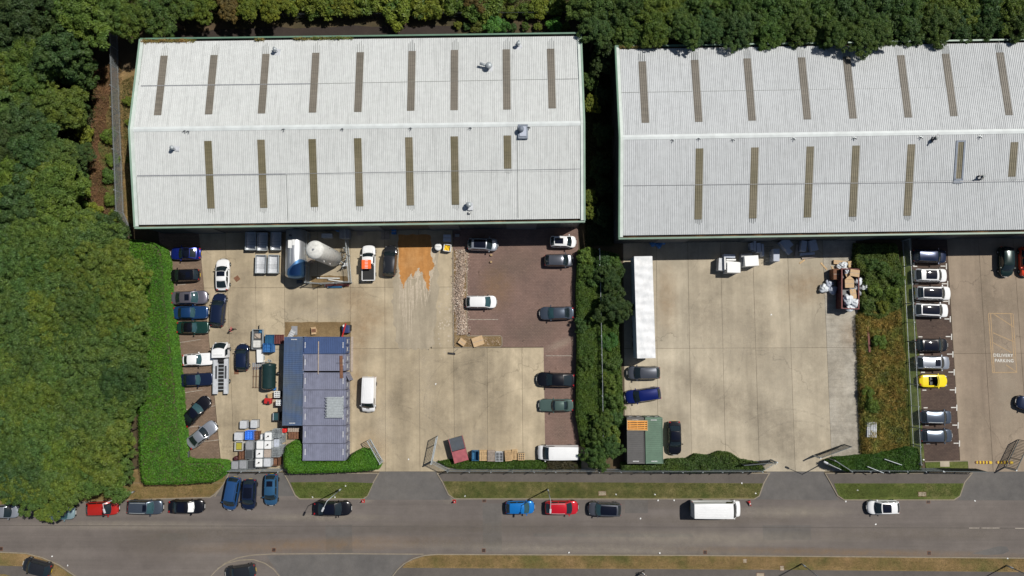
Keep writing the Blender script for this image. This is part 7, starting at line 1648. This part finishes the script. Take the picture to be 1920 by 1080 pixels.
hedge('tall L shaped clipped bright green hedge round the corner of the car yard',
      [(237, 447), (262, 449), (288, 455), (299, 464), (305, 485), (307, 520), (309, 560), (315, 600), (320, 650), (326, 700), (331, 760), (337, 820), (339, 862), (352, 866), (400, 866), (414, 868), (423, 876), (424, 884), (414, 893), (400, 905), (340, 909), (270, 910), (262, 900), (258, 860), (256, 760), (250, 640), (240, 540)], 2.9, 90000, 61, HG, bumps=.16, bsc=1.1)
hedge('clipped bright green hedge wrapped round the end of the purple containers', [(534, 838), (545, 829), (558, 828), (567, 836), (568.5, 866), (648, 865), (662, 850), (676, 843), (692, 846), (702, 862), (712, 873), (709, 881), (670, 885), (600, 888), (540, 889), (531, 876), (530, 855)], 2.2, 42000, 62, HG, bumps=.16, bsc=1.2)
hedge('rounded dark and bright green hedge in front of the dry grass strip', [(1553, 866), (1570, 860), (1600, 858), (1640, 853), (1680, 846), (1705, 838), (1722, 841), (1730, 860), (1729, 882), (1700, 887), (1640, 884), (1590, 885), (1560, 876)], 1.8, 42000, 63, (.045, .105, .014), bumps=.35, bsc=.8)
hedge('low clipped grass green hedge behind the wooden crates', [(820, 866), (840, 862), (880, 864), (1020, 864), (1090, 865), (1090, 881), (860, 881), (838, 876)], .7, 15000, 64, (.05, .10, .014), bumps=.2, name='low_hedge')
hedge('dark reddish low shrubs below the white panel van', [(1022, 862), (1085, 862), (1090, 881), (1024, 882)], .9, 5000, 65, (.06, .05, .025), name='low_hedge', cat='hedge', bumps=.2)
hedge('loose green bushes along the front fence below the green container', [(1165, 868), (1240, 869), (1252, 862), (1290, 861), (1305, 852), (1330, 855), (1350, 847), (1372, 850), (1390, 862), (1425, 868), (1436, 880), (1432, 885), (1300, 888), (1165, 884)], 1.2, 26000, 66, (.06, .10, .022), bumps=.45, bsc=.9, name='loose_hedge', leaf=.22)
# ground cover between plants
def stuff_cover(name, label, poly, h, n, leaf, asp, seed, mat, col, **kw):
    me, P_ = cover_mesh(name, poly, h, n, leaf, asp, seed, M[mat], **kw); o = link(name, me); o.color = (*col, 1); tag(o, label, 'undergrowth' if 'grass' not in name else 'grass', None, 'stuff'); return o
stuff_cover('undergrowth', 'tangled green undergrowth filling the strip between the first two yards', [(1084, 468), (1110, 464), (1160, 476), (1168, 520), (1160, 620), (1166, 700), (1170, 760), (1168, 800), (1140, 862), (1090, 838), (1080, 780), (1082, 640), (1080, 540)], 1.35, 95000, .23, .38, 71, 'leaf', (.075, .135, .025), bumps=.35, bsc=.8, sides=16000, depth=.6)
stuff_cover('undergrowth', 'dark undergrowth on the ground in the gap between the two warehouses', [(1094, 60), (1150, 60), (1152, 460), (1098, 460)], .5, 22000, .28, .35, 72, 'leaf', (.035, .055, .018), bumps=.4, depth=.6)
stuff_cover('undergrowth', 'weedy undergrowth below the trees of the wood', [(-40, 60), (170, 60), (178, 200), (160, 420), (235, 450), (240, 900), (-40, 930)], .5, 46000, .4, .4, 73, 'leaf', (.035, .052, .016), bumps=.5, bsc=.5, depth=.7)
stuff_cover('undergrowth', 'brown brushwood and weeds along the dirt track', [(152, 150), (215, 112), (226, 116), (232, 240), (234, 415), (205, 425), (165, 380), (165, 300), (174, 215)], .35, 9000, .35, .12, 74, 'leaf_dry', (.22, .13, .07), bumps=.3, depth=.8, stalk=True)
stuff_cover('undergrowth', 'thin weeds beside the white warehouse wall', [(228, 150), (262, 135), (256, 300), (250, 420), (238, 420), (230, 250)], .3, 5500, .26, .16, 75, 'leaf_dry', (.11, .10, .03), bumps=.25, depth=.8, stalk=True)
stuff_cover('undergrowth', 'dry brush on the bank behind the white warehouse', [(330, -40), (1130, -40), (1120, 26), (700, 30), (460, 34), (330, 40)], .9, 22000, .34, .2, 76, 'leaf', (.12, .155, .035), bumps=.5, depth=.7)
stuff_cover('dry_grass', 'tall dry yellow grass in the strip between the second and third yards', [(1607, 592), (1625, 575), (1690, 570), (1697, 640), (1704, 760), (1708, 850), (1640, 856), (1618, 850), (1613, 760), (1610, 660)], .8, 30000, .55, .07, 77, 'leaf_dry', (.37, .27, .09), bumps=.6, bsc=.8, depth=.8, stalk=True)
stuff_cover('undergrowth', 'green weeds mixed through the strip between the second and third yards', [(1607, 592), (1625, 575), (1690, 570), (1697, 640), (1704, 760), (1708, 850), (1640, 856), (1618, 850), (1613, 760), (1610, 660)], .45, 26000, .26, .3, 78, 'leaf', (.13, .145, .035), bumps=.4, bsc=.6, depth=.7)
stuff_cover('undergrowth', 'dense green bramble at the head of the strip beside the waste skip', [(1605, 455), (1684, 455), (1694, 500), (1698, 575), (1650, 600), (1618, 590), (1612, 560), (1622, 520), (1602, 500)], 1.1, 34000, .24, .42, 79, 'leaf', (.09, .14, .03), bumps=.6, bsc=.8, depth=.6)
stuff_cover('undergrowth', 'ragged weeds at the kerb of the second yard', [(1606, 590), (1616, 590), (1622, 850), (1612, 850)], .35, 3500, .3, .1, 80, 'leaf_dry', (.08, .09, .03), bumps=.3, stalk=True)
for px, py, sc, col in ((1655, 505, .9, G1), (1640, 545, .8, G2), (1672, 550, .9, G2), (1655, 575, .7, G4), (1682, 525, .8, G1), (1632, 495, .8, G6)):
    plant(SHRUBS, px, py, 1.1, sc, col, 'bramble bush beside the waste skip', 'bramble bushes beside the waste skip', 'shrub', 'shrub')
for px, py, sc, lb in ((1633, 760, .9, 'small green shrub at the edge of the dry grass, by the pallet stack'), (1626, 735, .7, 'small green shrub in the dry grass above another'), (1648, 640, .8, 'small shrub in the dry grass beside the red beam')):
    plant(SHRUBS, px, py, .8, sc, G2, lb, None, 'shrub', 'shrub')
stp = 'shrubs in the strip between the first two yards'
for px, py, sc, col, k in ((1098, 480, 1.2, G2, 0), (1130, 495, 1.5, G3, 0), (1150, 500, 1.4, G1, 0), (1105, 515, 1.0, G1, 1), (1120, 525, 1.3, G1, 0), (1145, 540, 1.3, (.05, .10, .03), 0), (1092, 545, .9, G3, 0), (1102, 570, 1.1, G3, 0), (1092, 610, 1.0, G3, 1), (1105, 640, 1.0, G1, 0), (1142, 640, 1.2, (.04, .10, .02), 0),
                           (1100, 680, 1.0, G1, 1), (1148, 680, 1.3, G1, 0), (1098, 720, 1.1, G3, 0), (1145, 718, 1.3, G2, 1), (1110, 755, 1.2, G2, 0), (1150, 755, 1.4, G1, 1), (1100, 790, 1.2, G1, 0), (1130, 790, 1.4, G2, 0), (1155, 785, 1.2, G3, 0), (1115, 815, 1.3, G1, 1), (1145, 815, 1.3, G2, 0)):
    if px < 1135 and k == 0 and py > 530: continue
    plant([SHRUBS, AIRY][k], px, py, 1.35, sc*.85, col, 'leafy shrub in the strip between the first two yards', stp, 'shrub', 'shrub')
for px, py, z, sc, col, lb in ((1152, 575, 3.2, .62, G5, 'dark tree leaning from the planted strip towards the white trailer'), (1145, 520, 2.8, .5, G3, 'bushy tree at the upper end of the planted strip'), (1118, 855, 2.4, .55, (.045, .085, .02), 'large bushy tree at the lower end of the planted strip'), (1145, 840, 2.4, .42, G3, 'small tree beside the grey container'), (1130, 790, 2.2, .4, G1, 'small tree above the large bushy one in the planted strip')):
    plant(TREES, px, py, z, sc, col, lb)
# short tufts give the mown verges a broken surface
def tufts(label, poly, n, seed, col, h=.155, leaf=.13):
    me, P_ = cover_mesh('grass', poly, h+.05, n, leaf, .12, seed, M['leaf_dry'], bumps=.02, edge=.05, depth=.02, base=h-.01, stalk=True); o = link('grass', me); o.color = (*col, 1); tag(o, label, 'grass', None, 'stuff')
tufts('short dry grass on the verge below the L shaped hedge', [(190, 912), (412, 909), (400, 928), (300, 933), (180, 936)], 9000, 81, (.17, .14, .04))
tufts('short green grass on the small verge by the first entrance', [(546, 905), (699, 906), (688, 931), (563, 933)], 7000, 82, (.10, .12, .03))
tufts('short grass on the long middle verge', [(832, 903), (1430, 907), (1420, 932), (852, 933)], 26000, 83, (.11, .125, .03))
tufts('short green grass on the verge between the second and third entrances', [(1565, 907), (1805, 907), (1797, 930), (1583, 935)], 10000, 84, (.10, .115, .03))
tufts('patchy dry grass on the verge along the bottom of the street', [(760, 1062), (800, 1042), (1300, 1043), (1925, 1048), (1925, 1071), (1200, 1065)], 26000, 85, (.22, .155, .06))

# the wood and the tree belts go on beyond the photo as one mass
for i_, (lb, poly) in enumerate((('wood going on beyond the edge of the photo beside the car yard', [(-700, -300), (-190, -300), (-190, 900), (-700, 930)]), ('tree belt going on beyond the top edge of the photo', [(-190, -300), (2300, -300), (2300, -75), (-190, -62)]))):
    me, P_ = cover_mesh('woods', poly, 7.0, 60000, 1.1, .5, 90+i_, M['leaf'], bumps=1.6, bsc=.22, edge=3, depth=.3, spread=.6); o = link('woods', me); o.color = (*G1, 1); tag(o, lb, 'wood', None, 'stuff')
